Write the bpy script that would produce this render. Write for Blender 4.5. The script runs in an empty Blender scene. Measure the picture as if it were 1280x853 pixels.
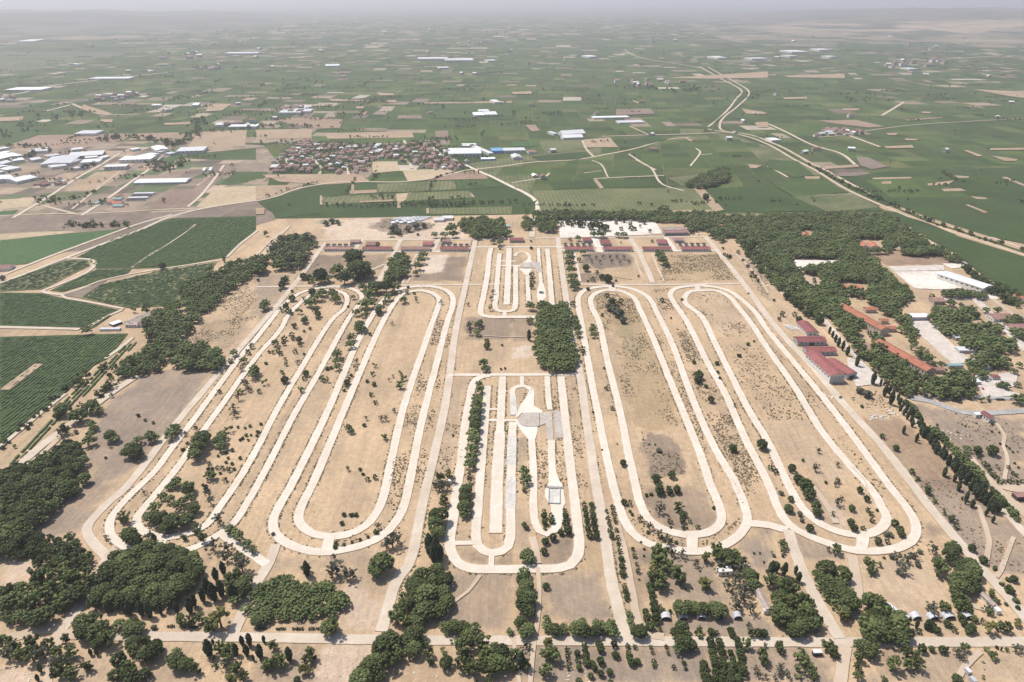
import bpy, math, random
import numpy as np
C = bpy.context.scene.collection
SC = bpy.context.scene
R = math.radians
# ---------------------------------------------------------------- camera, sky, sun, exposure
CAM_H = 300.0
PITCH = math.atan(428.0 / 853.333)
cam = bpy.data.cameras.new('camera'); cam_o = bpy.data.objects.new('camera', cam); C.objects.link(cam_o)
cam_o.location = (0, 0, CAM_H); cam_o.rotation_euler = (math.pi/2 - PITCH, 0, 0)
cam.sensor_width = 36; cam.lens = 24; cam.clip_start = 1; cam.clip_end = 200000
SC.camera = cam_o
SUN_EL, SUN_AZ = R(62), R(-60)            # azimuth from +Y towards +X: the sun stands ahead on the left
w = bpy.data.worlds.new('World'); SC.world = w; w.use_nodes = True
nt = w.node_tree; nt.nodes.clear()
sky = nt.nodes.new('ShaderNodeTexSky'); sky.sky_type = 'NISHITA'; sky.sun_disc = False
sky.sun_elevation = SUN_EL; sky.sun_rotation = SUN_AZ; sky.air_density = 1.0; sky.dust_density = 2.5; sky.altitude = 300
bg = nt.nodes.new('ShaderNodeBackground'); bg.inputs['Strength'].default_value = 0.11
wo = nt.nodes.new('ShaderNodeOutputWorld')
nt.links.new(sky.outputs[0], bg.inputs[0]); nt.links.new(bg.outputs[0], wo.inputs[0])
sun = bpy.data.lights.new('sun', 'SUN'); sun.energy = 4.0; sun.angle = R(0.5); sun.color = (1, 0.955, 0.89)
sun_o = bpy.data.objects.new('sun', sun); C.objects.link(sun_o)
sd = (math.sin(SUN_AZ)*math.cos(SUN_EL), math.cos(SUN_AZ)*math.cos(SUN_EL), math.sin(SUN_EL))
sun_o.rotation_euler = (math.pi/2 - SUN_EL, 0, math.pi - SUN_AZ)
sun_o.location = (sd[0]*500, sd[1]*500, 800)
vs = SC.view_settings
vs.view_transform = 'Standard'; vs.look = 'None'; vs.exposure = 0.27; vs.gamma = 1.0; vs.use_curve_mapping = False
SC.cycles.max_bounces = 4; SC.cycles.diffuse_bounces = 2; SC.cycles.volume_bounces = 0
HAZE_DENSITY = 0.98e-4
HAZE_COLOR = (0.985, 0.97, 1.0)

# ---------------------------------------------------------------- helpers
F_PX = 853.333
SP, CP = math.sin(PITCH), math.cos(PITCH)
def G(x, y, z=0.0):                        # a point of the 1280x853 photograph -> the place at height z seen there
    u = (x - 640) / F_PX; v = (y - 426.5) / F_PX
    t = (CAM_H - z) / (SP + v*CP)
    return np.array((u*t, (CP - v*SP)*t, z))
def MPP(y, z=0.0):                         # metres per photo pixel across, at that row
    v = (y - 426.5) / F_PX
    return (CAM_H - z) / (SP + v*CP) / F_PX
FR = {'A':(0,0,4),'B':(320,0,4),'C':(640,0,4),'D':(960,0,4),'E':(0,200,4),'F':(320,200,4),'G':(640,200,4),'H':(960,200,4),
      'I':(0,400,4),'J':(320,400,4),'K':(640,400,4),'L':(960,400,4),'M':(0,600,4),'N':(320,600,4),'O':(640,600,4),'P':(960,600,4),
      'Q':(0,740,5.333),'R':(400,740,5.333),'S':(640,740,5.333),'T':(1040,740,5.333),'U':(840,760,5.333),'V':(200,740,5.333),
      'X':(1120,530,7.975),'Y':(1120,440,7.975),'Z':(1120,360,7.975),'W':(0,0,1)}
def px(fr, pts):                           # survey-sheet coordinates -> photo coordinates
    ox, oy, s = FR[fr]
    return [(ox + a/s, oy + b/s) for a, b in pts]
def nums(s):
    return [tuple(float(v) for v in t.split(',')) for t in s.split()]
def P(fr, s): return px(fr, nums(s))
rng = np.random.default_rng(7)
rnd = random.Random(7)

def tag(o, label=None, cat=None, group=None, kind=None):
    if label: o['label'] = label
    if cat: o['category'] = cat
    if group: o['group'] = group
    if kind: o['kind'] = kind
    return o
def empty(name, label, cat, loc=(0,0,0), rotz=0, group=None):
    o = bpy.data.objects.new(name, None); C.objects.link(o)
    o.location = tuple(float(v) for v in loc); o.rotation_euler = (0, 0, rotz); o.empty_display_size = 1
    return tag(o, label, cat, group)
def np_mesh(name, v, f, mats=(), attr=None, smooth=False, mi=None, colname='tint'):
    v = np.asarray(v, dtype=np.float32); f = np.asarray(f, dtype=np.int32)
    me = bpy.data.meshes.new(name)
    n = f.shape[1]
    me.vertices.add(len(v)); me.vertices.foreach_set('co', v.ravel())
    me.loops.add(f.size); me.loops.foreach_set('vertex_index', f.ravel())
    me.polygons.add(len(f)); me.polygons.foreach_set('loop_start', np.arange(0, f.size, n, dtype=np.int32))
    if mi is not None: me.polygons.foreach_set('material_index', np.asarray(mi, dtype=np.int32))
    me.polygons.foreach_set('use_smooth', np.full(len(f), smooth))
    for m in mats: me.materials.append(m)
    if attr is not None:
        attr = np.asarray(attr, dtype=np.float32)
        if attr.ndim == 1:
            a = me.attributes.new(colname, 'FLOAT', 'POINT'); a.data.foreach_set('value', attr)
        else:
            a = me.attributes.new('col', 'FLOAT_COLOR', 'POINT')
            a.data.foreach_set('color', np.c_[attr, np.ones(len(attr))].astype(np.float32).ravel())
    me.update(calc_edges=True); me.validate()
    return me
class MB:                                   # collects shapes of one part, built as one mesh object
    def __init__(s): s.v = []; s.f = []; s.m = []
    def poly(s, pts, m=0):
        i = len(s.v); s.v += [tuple(float(c) for c in p) for p in pts]; s.f.append(tuple(range(i, i+len(pts)))); s.m.append(m)
    def box(s, x0, x1, y0, y1, z0, z1, m=0):
        i = len(s.v)
        s.v += [(x0,y0,z0),(x1,y0,z0),(x1,y1,z0),(x0,y1,z0),(x0,y0,z1),(x1,y0,z1),(x1,y1,z1),(x0,y1,z1)]
        for q in ((0,3,2,1),(4,5,6,7),(0,1,5,4),(1,2,6,5),(2,3,7,6),(3,0,4,7)): s.f.append(tuple(i+k for k in q)); s.m.append(m)
    def prism(s, prof, x0, x1, m=0, axis='x'):   # closed profile (a, z) swept along x or y
        i = len(s.v); n = len(prof)
        for xx in (x0, x1):
            for a, z in prof: s.v.append((xx, a, z) if axis == 'x' else (a, xx, z))
        s.f.append(tuple(i+k for k in range(n))); s.f.append(tuple(i+n+k for k in reversed(range(n)))); s.m += [m, m]
        for k in range(n):
            k2 = (k+1) % n; s.f.append((i+k, i+n+k, i+n+k2, i+k2)); s.m.append(m)
    def tube(s, pts, rad, n=6, m=0):
        pts = [np.array(p, float) for p in pts]; i = len(s.v)
        for j, p in enumerate(pts):
            d = pts[min(j+1, len(pts)-1)] - pts[max(j-1, 0)]; d /= np.linalg.norm(d) + 1e-9
            a = np.cross(d, (0.31, 0.9, 0.1)); a /= np.linalg.norm(a); b = np.cross(d, a)
            for k in range(n):
                t = 2*math.pi*k/n; s.v.append(tuple(p + rad[j]*(a*math.cos(t) + b*math.sin(t))))
        for j in range(len(pts)-1):
            for k in range(n):
                k2 = (k+1) % n; s.f.append((i+j*n+k, i+j*n+k2, i+(j+1)*n+k2, i+(j+1)*n+k)); s.m.append(m)
    def mesh(s, name, mats):
        me = bpy.data.meshes.new(name); me.from_pydata(s.v, [], s.f)
        for mt in (mats if isinstance(mats, (list, tuple)) else [mats]): me.materials.append(mt)
        me.polygons.foreach_set('material_index', s.m); me.update(); return me
    def build(s, name, mats, parent=None): return link(name, s.mesh(name, mats), parent)
def link(name, me, parent=None, loc=None):
    o = bpy.data.objects.new(name, me); C.objects.link(o)
    if parent is not None: o.parent = parent
    if loc is not None: o.location = tuple(float(v) for v in loc)
    return o
def copy_tree(o, parent=None):
    c = o.copy(); C.objects.link(c)
    if parent is not None: c.parent = parent
    for ch in o.children: copy_tree(ch, c)
    return c
# ---- value noise
_perm = rng.random((256, 256))
def vnoise(x, y):
    xi = np.floor(x).astype(int); yi = np.floor(y).astype(int); fx = x-xi; fy = y-yi
    fx = fx*fx*(3-2*fx); fy = fy*fy*(3-2*fy)
    g = lambda a, b: _perm[a & 255, b & 255]
    return (g(xi,yi)*(1-fx)+g(xi+1,yi)*fx)*(1-fy) + (g(xi,yi+1)*(1-fx)+g(xi+1,yi+1)*fx)*fy
def fbm(x, y, o=4):
    s = 0; a = .5; t = 0
    for k in range(o): s = s + a*vnoise(x*2**k+17*k, y*2**k+31*k); t += a; a *= .5
    return s/t
def inside(poly, x, y):
    poly = np.asarray(poly); c = np.zeros(np.shape(x), bool); n = len(poly)
    for i in range(n):
        x1, y1 = poly[i][:2]; x2, y2 = poly[(i+1) % n][:2]
        if y1 == y2: continue
        k = ((y1 > y) != (y2 > y)) & (x < (x2-x1)*(y-y1)/(y2-y1) + x1); c ^= k
    return c
def sdist(poly, x, y):                      # signed distance, positive inside
    poly = np.asarray(poly); d = np.full(np.shape(x), 1e9); n = len(poly)
    for i in range(n):
        ax, ay = poly[i][:2]; bx, by = poly[(i+1) % n][:2]; dx, dy = bx-ax, by-ay
        t = np.clip(((x-ax)*dx + (y-ay)*dy)/(dx*dx+dy*dy+1e-9), 0, 1)
        d = np.minimum(d, np.hypot(x-ax-t*dx, y-ay-t*dy))
    return np.where(inside(poly, x, y), d, -d)
def smooth_line(pts, step=4.0, closed=False):
    pts = [np.array(p[:2], float) for p in pts]
    if len(pts) == 2 and not closed:
        n = max(2, int(np.linalg.norm(pts[1]-pts[0])/step)); return np.array([pts[0]+(pts[1]-pts[0])*k/n for k in range(n+1)])
    out = []; n = len(pts); seg = n if closed else n-1
    for i in range(seg):
        p1 = pts[i]; p2 = pts[(i+1) % n]
        p0 = pts[(i-1) % n] if closed or i > 0 else 2*p1-p2
        p3 = pts[(i+2) % n] if closed or i+2 < n else 2*p2-p1
        d = [max(np.linalg.norm(b-a), 1e-6)**.5 for a, b in ((p0,p1),(p1,p2),(p2,p3))]   # centripetal
        t0 = 0; t1 = d[0]; t2 = t1+d[1]; t3 = t2+d[2]
        m = max(1, int(np.linalg.norm(p2-p1)/step))
        for k in range(m):
            t = t1 + (t2-t1)*k/m
            A1 = (t1-t)/(t1-t0)*p0+(t-t0)/(t1-t0)*p1; A2 = (t2-t)/(t2-t1)*p1+(t-t1)/(t2-t1)*p2; A3 = (t3-t)/(t3-t2)*p2+(t-t2)/(t3-t2)*p3
            B1 = (t2-t)/(t2-t0)*A1+(t-t0)/(t2-t0)*A2; B2 = (t3-t)/(t3-t1)*A2+(t-t1)/(t3-t1)*A3
            out.append((t2-t)/(t2-t1)*B1+(t-t1)/(t2-t1)*B2)
    if not closed: out.append(pts[-1])
    return np.array(out)

# ---------------------------------------------------------------- materials
def new_mat(name):
    m = bpy.data.materials.new(name); m.use_nodes = True
    nt = m.node_tree; b = nt.nodes['Principled BSDF']
    b.inputs['Roughness'].default_value = .9
    if 'Specular IOR Level' in b.inputs: b.inputs['Specular IOR Level'].default_value = .25
    return m, nt, b
def N(nt, t, **kw):
    n = nt.nodes.new(t)
    for k, v in kw.items():
        if k in n.inputs: n.inputs[k].default_value = v
        else: setattr(n, k, v)
    return n
def noise_val(nt, co, scale, detail=4, rough=.6):
    n = N(nt, 'ShaderNodeTexNoise'); n.inputs['Scale'].default_value = scale; n.inputs['Detail'].default_value = detail; n.inputs['Roughness'].default_value = rough
    nt.links.new(co, n.inputs['Vector']); return n.outputs['Fac']
def maprange(nt, x, a, b, c, d):
    n = N(nt, 'ShaderNodeMapRange'); 
    for k, v in zip(('From Min','From Max','To Min','To Max'), (a,b,c,d)): n.inputs[k].default_value = v
    nt.links.new(x, n.inputs['Value']); return n.outputs[0]
def mul(nt, a, b):
    n = N(nt, 'ShaderNodeMath', operation='MULTIPLY')
    nt.links.new(a, n.inputs[0])
    if isinstance(b, (int, float)): n.inputs[1].default_value = b
    else: nt.links.new(b, n.inputs[1])
    return n.outputs[0]
def scale_col(nt, col, fac):
    n = N(nt, 'ShaderNodeVectorMath', operation='SCALE'); nt.links.new(col, n.inputs[0]); nt.links.new(fac, n.inputs['Scale']); return n.outputs[0]
def mixc(nt, fac, a, b):
    n = N(nt, 'ShaderNodeMix', data_type='RGBA'); nt.links.new(fac, n.inputs[0])
    for s, v in ((n.inputs[6], a), (n.inputs[7], b)):
        if isinstance(v, tuple): s.default_value = (*v, 1)
        else: nt.links.new(v, s)
    return n.outputs[2]
def objco(nt): return N(nt, 'ShaderNodeTexCoord').outputs['Object']
def mottled(name, c1, c2, scale, rough=.9, fine=0, stretch=None, bump=0):   # two tones mixed by noise
    m, nt, b = new_mat(name); co = objco(nt)
    if stretch:
        mp = N(nt, 'ShaderNodeMapping'); mp.inputs['Scale'].default_value = stretch; nt.links.new(co, mp.inputs[0]); co = mp.outputs[0]
    f = maprange(nt, noise_val(nt, co, scale, 5), .33, .67, 0, 1); c = mixc(nt, f, c1, c2)
    if fine:
        g = maprange(nt, noise_val(nt, co, fine, 3), .3, .7, .82, 1.15); c = scale_col(nt, c, g)
    nt.links.new(c, b.inputs['Base Color']); b.inputs['Roughness'].default_value = rough
    return m
def soil_mat(name, attr=True, base=(.45,.35,.26)):
    m, nt, b = new_mat(name); co = objco(nt)
    if attr:
        a = N(nt, 'ShaderNodeAttribute', attribute_name='col'); c = a.outputs['Color']
    else:
        r = N(nt, 'ShaderNodeRGB'); r.outputs[0].default_value = (*base, 1); c = r.outputs[0]
    c = scale_col(nt, c, maprange(nt, noise_val(nt, co, .02, 5, .65), .3, .7, .88, 1.12))
    c = scale_col(nt, c, maprange(nt, noise_val(nt, co, .25, 4, .7), .3, .7, .84, 1.13))
    c = scale_col(nt, c, maprange(nt, noise_val(nt, co, 1.1, 2, .6), .35, .65, .9, 1.08))
    mp = N(nt, 'ShaderNodeMapping'); mp.inputs['Scale'].default_value = (1.0, .06, 1); nt.links.new(co, mp.inputs[0])
    c = scale_col(nt, c, maprange(nt, noise_val(nt, mp.outputs[0], .45, 4, .7), .3, .7, .87, 1.11))
    sp = maprange(nt, noise_val(nt, co, .42, 4, .8), .54, .68, 0, .75)      # dry tufts
    ms = maprange(nt, noise_val(nt, co, .011, 4, .55), .42, .58, .06, 1)
    c = mixc(nt, mul(nt, sp, ms), c, (.155,.122,.072))
    rt = maprange(nt, noise_val(nt, co, .035, 5, .75), .57, .66, 0, .38)
    c = mixc(nt, rt, c, (.30,.215,.15))
    nt.links.new(c, b.inputs['Base Color']); b.inputs['Roughness'].default_value = 1
    bp = N(nt, 'ShaderNodeBump'); bp.inputs['Strength'].default_value = .5; bp.inputs['Distance'].default_value = .5
    nt.links.new(noise_val(nt, co, .5, 4, .7), bp.inputs['Height']); nt.links.new(bp.outputs[0], b.inputs['Normal'])
    return m
def field_mat(name, c1, c2, angle, spacing=0, depth=.35, big=.012):
    m, nt, b = new_mat(name); co = objco(nt)
    f = maprange(nt, noise_val(nt, co, big, 5, .6), .35, .65, 0, 1); c = mixc(nt, f, c1, c2)
    c = scale_col(nt, c, maprange(nt, noise_val(nt, co, .12, 5, .75), .3, .7, .74, 1.22))
    if spacing:
        mp = N(nt, 'ShaderNodeMapping'); mp.inputs['Rotation'].default_value = (0, 0, angle); nt.links.new(co, mp.inputs[0])
        wv = N(nt, 'ShaderNodeTexWave', wave_type='BANDS', bands_direction='X'); wv.inputs['Scale'].default_value = 2*math.pi/20/spacing*1.0
        wv.inputs['Distortion'].default_value = .4; nt.links.new(mp.outputs[0], wv.inputs[0])
        c = scale_col(nt, c, maprange(nt, wv.outputs['Fac'], 0, 1, 1-depth, 1+depth*.6))
    nt.links.new(c, b.inputs['Base Color']); b.inputs['Roughness'].default_value = 1
    return m
def leaf_mat(name, c1, c2, var=.35):
    m, nt, b = new_mat(name); co = objco(nt)
    a = N(nt, 'ShaderNodeAttribute', attribute_name='tint'); oi = N(nt, 'ShaderNodeObjectInfo')
    c = mixc(nt, a.outputs['Fac'], c1, c2)
    c = scale_col(nt, c, maprange(nt, oi.outputs['Random'], 0, 1, 1-var, 1+var))
    nt.links.new(c, b.inputs['Base Color']); b.inputs['Roughness'].default_value = .75
    b.inputs['Specular IOR Level'].default_value = .15
    return m
def plain(name, c, rough=.8, scale=.3, amt=.12, metal=0):
    m, nt, b = new_mat(name); co = objco(nt)
    r = N(nt, 'ShaderNodeRGB'); r.outputs[0].default_value = (*c, 1)
    k = scale_col(nt, r.outputs[0], maprange(nt, noise_val(nt, co, scale, 4, .65), .3, .7, 1-amt, 1+amt))
    oi = N(nt, 'ShaderNodeObjectInfo'); k = scale_col(nt, k, maprange(nt, oi.outputs['Random'], 0, 1, .93, 1.07))
    nt.links.new(k, b.inputs['Base Color']); b.inputs['Roughness'].default_value = rough; b.inputs['Metallic'].default_value = metal
    return m
def roof_mat(name, c, ribs=1.2, amt=.25):
    m, nt, b = new_mat(name); co = objco(nt)
    r = N(nt, 'ShaderNodeRGB'); r.outputs[0].default_value = (*c, 1)
    k = scale_col(nt, r.outputs[0], maprange(nt, noise_val(nt, co, .25, 5, .7), .3, .7, 1-amt, 1+amt))
    wv = N(nt, 'ShaderNodeTexWave', bands_direction='X'); wv.inputs['Scale'].default_value = ribs; nt.links.new(co, wv.inputs[0])
    k = scale_col(nt, k, maprange(nt, wv.outputs['Fac'], 0, 1, .9, 1.06))
    oi = N(nt, 'ShaderNodeObjectInfo'); k = scale_col(nt, k, maprange(nt, oi.outputs['Random'], 0, 1, .82, 1.15))
    nt.links.new(k, b.inputs['Base Color']); b.inputs['Roughness'].default_value = .75
    return m
def track_mat(name, c1, c2, scale):          # slabs or gravel with soil drifted over the edges and faint wheel lines (attribute dust)
    m, nt, b = new_mat(name); co = objco(nt)
    c = mixc(nt, maprange(nt, noise_val(nt, co, scale, 5), .33, .67, 0, 1), c1, c2)
    c = scale_col(nt, c, maprange(nt, noise_val(nt, co, .7, 3), .3, .7, .93, 1.05))
    at = N(nt, 'ShaderNodeAttribute', attribute_name='dust')
    f = mul(nt, at.outputs['Fac'], maprange(nt, noise_val(nt, co, .16, 5, .75), .32, .62, .1, 1.5))
    c = mixc(nt, f, c, (.41,.305,.205))
    st = maprange(nt, noise_val(nt, co, .06, 5, .8), .60, .70, 0, .3); c = mixc(nt, st, c, (.40,.335,.265))
    nt.links.new(c, b.inputs['Base Color']); b.inputs['Roughness'].default_value = .95; return m
SOIL0 = np.array((.465,.336,.212))
M = {}
M['soil'] = soil_mat('dry_soil')
M['lane'] = track_mat('pale_concrete', (.60,.535,.445), (.685,.62,.535), .035)
M['lane_old'] = mottled('old_concrete', (.46,.43,.39), (.58,.54,.49), .09, .9, fine=.5)
M['road'] = track_mat('dusty_road', (.48,.405,.325), (.60,.52,.43), .05)
M['dirt_road'] = track_mat('dirt_track', (.43,.335,.245), (.56,.46,.36), .04)
M['asphalt'] = mottled('worn_asphalt', (.30,.29,.28), (.40,.38,.36), .05, .95, fine=.4)
M['yard'] = mottled('bleached_yard', (.56,.50,.43), (.72,.66,.585), .03, 1, fine=.2)
M['slab'] = mottled('pink_grey_slab', (.50,.44,.385), (.57,.505,.45), .02, .9, fine=.15)
M['gray_slab'] = mottled('grey_slab', (.37,.325,.28), (.47,.415,.36), .08, .9, fine=.5)
M['pine'] = leaf_mat('pine_needles', (.052,.070,.025), (.138,.158,.061), .42)
M['dark'] = leaf_mat('cypress_leaves', (.034,.045,.024), (.075,.088,.046), .2)
M['broad'] = leaf_mat('broad_leaves', (.062,.083,.028), (.170,.187,.070), .42)
M['olive'] = leaf_mat('grey_green_leaves', (.085,.088,.058), (.175,.17,.12), .25)
M['round'] = leaf_mat('small_tree_leaves', (.038,.054,.020), (.100,.120,.045), .3)
M['yellow'] = leaf_mat('yellowing_leaves', (.11,.115,.035), (.22,.20,.07), .2)
M['bark'] = plain('bark', (.12,.09,.065), 1)
M['weed'] = leaf_mat('weeds', (.060,.062,.030), (.135,.125,.062))
M['dryweed'] = leaf_mat('dry_scrub', (.12,.092,.055), (.28,.21,.13))
M['vine'] = leaf_mat('vine_leaves', (.056,.088,.030), (.105,.142,.054))
M['wall_white'] = plain('white_render', (.66,.63,.58)); M['wall_grey'] = plain('grey_render', (.40,.40,.41)); M['wall_cream'] = plain('cream_render', (.44,.375,.30))
M['dark_glass'] = plain('dark_window', (.03,.035,.045), .3); M['door'] = plain('dark_door', (.06,.055,.055), .6)
M['roof_red'] = roof_mat('dark_red_sheet', (.255,.092,.088)); M['roof_tile'] = roof_mat('orange_tile', (.37,.145,.088))
M['roof_pink'] = roof_mat('faded_red_tile', (.29,.165,.14), 1.2, .3); M['roof_white'] = roof_mat('white_sheet', (.64,.64,.64), .8, .1)
M['roof_grey'] = roof_mat('grey_sheet', (.52,.52,.54), .8, .2); M['roof_dark'] = roof_mat('black_roof', (.03,.03,.033), 1, .2)
M['roof_blue'] = roof_mat('blue_sheet', (.16,.33,.52), .8, .1); M['roof_old'] = roof_mat('mottled_old_roof', (.36,.29,.25), 1, .4)
M['roof_teal'] = roof_mat('teal_sheet', (.24,.37,.36), .8, .1)
M['metal'] = plain('dull_metal', (.45,.46,.47), .5); M['rail'] = plain('rail_white', (.7,.7,.68))
M['hills'] = soil_mat('hill_soil')
# ---------------------------------------------------------------- the ground: a far sheet, a detailed site sheet, farmland, hills
def grid_mesh(name, x0, x1, y0, y1, step, zfun, colfun, mat):
    xs = np.arange(x0, x1+step*.5, step); ys = np.arange(y0, y1+step*.5, step)
    X, Y = np.meshgrid(xs, ys); nx, ny = len(xs), len(ys)
    Z = zfun(X, Y); v = np.c_[X.ravel(), Y.ravel(), Z.ravel()]
    i = np.arange(nx*ny).reshape(ny, nx)
    f = np.c_[i[:-1,:-1].ravel(), i[:-1,1:].ravel(), i[1:,1:].ravel(), i[1:,:-1].ravel()]
    col = colfun(X, Y).reshape(-1, 3)
    return link(name, np_mesh(name, v, f, [mat], col, smooth=True))
mb = MB(); S_ = 62000
mb.poly([(-S_,-3000,-.4),(S_,-3000,-.4),(S_,S_,-.4),(-S_,S_,-.4)])
M['plain'] = mottled('far_plain', (.075,.105,.05), (.15,.14,.085), .004, 1, fine=.02)
tag(mb.build('ground', M['plain']), kind='structure')
ALLOT = [np.array([G(x, y)[:2] for x, y in p]) for p in ()]
# patches of soil with their own colour: (sheet, outline, colour, edge softness m, strength)
BR=(.185,.143,.112); MV=(.235,.186,.150); LT=(.58,.47,.37); GD=(.345,.25,.145); RB=(.235,.158,.112); PK=(.51,.39,.295); TN=(.43,.325,.225); DG=(.20,.185,.11)
PATCH = [
 ('W','60,850 100,800 250,660 330,540 420,440 640,440 640,853',TN,20,.0),
 ('I','480,470 700,285 880,240 1030,240 1050,285 800,610 640,760 440,840 430,650 470,560',MV,6,.9),
 ('I','890,110 1010,20 1280,-20 1200,90 1110,150 1000,110',BR,8,.55), ('I','1000,110 920,90 1280,-120 1270,0 1200,80 1150,120',GD,8,.4),
 ('M','170,230 310,110 400,20 600,20 420,240 350,260 200,280',MV,7,.75), ('M','0,390 60,380 180,410 160,460 40,520',PK,4,.7),
 ('F','180,610 290,480 450,475 440,530 400,590',BR,5,.85), ('F','540,475 665,470 640,545 560,540',BR,4,.6), ('F','810,560 850,480 955,475 940,560 860,570',LT,3,1),
 ('F','955,490 1050,485 1030,605 870,605 790,600 790,570 930,565',BR,4,.8), ('F','715,605 775,480 805,490 770,605',RB,2,.5),
 ('F','0,565 200,575 130,680 0,860',MV,5,.7), ('F','350,400 330,330 300,300 700,290 1000,310 1060,390 700,400',LT,8,.7),
 ('F','560,340 640,290 900,320 870,345 740,375 660,365',BR,4,.75), ('F','280,310 380,290 440,315 360,330',DG,4,.6),
 ('G','340,480 400,466 590,466 605,530 450,548 350,545',BR,4,.95), ('G','330,570 430,560 440,605 340,612',BR,3,.9), ('G','450,550 600,540 640,605 500,612',GD,4,.5),
 ('G','700,470 1050,470 1120,605 735,610',GD,8,.7), ('G','1140,480 1190,480 1280,570 1280,700',MV,5,.5),
 ('G','400,655 560,655 640,760 690,860 430,860 410,700',GD,5,.55), ('G','890,665 1060,670 1190,850 970,850',TN,5,.5),
 ('J','1050,-10 1280,-10 1280,98 1120,100 1050,95',BR,3,.7), ('K','0,-20 105,-20 105,100 0,110',BR,3,.6), ('K','0,140 110,130 105,190 0,190',LT,3,1),
 ('K','680,560 800,580 845,650 872,770 700,800 640,640',BR,2,.85), ('K','500,-60 620,-60 740,200 830,420 850,540 660,560 560,300',GD,6,.85), ('K','520,0 590,0 680,200 600,210',DG,6,.4),
 ('K','40,590 110,600 60,700',MV,2,.5), ('K','0,590 50,600 60,760 10,760',MV,2,.5),
 ('O','650,100 720,20 920,20 1000,170 960,235 880,250 760,230 690,170',BR,5,.65), ('O','160,480 450,460 500,690 170,690',MV,5,.75), ('N','960,480 1280,470 1280,780 870,690',MV,5,.6),
 ('O','330,310 440,310 470,470 250,470',GD,4,.45), ('O','10,130 100,200 100,340 20,340',MV,3,.5), ('O','170,300 290,290 300,370 230,425 160,420',BR,3,.75),
 ('N','450,520 500,510 645,600 620,770 420,760',PK,4,.8), ('N','520,400 680,370 690,560 640,600 490,560',MV,4,.35), ('R','-20,345 360,345 240,610 -20,610',PK,3,.9),
 ('N','70,380 330,390 560,330 560,380 440,440 60,470',MV,4,.4), ('N','1000,330 1150,380 1150,425 1040,400',BR,2,.55), ('N','1190,400 1280,360 1280,425 1190,425',BR,2,.5),
 ('O','640,380 900,370 1000,430 1040,610 760,610 700,500',MV,5,.75), ('O','560,330 680,350 690,560 600,700 580,470',BR,4,.5), ('O','700,690 1280,690 1280,780 700,780',MV,4,.75), ('O','1100,340 1280,240 1280,440 1200,420',MV,5,.85),
 ('P','110,270 310,330 340,400 230,400 170,380',MV,3,.7), ('P','380,370 450,375 480,560 440,690 420,690 430,520',PK,2,.9), ('P','470,400 830,385 910,580 630,660 480,520',TN,5,.8),
 ('P','750,0 1000,0 1280,290 1280,520 1100,440 820,190',MV,8,.85), ('P','800,210 870,260 860,300 790,280',BR,4,.6), ('P','230,0 330,130 360,230 280,230 220,120',MV,4,.4), ('P','340,100 420,260 360,250 300,160',LT,3,.4),
 ('L','470,530 640,480 900,700 1000,850 760,850',RB,6,.65), ('L','720,430 1060,475 1280,500 1280,850 1100,800 790,520',MV,6,.85), ('L','490,60 480,200 430,190 420,60',BR,4,.3),
 ('L','0,500 200,510 420,760 300,820 0,600',TN,5,.6), ('L','400,80 530,120 530,190 430,180',RB,4,.6),
 ('H','500,460 870,470 970,520 590,530',RB,3,.95), ('H','950,700 1200,700 1270,780 960,720',TN,3,.7), ('H','140,560 260,570 320,640 220,670',PK,3,.8),
 ('Q','-20,490 230,500 230,610 -20,610',PK,3,.8), ('Q','520,420 900,520 1180,500 1280,520 1280,610 540,610',MV,4,.5), ('V','590,480 900,340 1080,340 1000,610 600,610',MV,3,.5),
 ('S','-20,350 1300,350 1300,610 -20,610',MV,4,.8), ('U','-20,250 1100,250 1080,500 -20,500',MV,4,.65), ('U','900,320 1110,340 1080,500 960,500',BR,4,.35), ('T','350,380 900,400 860,610 230,610',MV,4,.5), ('T','960,430 1280,450 1280,610 1000,610',TN,4,.8),
 ('J','660,470 640,845 880,845 930,470',GD,5,.3), ('J','0,420 60,660 0,760',TN,4,.5), ('J','100,500 340,430 60,840 0,850',MV,5,.22), ('J','220,640 400,500 280,850 170,850',RB,5,.22),
 ('J','1060,290 950,800 890,850 880,700 950,300',MV,4,.35), ('A','50,735 190,678 670,668 640,700 400,738',RB,4,.5),
]
SX0, SX1, SY0, SY1, STEP = -760, 780, 140, 1085, 2.6
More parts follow.
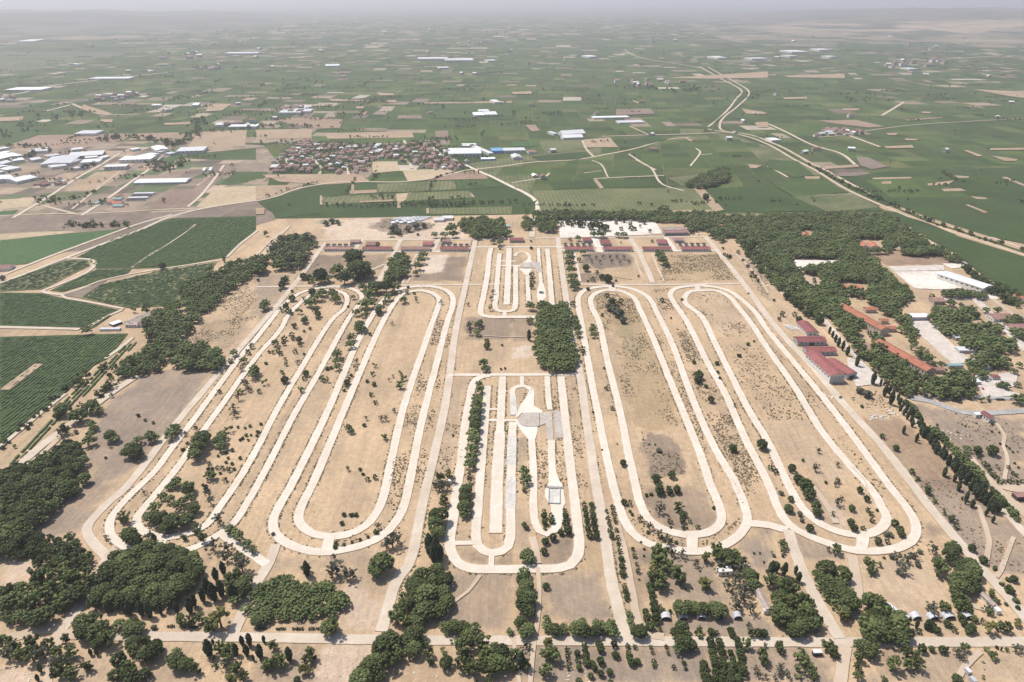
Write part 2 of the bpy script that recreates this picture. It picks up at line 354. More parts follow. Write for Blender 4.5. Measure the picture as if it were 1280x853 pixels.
def site_colour(X, Y):
    n1 = fbm(X*.012, Y*.012, 5); n2 = fbm(X*.06+40, Y*.06, 4); n3 = fbm(X*.004+9, Y*.004+4, 3)
    col = SOIL0[None,None,:]*(1 + .22*(n1-.5) + .22*(n2-.5))[...,None]
    col = col*(1-(.35*np.clip((n3-.5)*3, 0, 1))[...,None]*(1-np.array((.74,.72,.70)))[None,None,:])
    streak = np.clip((fbm(X*.10, Y*.012+7, 4)-.52)*6, 0, 1)*.22         # mowing and drainage lines run with the tracks
    col = col*(1-streak)[...,None] + np.array(BR)[None,None,:]*streak[...,None]
    for fr, s, c, soft, k in PATCH:
        if k == 0: continue
        p = np.array([G(*q)[:2] for q in P(fr, s)])
        bx0, by0 = p.min(0)-soft*2; bx1, by1 = p.max(0)+soft*2
        i0, i1 = np.searchsorted(X[0], (bx0, bx1)); j0, j1 = np.searchsorted(Y[:,0], (by0, by1))
        if i0 >= i1 or j0 >= j1: continue
        sx, sy = X[j0:j1, i0:i1], Y[j0:j1, i0:i1]
        d = sdist(p, sx, sy) + (fbm(sx*.09, sy*.09, 4)-.5)*soft*3.4
        a = np.clip(d/soft*.8+.5, 0, 1); a = a*a*(3-2*a)*k
        a *= np.clip(.75 + .9*(fbm(sx*.05+3, sy*.05, 4)-.3), .6, 1.0)
        col[j0:j1, i0:i1] = col[j0:j1, i0:i1]*(1-a[...,None]) + np.array(c)*a[...,None]*(.9+.2*fbm(sx*.2, sy*.2, 3))[...,None]
    return col
tag(grid_mesh('site_ground', SX0, SX1, SY0, SY1, STEP, lambda X, Y: (fbm(X*.05, Y*.05, 3)-.5)*.12-.08, site_colour, M['soil']), kind='structure')

# farmland mosaic: real fields with their own outline, split again and again
def mosaic(name, x0, x1, y0, y1, target, zone, z, seed):
    r = np.random.default_rng(seed); vs_, fs, cols = [], [], []
    def split(a, lvl):
        # a: quad corners (4,2) in order
        e1 = np.linalg.norm(a[1]-a[0]); e2 = np.linalg.norm(a[3]-a[0]); area = e1*e2
        if area < target*(.5+1.6*r.random()) or lvl > 12: emit(a); return
        t = r.uniform(.36, .64); t2 = t + r.normal(0, .02)
        if e1 > e2*r.uniform(.55, 1.25):
            m1 = a[0]+(a[1]-a[0])*t; m2 = a[3]+(a[2]-a[3])*t2
            split(np.array([a[0], m1, m2, a[3]]), lvl+1); split(np.array([m1, a[1], a[2], m2]), lvl+1)
        else:
            m1 = a[0]+(a[3]-a[0])*t; m2 = a[1]+(a[2]-a[1])*t2
            split(np.array([a[0], a[1], m2, m1]), lvl+1); split(np.array([m1, m2, a[2], a[3]]), lvl+1)
    def emit(a):
        c = a.mean(0); g = r.choice((1.0, 1.5, 3.5), p=(.55,.33,.12))
        b = []
        for p in a:
            d = c-p; b.append(p + d/np.linalg.norm(d)*g)
        col = zone(c[0], c[1], r)
        i = len(vs_)
        for p in b: vs_.append((p[0], p[1], z)); cols.append(col)
        fs.append((i, i+1, i+2, i+3))
    # big blocks, each on its own bearing
    bw = 620
    for X in np.arange(x0, x1, bw):
        for Y in np.arange(y0, y1, bw):
            h = lambda i, j: np.array((i + 160*(vnoise(np.array(i/700.+5), np.array(j/700.))-.5), j + 160*(vnoise(np.array(i/700.), np.array(j/700.+9))-.5)))
            split(np.array([h(X,Y), h(X+bw,Y), h(X+bw,Y+bw), h(X,Y+bw)]), 0)
    return link(name, np_mesh(name, vs_, fs, [M['farm']], np.array(cols)))
def farm_mat():
    m, nt, b = new_mat('farm_fields'); co = objco(nt)
    a = N(nt, 'ShaderNodeAttribute', attribute_name='col'); c = a.outputs['Color']
    c = scale_col(nt, c, maprange(nt, noise_val(nt, co, .03, 5, .7), .3, .7, .80, 1.2))
    c = scale_col(nt, c, maprange(nt, noise_val(nt, co, .006, 4, .6), .3, .7, .82, 1.18))
    nt.links.new(c, b.inputs['Base Color']); b.inputs['Roughness'].default_value = 1; return m
M['farm'] = farm_mat()
GREENS = [np.array(c)*np.array((1.18,1.0,.74)) for c in ((.048,.085,.030),(.040,.074,.027),(.058,.098,.036),(.050,.080,.036),(.072,.105,.045),(.088,.112,.052))]
TANS = [np.array(c)*np.array((.9,.92,.92)) for c in ((.30,.22,.16),(.36,.28,.205),(.25,.18,.14),(.20,.15,.12),(.33,.25,.175))]
def zone(x, y, r):
    t = .085
    if x < -500 and y < 2300: t = .28
    elif x < -250 and y < 2700: t = .17
    if x > 700 and y < 3000: t = .055
    if x > 900 and 3200 < y: t = .16
    if y > 3900: t = .15
    if y > 6000: t = .22
    if r.random() < t*(.35+1.3*float(vnoise(np.array(x/420.), np.array(y/420.)))):
        c = TANS[r.integers(len(TANS))]; 
        if r.random() < .10: c = np.array((.40,.34,.27))
    else:
        c = GREENS[r.choice(6, p=(.26,.22,.2,.14,.12,.06))]
    k = .42 if y > 2600 else .25
    if c[0] > .18: c = c*(1-k*r.random()) + np.array((.07,.095,.045))*k*r.random()
    return c*r.uniform(.82, 1.18)
tag(mosaic('farmland', -2300, 2700, 1000, 4700, 4300, zone, -.22, 3), kind='structure')
tag(mosaic('far_farmland', -9000, 10000, 4700, 15200, 17000, zone, -.25, 5), kind='structure')
def hill(name, x0, x1, y0, y1, step, zf, seed, cols, footf):
    def cf(X, Y):
        n = fbm(X*.0011+seed, Y*.0008, 5); k = fbm(X*.0026, Y*.0019+seed, 5); g = fbm(X*.006, Y*.0045+seed, 4); z = zf(X, Y)
        a = np.clip((n-.46)*9, 0, 1)[...,None]; b_ = (np.clip((k-.47)*11, 0, 1)*np.clip(1.25-(Y-7400)/2600, .12, 1))[...,None]; t = np.clip((g-.52)*9, 0, 1)[...,None]
        c = np.array(cols[0])*(1-a)+np.array(cols[1])*a; c = c*(1-b_*.8)+np.array(cols[2])*b_*.8; c = c*(1-t*.45)+np.array(cols[3])*t*.45
        f = np.clip(footf(X, Y, z)+(k-.5)*1.6, 0, 1)[...,None]; gr = np.array((.055,.088,.036))*(1-t)+np.array((.26,.2,.14))*t
        return gr*(1-f)+c*f
    o = grid_mesh(name, x0, x1, y0, y1, step, zf, cf, M['hills']); return tag(o, kind='structure')
ridge = lambda X, Y, s, f: 1-np.abs(2*fbm(X*f+s, Y*f*.8+s, 5)-1)
hr = lambda X, Y: np.clip(np.clip((X-1500-(Y-5200)*.16)/4200, 0, 1)*np.clip((Y-5000)/4200, 0, 1), 0, 1)**1.2*(25+120*np.clip(ridge(X, Y, 3, .00055)-.35, 0, 1)*1.5) - .6
hl = lambda X, Y: np.clip(-(X+3000)/3500, 0, 1)**1.1*np.clip((Y-6000)/2600, 0, 1)*(12+105*np.clip(ridge(X, Y, 7, .0005)-.3, 0, 1)*1.4) - .6
hill('hills', 1500, 14000, 5000, 16000, 95, hr, 3, ((.15,.125,.09),(.10,.095,.065),(.46,.35,.24),(.05,.055,.035)), lambda X, Y, z: np.clip((z-2)/22, 0, 1))
hill('far_hills', -14000, -3000, 6000, 15000, 120, hl, 8, ((.085,.09,.06),(.12,.105,.075),(.20,.165,.125),(.06,.07,.045)), lambda X, Y, z: np.clip((z-2)/25, 0, 1))
# ---- fields that can be traced: each its own sheet, a little above the one below
FM = {'dark':field_mat('vineyard_dark', (.042,.067,.021),(.057,.086,.028), R(20), 3.2, .18),
      'mid':field_mat('vineyard_mid', (.053,.082,.026),(.073,.106,.036), R(70), 3.2, .2),
      'light':field_mat('green_crop', (.055,.105,.038),(.075,.125,.048), R(5), 0),
      'olive':field_mat('vineyard_olive', (.115,.13,.055),(.165,.168,.08), R(-4), 6.5, .2),
      'olive2':field_mat('sparse_vineyard', (.085,.107,.043),(.175,.168,.086), R(-2), 8, .18, big=.02),
      'tan':field_mat('stubble', (.32,.23,.15),(.385,.285,.195), R(30), 5, .08), 'pale':field_mat('pale_stubble', (.40,.305,.195),(.465,.365,.245), R(10), 5, .12),
      'pink':field_mat('pink_soil', (.265,.18,.13),(.32,.225,.16), R(12), 4, .08), 'brown':field_mat('ploughed', (.205,.145,.112),(.265,.195,.15), R(60), 4, .12),
      'mauve':field_mat('grey_soil', (.175,.135,.105),(.245,.19,.148), R(40), 5, .1, big=.02), 'village':field_mat('village_soil', (.15,.118,.088),(.33,.255,.185), 0, 0, big=.02),
      'site':soil_mat('site_soil', False, (.48,.365,.265))}
FIELDS = [
 ('W','585,205 640,196 740,186 830,172 905,166 962,184 1003,203 1062,240 1105,262 1122,268 900,268 680,268 668,250 640,234','mid'),
 ('W','320,252 345,246 397,231 432,227 495,228 550,221 600,213 640,233 662,245 672,258 665,268 560,270 470,272 320,274','dark'),
 ('W','-60,262 100,262 260,255 330,245 345,275 320,282 230,300 -60,330','mauve'),
 ('W','-60,180 100,178 230,176 330,182 345,200 330,245 255,261 100,270 -60,272','village'),
 ('A','50,735 190,678 640,668 660,672 620,700 400,738','pink'), ('A','640,700 690,668 890,662 905,690 660,702','pink'), ('A','0,740 60,700 0,735','pink'),
 ('A','940,735 990,660 1235,650 1225,730','tan'), ('B','0,650 280,645 278,690 0,697','tan'), ('B','100,602 170,590 300,588 432,598 420,640 290,645','pink'), ('B','340,668 778,656 790,688 360,695','tan'),
 ('A','0,620 200,635 190,676 60,720 0,730','mid'), ('A','860,790 960,770 1280,740 1280,800 1060,800','mid'), ('A','800,800 900,765 920,790 830,820','mid'),
 ('E','320,157 480,62 640,54 560,110 470,155','tan'), ('E','980,235 1080,140 1280,130 1280,205 1030,243','pale'), ('E','740,240 850,152 960,150 1130,30 1180,30 1000,185 935,238','brown'),
 ('E','0,292 385,277 340,352 0,367','mauve'), ('E','0,372 330,357 400,362 0,402','pale'), ('E','360,322 400,282 1000,252 850,278 700,320','mauve'), ('E','0,260 95,250 60,282 0,282','light'), ('E','180,225 290,165 480,158 380,200 300,205','olive2'),
 ('E','1280,60 1180,60 1100,120 1140,130 1280,100','mid'), ('E','0,200 180,190 150,235 0,250','pale'), ('E','200,110 330,65 400,70 330,115','tan'), ('F','0,0 130,0 110,60 0,70','village'), ('F','0,60 60,62 40,95 0,96','mid'),
 ('F','0,130 230,125 100,180 0,202','tan'), ('F','30,75 500,70 580,110 330,125 120,110','tan'), ('F','570,10 705,8 720,55 590,68','pale'), ('F','730,52 960,46 985,60 860,100 760,110','pale'), ('F','860,105 1000,65 1120,55 1165,95 980,100','pink'),
 ('E','0,405 330,370 560,352 690,330 560,370 300,470 130,522 0,530','light'),
 ('E','380,490 560,400 860,292 1280,283 1280,350 1125,488 840,540 660,545 480,545 470,500','dark'), ('E','0,620 330,502 440,502 450,530 330,590 215,648 0,660','olive2'),
 ('E','480,550 660,548 640,568 500,608 310,662 250,655 460,560','mid'), ('E','400,692 520,622 800,555 1085,512 1000,640 890,730 640,742','olive2'), ('E','300,672 420,642 540,600 500,630 400,692 340,684','mauve'), ('E','0,665 205,668 310,692 600,752 470,840 0,832','dark'),
 ('I','0,87 640,70 540,195 470,230 330,365 0,640','dark'), ('I','200,110 640,72 560,170 500,200 300,200','mid'),
 ('F','170,180 320,130 475,128 480,165 330,190 160,230','dark'), ('F','480,128 605,125 605,150 480,152','mid'), ('F','605,122 820,112 990,105 1005,150 760,162 610,165','olive2'), ('F','470,155 605,150 605,165 470,172','tan'),
 ('F','325,190 460,180 705,170 715,205 520,218 325,230','olive2'), ('F','700,172 780,165 740,210 705,210','pale'), ('F','760,168 1065,155 1085,190 750,208','olive'), ('F','870,245 1280,235 1280,272 870,272','olive'), ('F','0,205 160,195 300,190 330,270 120,290 50,245','dark'),
 ('F','1000,105 1160,95 1240,135 1010,150','mid'),
 ('G','100,157 890,140 940,160 1005,255 800,262 160,262','olive'), ('G','210,150 440,140 810,136 690,100 430,100 180,112','dark'), ('G','330,70 450,60 460,95 380,100','mid'), ('G','440,40 680,30 740,80 480,95','mid'),
 ('G','780,90 860,84 1060,60 1110,110 960,130 850,132','olive2'), ('G','960,150 1280,125 1280,265 1065,262','dark'), ('G','800,255 1000,252 1010,266 800,275','tan'), ('G','900,135 945,132 1060,252 1010,262','tan'),
 ('C','0,710 125,710 130,735 0,735','light'), ('C','135,708 350,700 370,745 175,770 150,745','olive'), ('C','355,700 490,690 530,738 370,740','tan'), ('C','505,700 800,690 760,705 590,745 540,738','dark'), ('C','90,785 370,760 390,785 330,800 150,808','dark'),
 ('C','840,645 960,648 955,668 840,672','olive'), ('C','520,548 690,545 715,570 520,578','brown'), ('C','65,628 115,625 140,655 100,660','pink'), ('B','895,658 960,655 962,690 900,690','brown'), ('B','955,548 1085,546 1090,575 965,578','brown'),
 ('B','820,528 1280,510 1280,600 830,590','mid'), ('D','680,600 870,588 875,592 700,606','pink'), ('D','250,605 440,602 585,635 500,640 330,620','pink'), ('D','80,380 380,370 385,392 100,388','tan'), ('D','1020,448 1280,460 1280,492 1200,482','tan'), ('C','760,392 1280,360 1280,390 1000,395','tan'),
 ('D','440,785 500,790 600,835 520,850 460,830','mauve'), ('H','320,70 500,62 520,80 340,85','mauve'), ('H','640,270 700,300 830,382 940,378 800,320','dark'), ('W','1106,264 1120,266 1160,283 1200,297 1300,328 1300,386 1260,365 1225,342 1190,315 1160,299 1138,284 1118,276','dark'), ('H','380,90 600,60 1280,40 1280,420 1100,385 800,290 560,200','dark'), ('H','0,130 110,190 400,172 580,258 0,262','dark'), ('H','130,185 420,172 560,240 300,262 150,200','olive2'),
 ('H','0,0 150,10 230,80 130,90 0,40','mid'), ('H','0,110 50,115 170,90 270,95 400,165 130,188','mid'),
]
SMALL_SOIL = [('H','865,148 960,145 990,158 880,160'),('H','795,122 930,105 900,125 800,132'),('H','1010,185 1080,190 1100,200 1040,198'),('H','985,228 1000,226 1100,265 1080,268'),('H','1165,90 1190,88 1280,125 1280,135'),('H','930,80 1005,85 1000,93 950,92'),
 ('H','180,85 260,85 255,98 190,98'),('H','285,35 450,25 455,38 290,48'),('H','525,92 715,88 715,96 520,100'),('H','570,112 615,110 615,122 565,122'),('D','370,545 455,545 450,555 380,555'),('D','580,735 720,728 730,742 590,745'),('D','590,668 650,668 640,678 600,678'),('D','680,695 750,698 740,705 690,704'),
 ('D','1115,782 1250,800 1240,808 1180,808'),('D','975,755 1000,755 1075,782 1050,786'),('D','1110,745 1280,742 1280,752 1110,754'),('D','75,490 195,486 195,496 80,498'),('D','770,560 815,562 810,570 770,568'),('C','1150,545 1180,550 1280,568 1240,575 1170,570'),('C','1210,615 1280,612 1280,640 1230,638'),('C','870,690 905,705 890,710 865,695'),
 ('F','475,125 490,125 492,160 475,170'),('F','320,182 332,182 332,228 320,228'),('F','708,210 725,210 724,245 706,245'),('F','852,245 866,245 866,272 852,272'),('F','1068,168 1080,170 1095,190 1085,192'),('F','520,210 690,202 690,210 520,217'),('F','0,245 45,245 40,275 0,275'),
 ('G','405,100 425,100 460,145 440,148'),('G','1180,25 1250,30 1220,45 1190,45'),('I','0,355 175,225 218,226 50,355'),('F','45,82 145,80 140,93 50,93'),('B','510,565 560,560 545,575'),('B','620,480 690,478 690,470 600,465'),('B','500,535 540,535 540,545 500,545'),
 ('B','655,505 700,503 700,515 655,512'),('B','360,497 580,502 580,508 380,508'),('B','840,515 1280,508 1280,516 840,522'),('C','0,462 95,458 100,472 0,474'),('C','600,500 635,515 630,522 605,508'),('A','505,600 565,600 560,615 505,612'),('A','820,618 950,614 950,624 825,628'),('A','760,520 800,520 790,530 760,530'),('A','1040,520 1160,522 1110,555 1030,560'),('A','0,590 120,585 110,605 0,610'),('A','420,525 560,570 540,582 400,545')]
zf = .06
def sheet(name, pts, z, mat, kind='structure'):
    mb = MB(); q = [G(*p) for p in pts]
    if sum(a[0]*b[1]-b[0]*a[1] for a, b in zip(q, q[1:]+q[:1])) < 0: q = q[::-1]
    mb.poly([(p[0], p[1], z) for p in q]); o = mb.build(name, mat); return tag(o, kind=kind)
NAMES = {'dark':'vineyard','mid':'vineyard','light':'green_field','olive':'vineyard','olive2':'vineyard','tan':'stubble_field','pale':'stubble_field','pink':'bare_field','brown':'ploughed_field','mauve':'bare_field','village':'village_ground'}
BRN = [np.array(q) for q in ((.17,.13,.10),(.24,.185,.14),(.30,.225,.16),(.36,.275,.195),(.21,.165,.12),(.13,.105,.078),(.27,.215,.16),(.10,.125,.06))]
def parcels(name, poly, target, pal, z, seed, aspect=1.0, gaps=(.8,1.4,3.0)):
    r = np.random.default_rng(seed); p = np.array([G(*q)[:2] for q in poly]); vs_, fs, cols = [], [], []
    def split(q, l):
        e1 = np.linalg.norm(q[1]-q[0]); e2 = np.linalg.norm(q[3]-q[0])
        if e1*e2 < target*(.45+1.5*r.random()) or l > 13:
            c = q.mean(0); g = r.choice(gaps, p=(.6,.3,.1)); bq = [u+(c-u)/np.linalg.norm(c-u)*g for u in q]
            if not all(inside(p, np.array(u[0]), np.array(u[1])) for u in bq): return
            i = len(vs_); cc = pal[r.integers(len(pal))]*r.uniform(.85,1.15)
            for u in bq: vs_.append((u[0],u[1],z)); cols.append(cc)
            fs.append((i,i+1,i+2,i+3)); return
        t = r.uniform(.36,.64); t2 = t+r.normal(0,.03)
        if e1*aspect > e2*r.uniform(.6,1.3):
            m1 = q[0]+(q[1]-q[0])*t; m2 = q[3]+(q[2]-q[3])*t2; split(np.array([q[0],m1,m2,q[3]]),l+1); split(np.array([m1,q[1],q[2],m2]),l+1)
        else:
            m1 = q[0]+(q[3]-q[0])*t; m2 = q[1]+(q[2]-q[1])*t2; split(np.array([q[0],q[1],m2,m1]),l+1); split(np.array([m1,m2,q[2],q[3]]),l+1)
    x0, y0 = p.min(0)-40; x1, y1 = p.max(0)+40; s_ = .14
    split(np.array([(x0-60,y0),(x1,y0-30),(x1+80,y1+30),(x0,y1)]), 0)
    if fs: tag(link(name, np_mesh(name, vs_, fs, [M['farm']], np.array(cols))), kind='structure')
PARC = {0:(5200,GREENS[:5],1.0),3:(2300,BRN,1.0),2:(5200,BRN[:5],1.6)}
for k, (fr, s, mt) in enumerate(FIELDS):
    sheet(NAMES[mt], P(fr, s), zf, FM[mt] if k != 0 else FM['olive2']); 
    if k in PARC: parcels('vineyards' if k == 0 else 'bare_plots', P(fr, s), PARC[k][0], PARC[k][1], zf+.006, 60+k, PARC[k][2])
    elif fr == 'H' and s.startswith('380,90'): parcels('vineyards', P(fr, s), 9000, GREENS[:4], zf+.006, 99, 1.5)
    zf += .012
for fr, s in SMALL_SOIL:
    sheet('bare_plot', P(fr, s), zf, FM['tan']); zf += .006
# ---- vine rows on the near fields: real low hedges, row by row
def vine_rows(fr, s, dirpx, spacing, gap=.12, h=1.1, wd=2.1):
    p = np.array([G(*q)[:2] for q in P(fr, s)]); a, b = [G(*q)[:2] for q in P(fr, dirpx)]
    d = (b-a)/np.linalg.norm(b-a); n = np.array((-d[1], d[0])); c = p.mean(0)
    u = (p-c)@d; v = (p-c)@n; vv, ff, tt = [], [], []
    seg = 3.6
    for o in np.arange(v.min()+1, v.max(), spacing):
        us = np.arange(u.min(), u.max(), seg); q = c + us[:,None]*d + o*n; ok = inside(p, q[:,0], q[:,1])
        for k in range(len(us)-1):
            if not (ok[k] and ok[k+1]): continue
            x, y = q[k]
            if rng.random() < gap*(.2+2*float(vnoise(np.array(x*.03), np.array(y*.03)))): continue
            hh = h*rng.uniform(.7,1.2); w2 = wd*.5*rng.uniform(.75,1.2); i = len(vv); e = q[k+1]+rng.normal(0,.12,2)
            for t, zz in ((-w2,0),(-w2*.7,hh),(w2*.7,hh),(w2,0)):
                vv.append((*(q[k]+n*t), zz+.1)); vv.append((*(e+n*t), zz*.95+.1))
            for m in range(3): ff.append((i+2*m, i+2*m+1, i+2*m+3, i+2*m+2))
            tt += [rng.random()]*8
    tag(link('vine_rows', np_mesh('vine_rows', vv, ff, [M['vine']], np.array(tt))), 'long green vine rows running across the vineyard', 'vine rows', kind='stuff')
VR = [('I','0,92 630,75 540,190 470,228 330,362 0,630','0,640 330,365',3.4), ('E','400,692 520,622 800,555 1080,514 1000,640 890,728 640,742','640,742 890,640',3.4),
      ('E','0,668 205,670 310,694 590,752 470,836 0,828','470,838 600,752',3.6), ('E','0,622 330,505 435,505 445,530 330,588 215,645 0,658','0,658 330,560',4.5), ('E','480,548 660,548 640,566 500,605 320,660 260,655 460,562','480,548 330,600',4)]
VR += [('E','400,480 560,400 860,298 1275,288 1275,348 1120,484 840,536 665,540 490,540','660,540 980,325',4.2),('I','20,800 60,700 200,560 330,400 420,310 530,215 640,120 690,110 560,240 430,370 330,470 200,600 100,720','60,760 640,130',3.6)]
for a in VR: vine_rows(*a)
# ---------------------------------------------------------------- roads, tracks and slabs
zr = .30
LANES = []                                   # (polyline, half width) of the concrete tracks, for the weeds at their edges
def ribbon(name, pts, width, mat, lane=False, smooth=True, rough=.25, z=None, mark=None):
    global zr
    w0 = [G(*p)[:2] for p in pts]; ring = smooth and len(pts) > 4 and tuple(pts[0]) == tuple(pts[-1])
    q = (smooth_line(w0[:-1], 4.0, True) if ring else smooth_line(w0, 4.0)) if smooth else np.array(w0)
    if ring: q = np.r_[q, q[:1]]
    t = np.gradient(q, axis=0)
    if ring: t[0] = t[-1] = q[1]-q[-2]
    t = t*1.0; t /= np.linalg.norm(t, axis=1)[:,None]+1e-9; n = np.c_[-t[:,1], t[:,0]]
    hw = width/2; wn = lambda o: (fbm(q[:,0]*.11+o, q[:,1]*.11, 3)-.5)*rough*3
    L = np.full(len(q), hw) + (fbm(q[:,0]*.11, q[:,1]*.11, 3)-.5)*rough*3; Rr = np.full(len(q), hw) + (fbm(q[:,0]*.11+50, q[:,1]*.11, 3)-.5)*rough*3
    v = []; f = []; du = []; m7 = 8
    for k in range(len(q)):
        l, r_ = L[k], -Rr[k]; lat = (l+.12, l, l*.80, l*.42, r_*.42, r_*.80, r_, r_-.12)
        for m, x in enumerate(lat): v.append((*(q[k]+n[k]*x), -.1 if m in (0, 7) else zr)); du.append((.95,.85,.12,.22,.22,.12,.85,.95)[m])
        if k:
            i = m7*k
            for m in range(7): f.append((i-m7+m, i-m7+m+1, i+m+1, i+m)[::-1][::-1] if False else (i-m7+m, i+m, i+m+1, i-m7+m+1)[::-1])
    o = tag(link(name, np_mesh(name, v, f, [mat], np.array(du), colname='dust')), kind='structure'); zr += .003
    if lane: LANES.append((q, hw))
    return o
LW = 6.2
def lane(pts, wd=LW, mat='lane'): return ribbon('concrete_track', pts, wd, M[mat], lane=True)
W_ = lambda s: nums(s)
ribbon('dirt_track', W_('72,792 84,780 107,747 121,724 128,710 134,697 125,688 112,672 109,660 132,632 156,611 224,525 317,416 365,360 406,304'), 6.2, M['road'])
ribbon('dirt_track', W_('134,697 140,690 152,675'), 5, M['dirt_road'])
# left oval A, left oval B
lane(W_('200,693 170,689 150,680 138,667 139,648 160,622 192,591 214,561.5 242,525 302,444.5 319,425 342,396 356,380 378,365.5 410,359 434,360 449,366 452,374 436,398 395,472 367,520 335,582 313,622 292,654 275,667 240,686 200,693'), 5.4)
lane(W_('205,672 187,668 174,660.5 171.5,647.5 191,622.5 217,591 238,561.5 282,500 321,446 350,413 360,395 370,384 386,370.5 400,365 418,363.5 430,367 434,374 430,386 415,400 377,460 345,515 319,565 299,599 274,635 257,657 231,668 205,672'), 5.4)
lane(W_('400,690.5 378,687 358,679 345,668 341,655 347,637 365,605 407,520 445,432 462,400 480,375 492,365 510,359.5 536,358 555,362 565,370 566,382 560,400 548,446 537,488 527,528 518,572 511,608 502,640 485,664 460,679 432,687 400,690.5'), 6.2)
lane(W_('412,671 395,668.5 381,661 373,649 376,635 390,607 427,520 450,465 480,400 496,375 507,366 527,363.5 541,367 549,374 547,386 541,402 528,440 514,480 501,522 491,568 483,606 478,625 470,642 456,658 435,668 412,671'), 6.2)
ribbon('concrete_track', W_('412,671 408,689'), 7, M['lane'])
ribbon('concrete_track', W_('345,681 336,704 322,727 309,755 290,796'), 6.5, M['road'])
ribbon('concrete_track', W_('275,667 300,683 322,698 333,706'), 6, M['lane'])
ribbon('concrete_track', W_('205,672 200,683 196,692'), 6, M['lane'])
# central straight roads
lane(W_('477,790 485,760 492,735 500,720 511,705 517,687 525,645 534,605 555,515 562,470 570,412 582,356 594,301'), 6.8, 'road')
lane(W_('783,797 778,782 771,755 764,725 755,662 744,600 733,525 726,475 719,440 711,395 706,362 701,327 697.5,298'), 7, 'road')
ribbon('road', W_('160,795 235,796 320,797 472,800 640,801 800,802 1000,803 1290,802.5'), 6.2, M['road'])
ribbon('dirt_track', W_('-10,802 20,796 60,786 75,786 72,792 100,794 160,795'), 6.5, M['dirt_road'])
ribbon('dirt_track', W_('75,790 70,815 62,835 60,860'), 4, M['dirt_road'])
ribbon('road', W_('320,359 365,358.5 480,357 590,356 640,355.5'), 4.5, M['road'], smooth=False); ribbon('road', W_('715,356 800,356.5 925,355'), 4.5, M['road'], smooth=False)
ribbon('road', W_('560,469 640,468.8 725,468.5'), 4.5, M['lane'], smooth=False)
ribbon('road', W_('404,314.8 470,315.5 590,314.5'), 5, M['lane'], smooth=False); ribbon('road', W_('702,313 800,313.8 893,313.5'), 5, M['lane'], smooth=False)
ribbon('road', W_('595,309.2 650,309.2 705,309'), 4.5, M['lane'], smooth=False); ribbon('road', W_('395,300.8 480,300.5 600,299.5 700,297.5 790,297 885,296.5'), 4.5, M['road'], smooth=False)
ribbon('road', W_('441,316 450,304 453,299'), 6, M['road']); ribbon('road', W_('473,353 480,340 489,324 495,312 501,300'), 6.5, M['road']); ribbon('road', W_('541,316 546,304 548,299'), 7, M['road'])
ribbon('road', W_('816,354 808,335 799,316 788,298'), 6.5, M['road']); ribbon('road', W_('750,316 747,305 744,296'), 8, M['lane']); ribbon('road', W_('845,315 838,305 832,297'), 7, M['lane'])
ribbon('dirt_track', W_('503,355 512,335 521,318'), 3, M['road']); ribbon('dirt_track', W_('509,355 517,338 524,320'), 2.5, M['dirt_road']); ribbon('dirt_track', W_('437,352 447,346 462,339 480,331'), 4, M['road'])
ribbon('dirt_track', W_('718,317 722,336 725,352'), 3, M['lane']); ribbon('dirt_track', W_('815,317 822,335 830,352'), 2.5, M['road']); ribbon('dirt_track', W_('793,318 798,335 806,352'), 2.5, M['dirt_road'])
# central south loop
lane(W_('612,469.5 603,471 596,474 591,481 587,500 581,535 576,581 571,610 566,650 562,678 565,693 573,704 588,710.5 610,712 660,711.5 700,710.5 713,706.5 721,697 724,683 721,651 715,600 709,548 704,500 701,471'), 6.8)
lane(W_('609.5,483 607,516 602,575 597.5,632 595,672 597,682.5 604,689 614.5,692 627,689.5 635,683.5 637.5,673 638.3,636 639,594 640,548 641.5,528'), 6.4)
lane(W_('628.3,471 626.5,510 625,540'), 6.6); ribbon('concrete_track', W_('625,540 623,570 621.4,600 619.5,667'), 8.6, M['lane'], lane=True)
ribbon('concrete_track', W_('640.3,546 639.2,582'), 6.8, M['lane_old'], smooth=False); ribbon('concrete_track', W_('638.9,597 638.2,637'), 6.8, M['lane_old'], smooth=False)
for a in ('612,512 622,512','602.6,525.8 647,525.8','614.7,692 614,711','566,679.5 595,679'): ribbon('concrete_track', W_(a), 3.6 if 'y' not in a else 4, M['lane'], smooth=False)
ribbon('concrete_track', W_('652.5,471 652.5,482'), 3.6, M['lane'], smooth=False)
ribbon('concrete_track', W_('641,496 640,491 642,486 648,483.3 654,483 660,484.5 664,488 664.5,497 663,508'), 5, M['lane'])
def slab(name, pts, mat, dz=0):
    global zr
    mb = MB(); q = [G(*p) for p in pts]
    if sum(a[0]*b[1]-b[0]*a[1] for a, b in zip(q, q[1:]+q[:1])) < 0: q = q[::-1]
    n = len(q); top = [(p[0], p[1], zr+dz) for p in q]; bot = [(p[0], p[1], -.2) for p in q]
    mb.poly(top)
    for k in range(n): mb.poly([bot[k], bot[(k+1)%n], top[(k+1)%n], top[k]])
    zr += .003; return tag(mb.build(name, mat), kind='structure')
slab('paved_yard', W_('661,490 667.5,490 667.5,508 678,514 678,517 652,517 646,523 644.5,521 650,508 657,498'), M['lane'])
slab('paved_yard', W_('644,527 646,525 654,533.5 672,533.5 672,540 668.5,551 661.5,551 659,548 650,537'), M['lane'])
slab('grey_platform', W_('647,525.5 651,520 657,517 674,517 674,534 656,534 650,531'), M['gray_slab'], .5); slab('grey_platform', W_('674.6,517 690,515 692,551 684.5,551 682,530 674.6,533'), M['gray_slab'], .05)
slab('grey_platform', W_('637.5,495 644.5,494 647,519 638,519.5'), M['lane_old'])
ribbon('grey_platform', W_('696,514 700,548'), 6, M['gray_slab'], smooth=False)
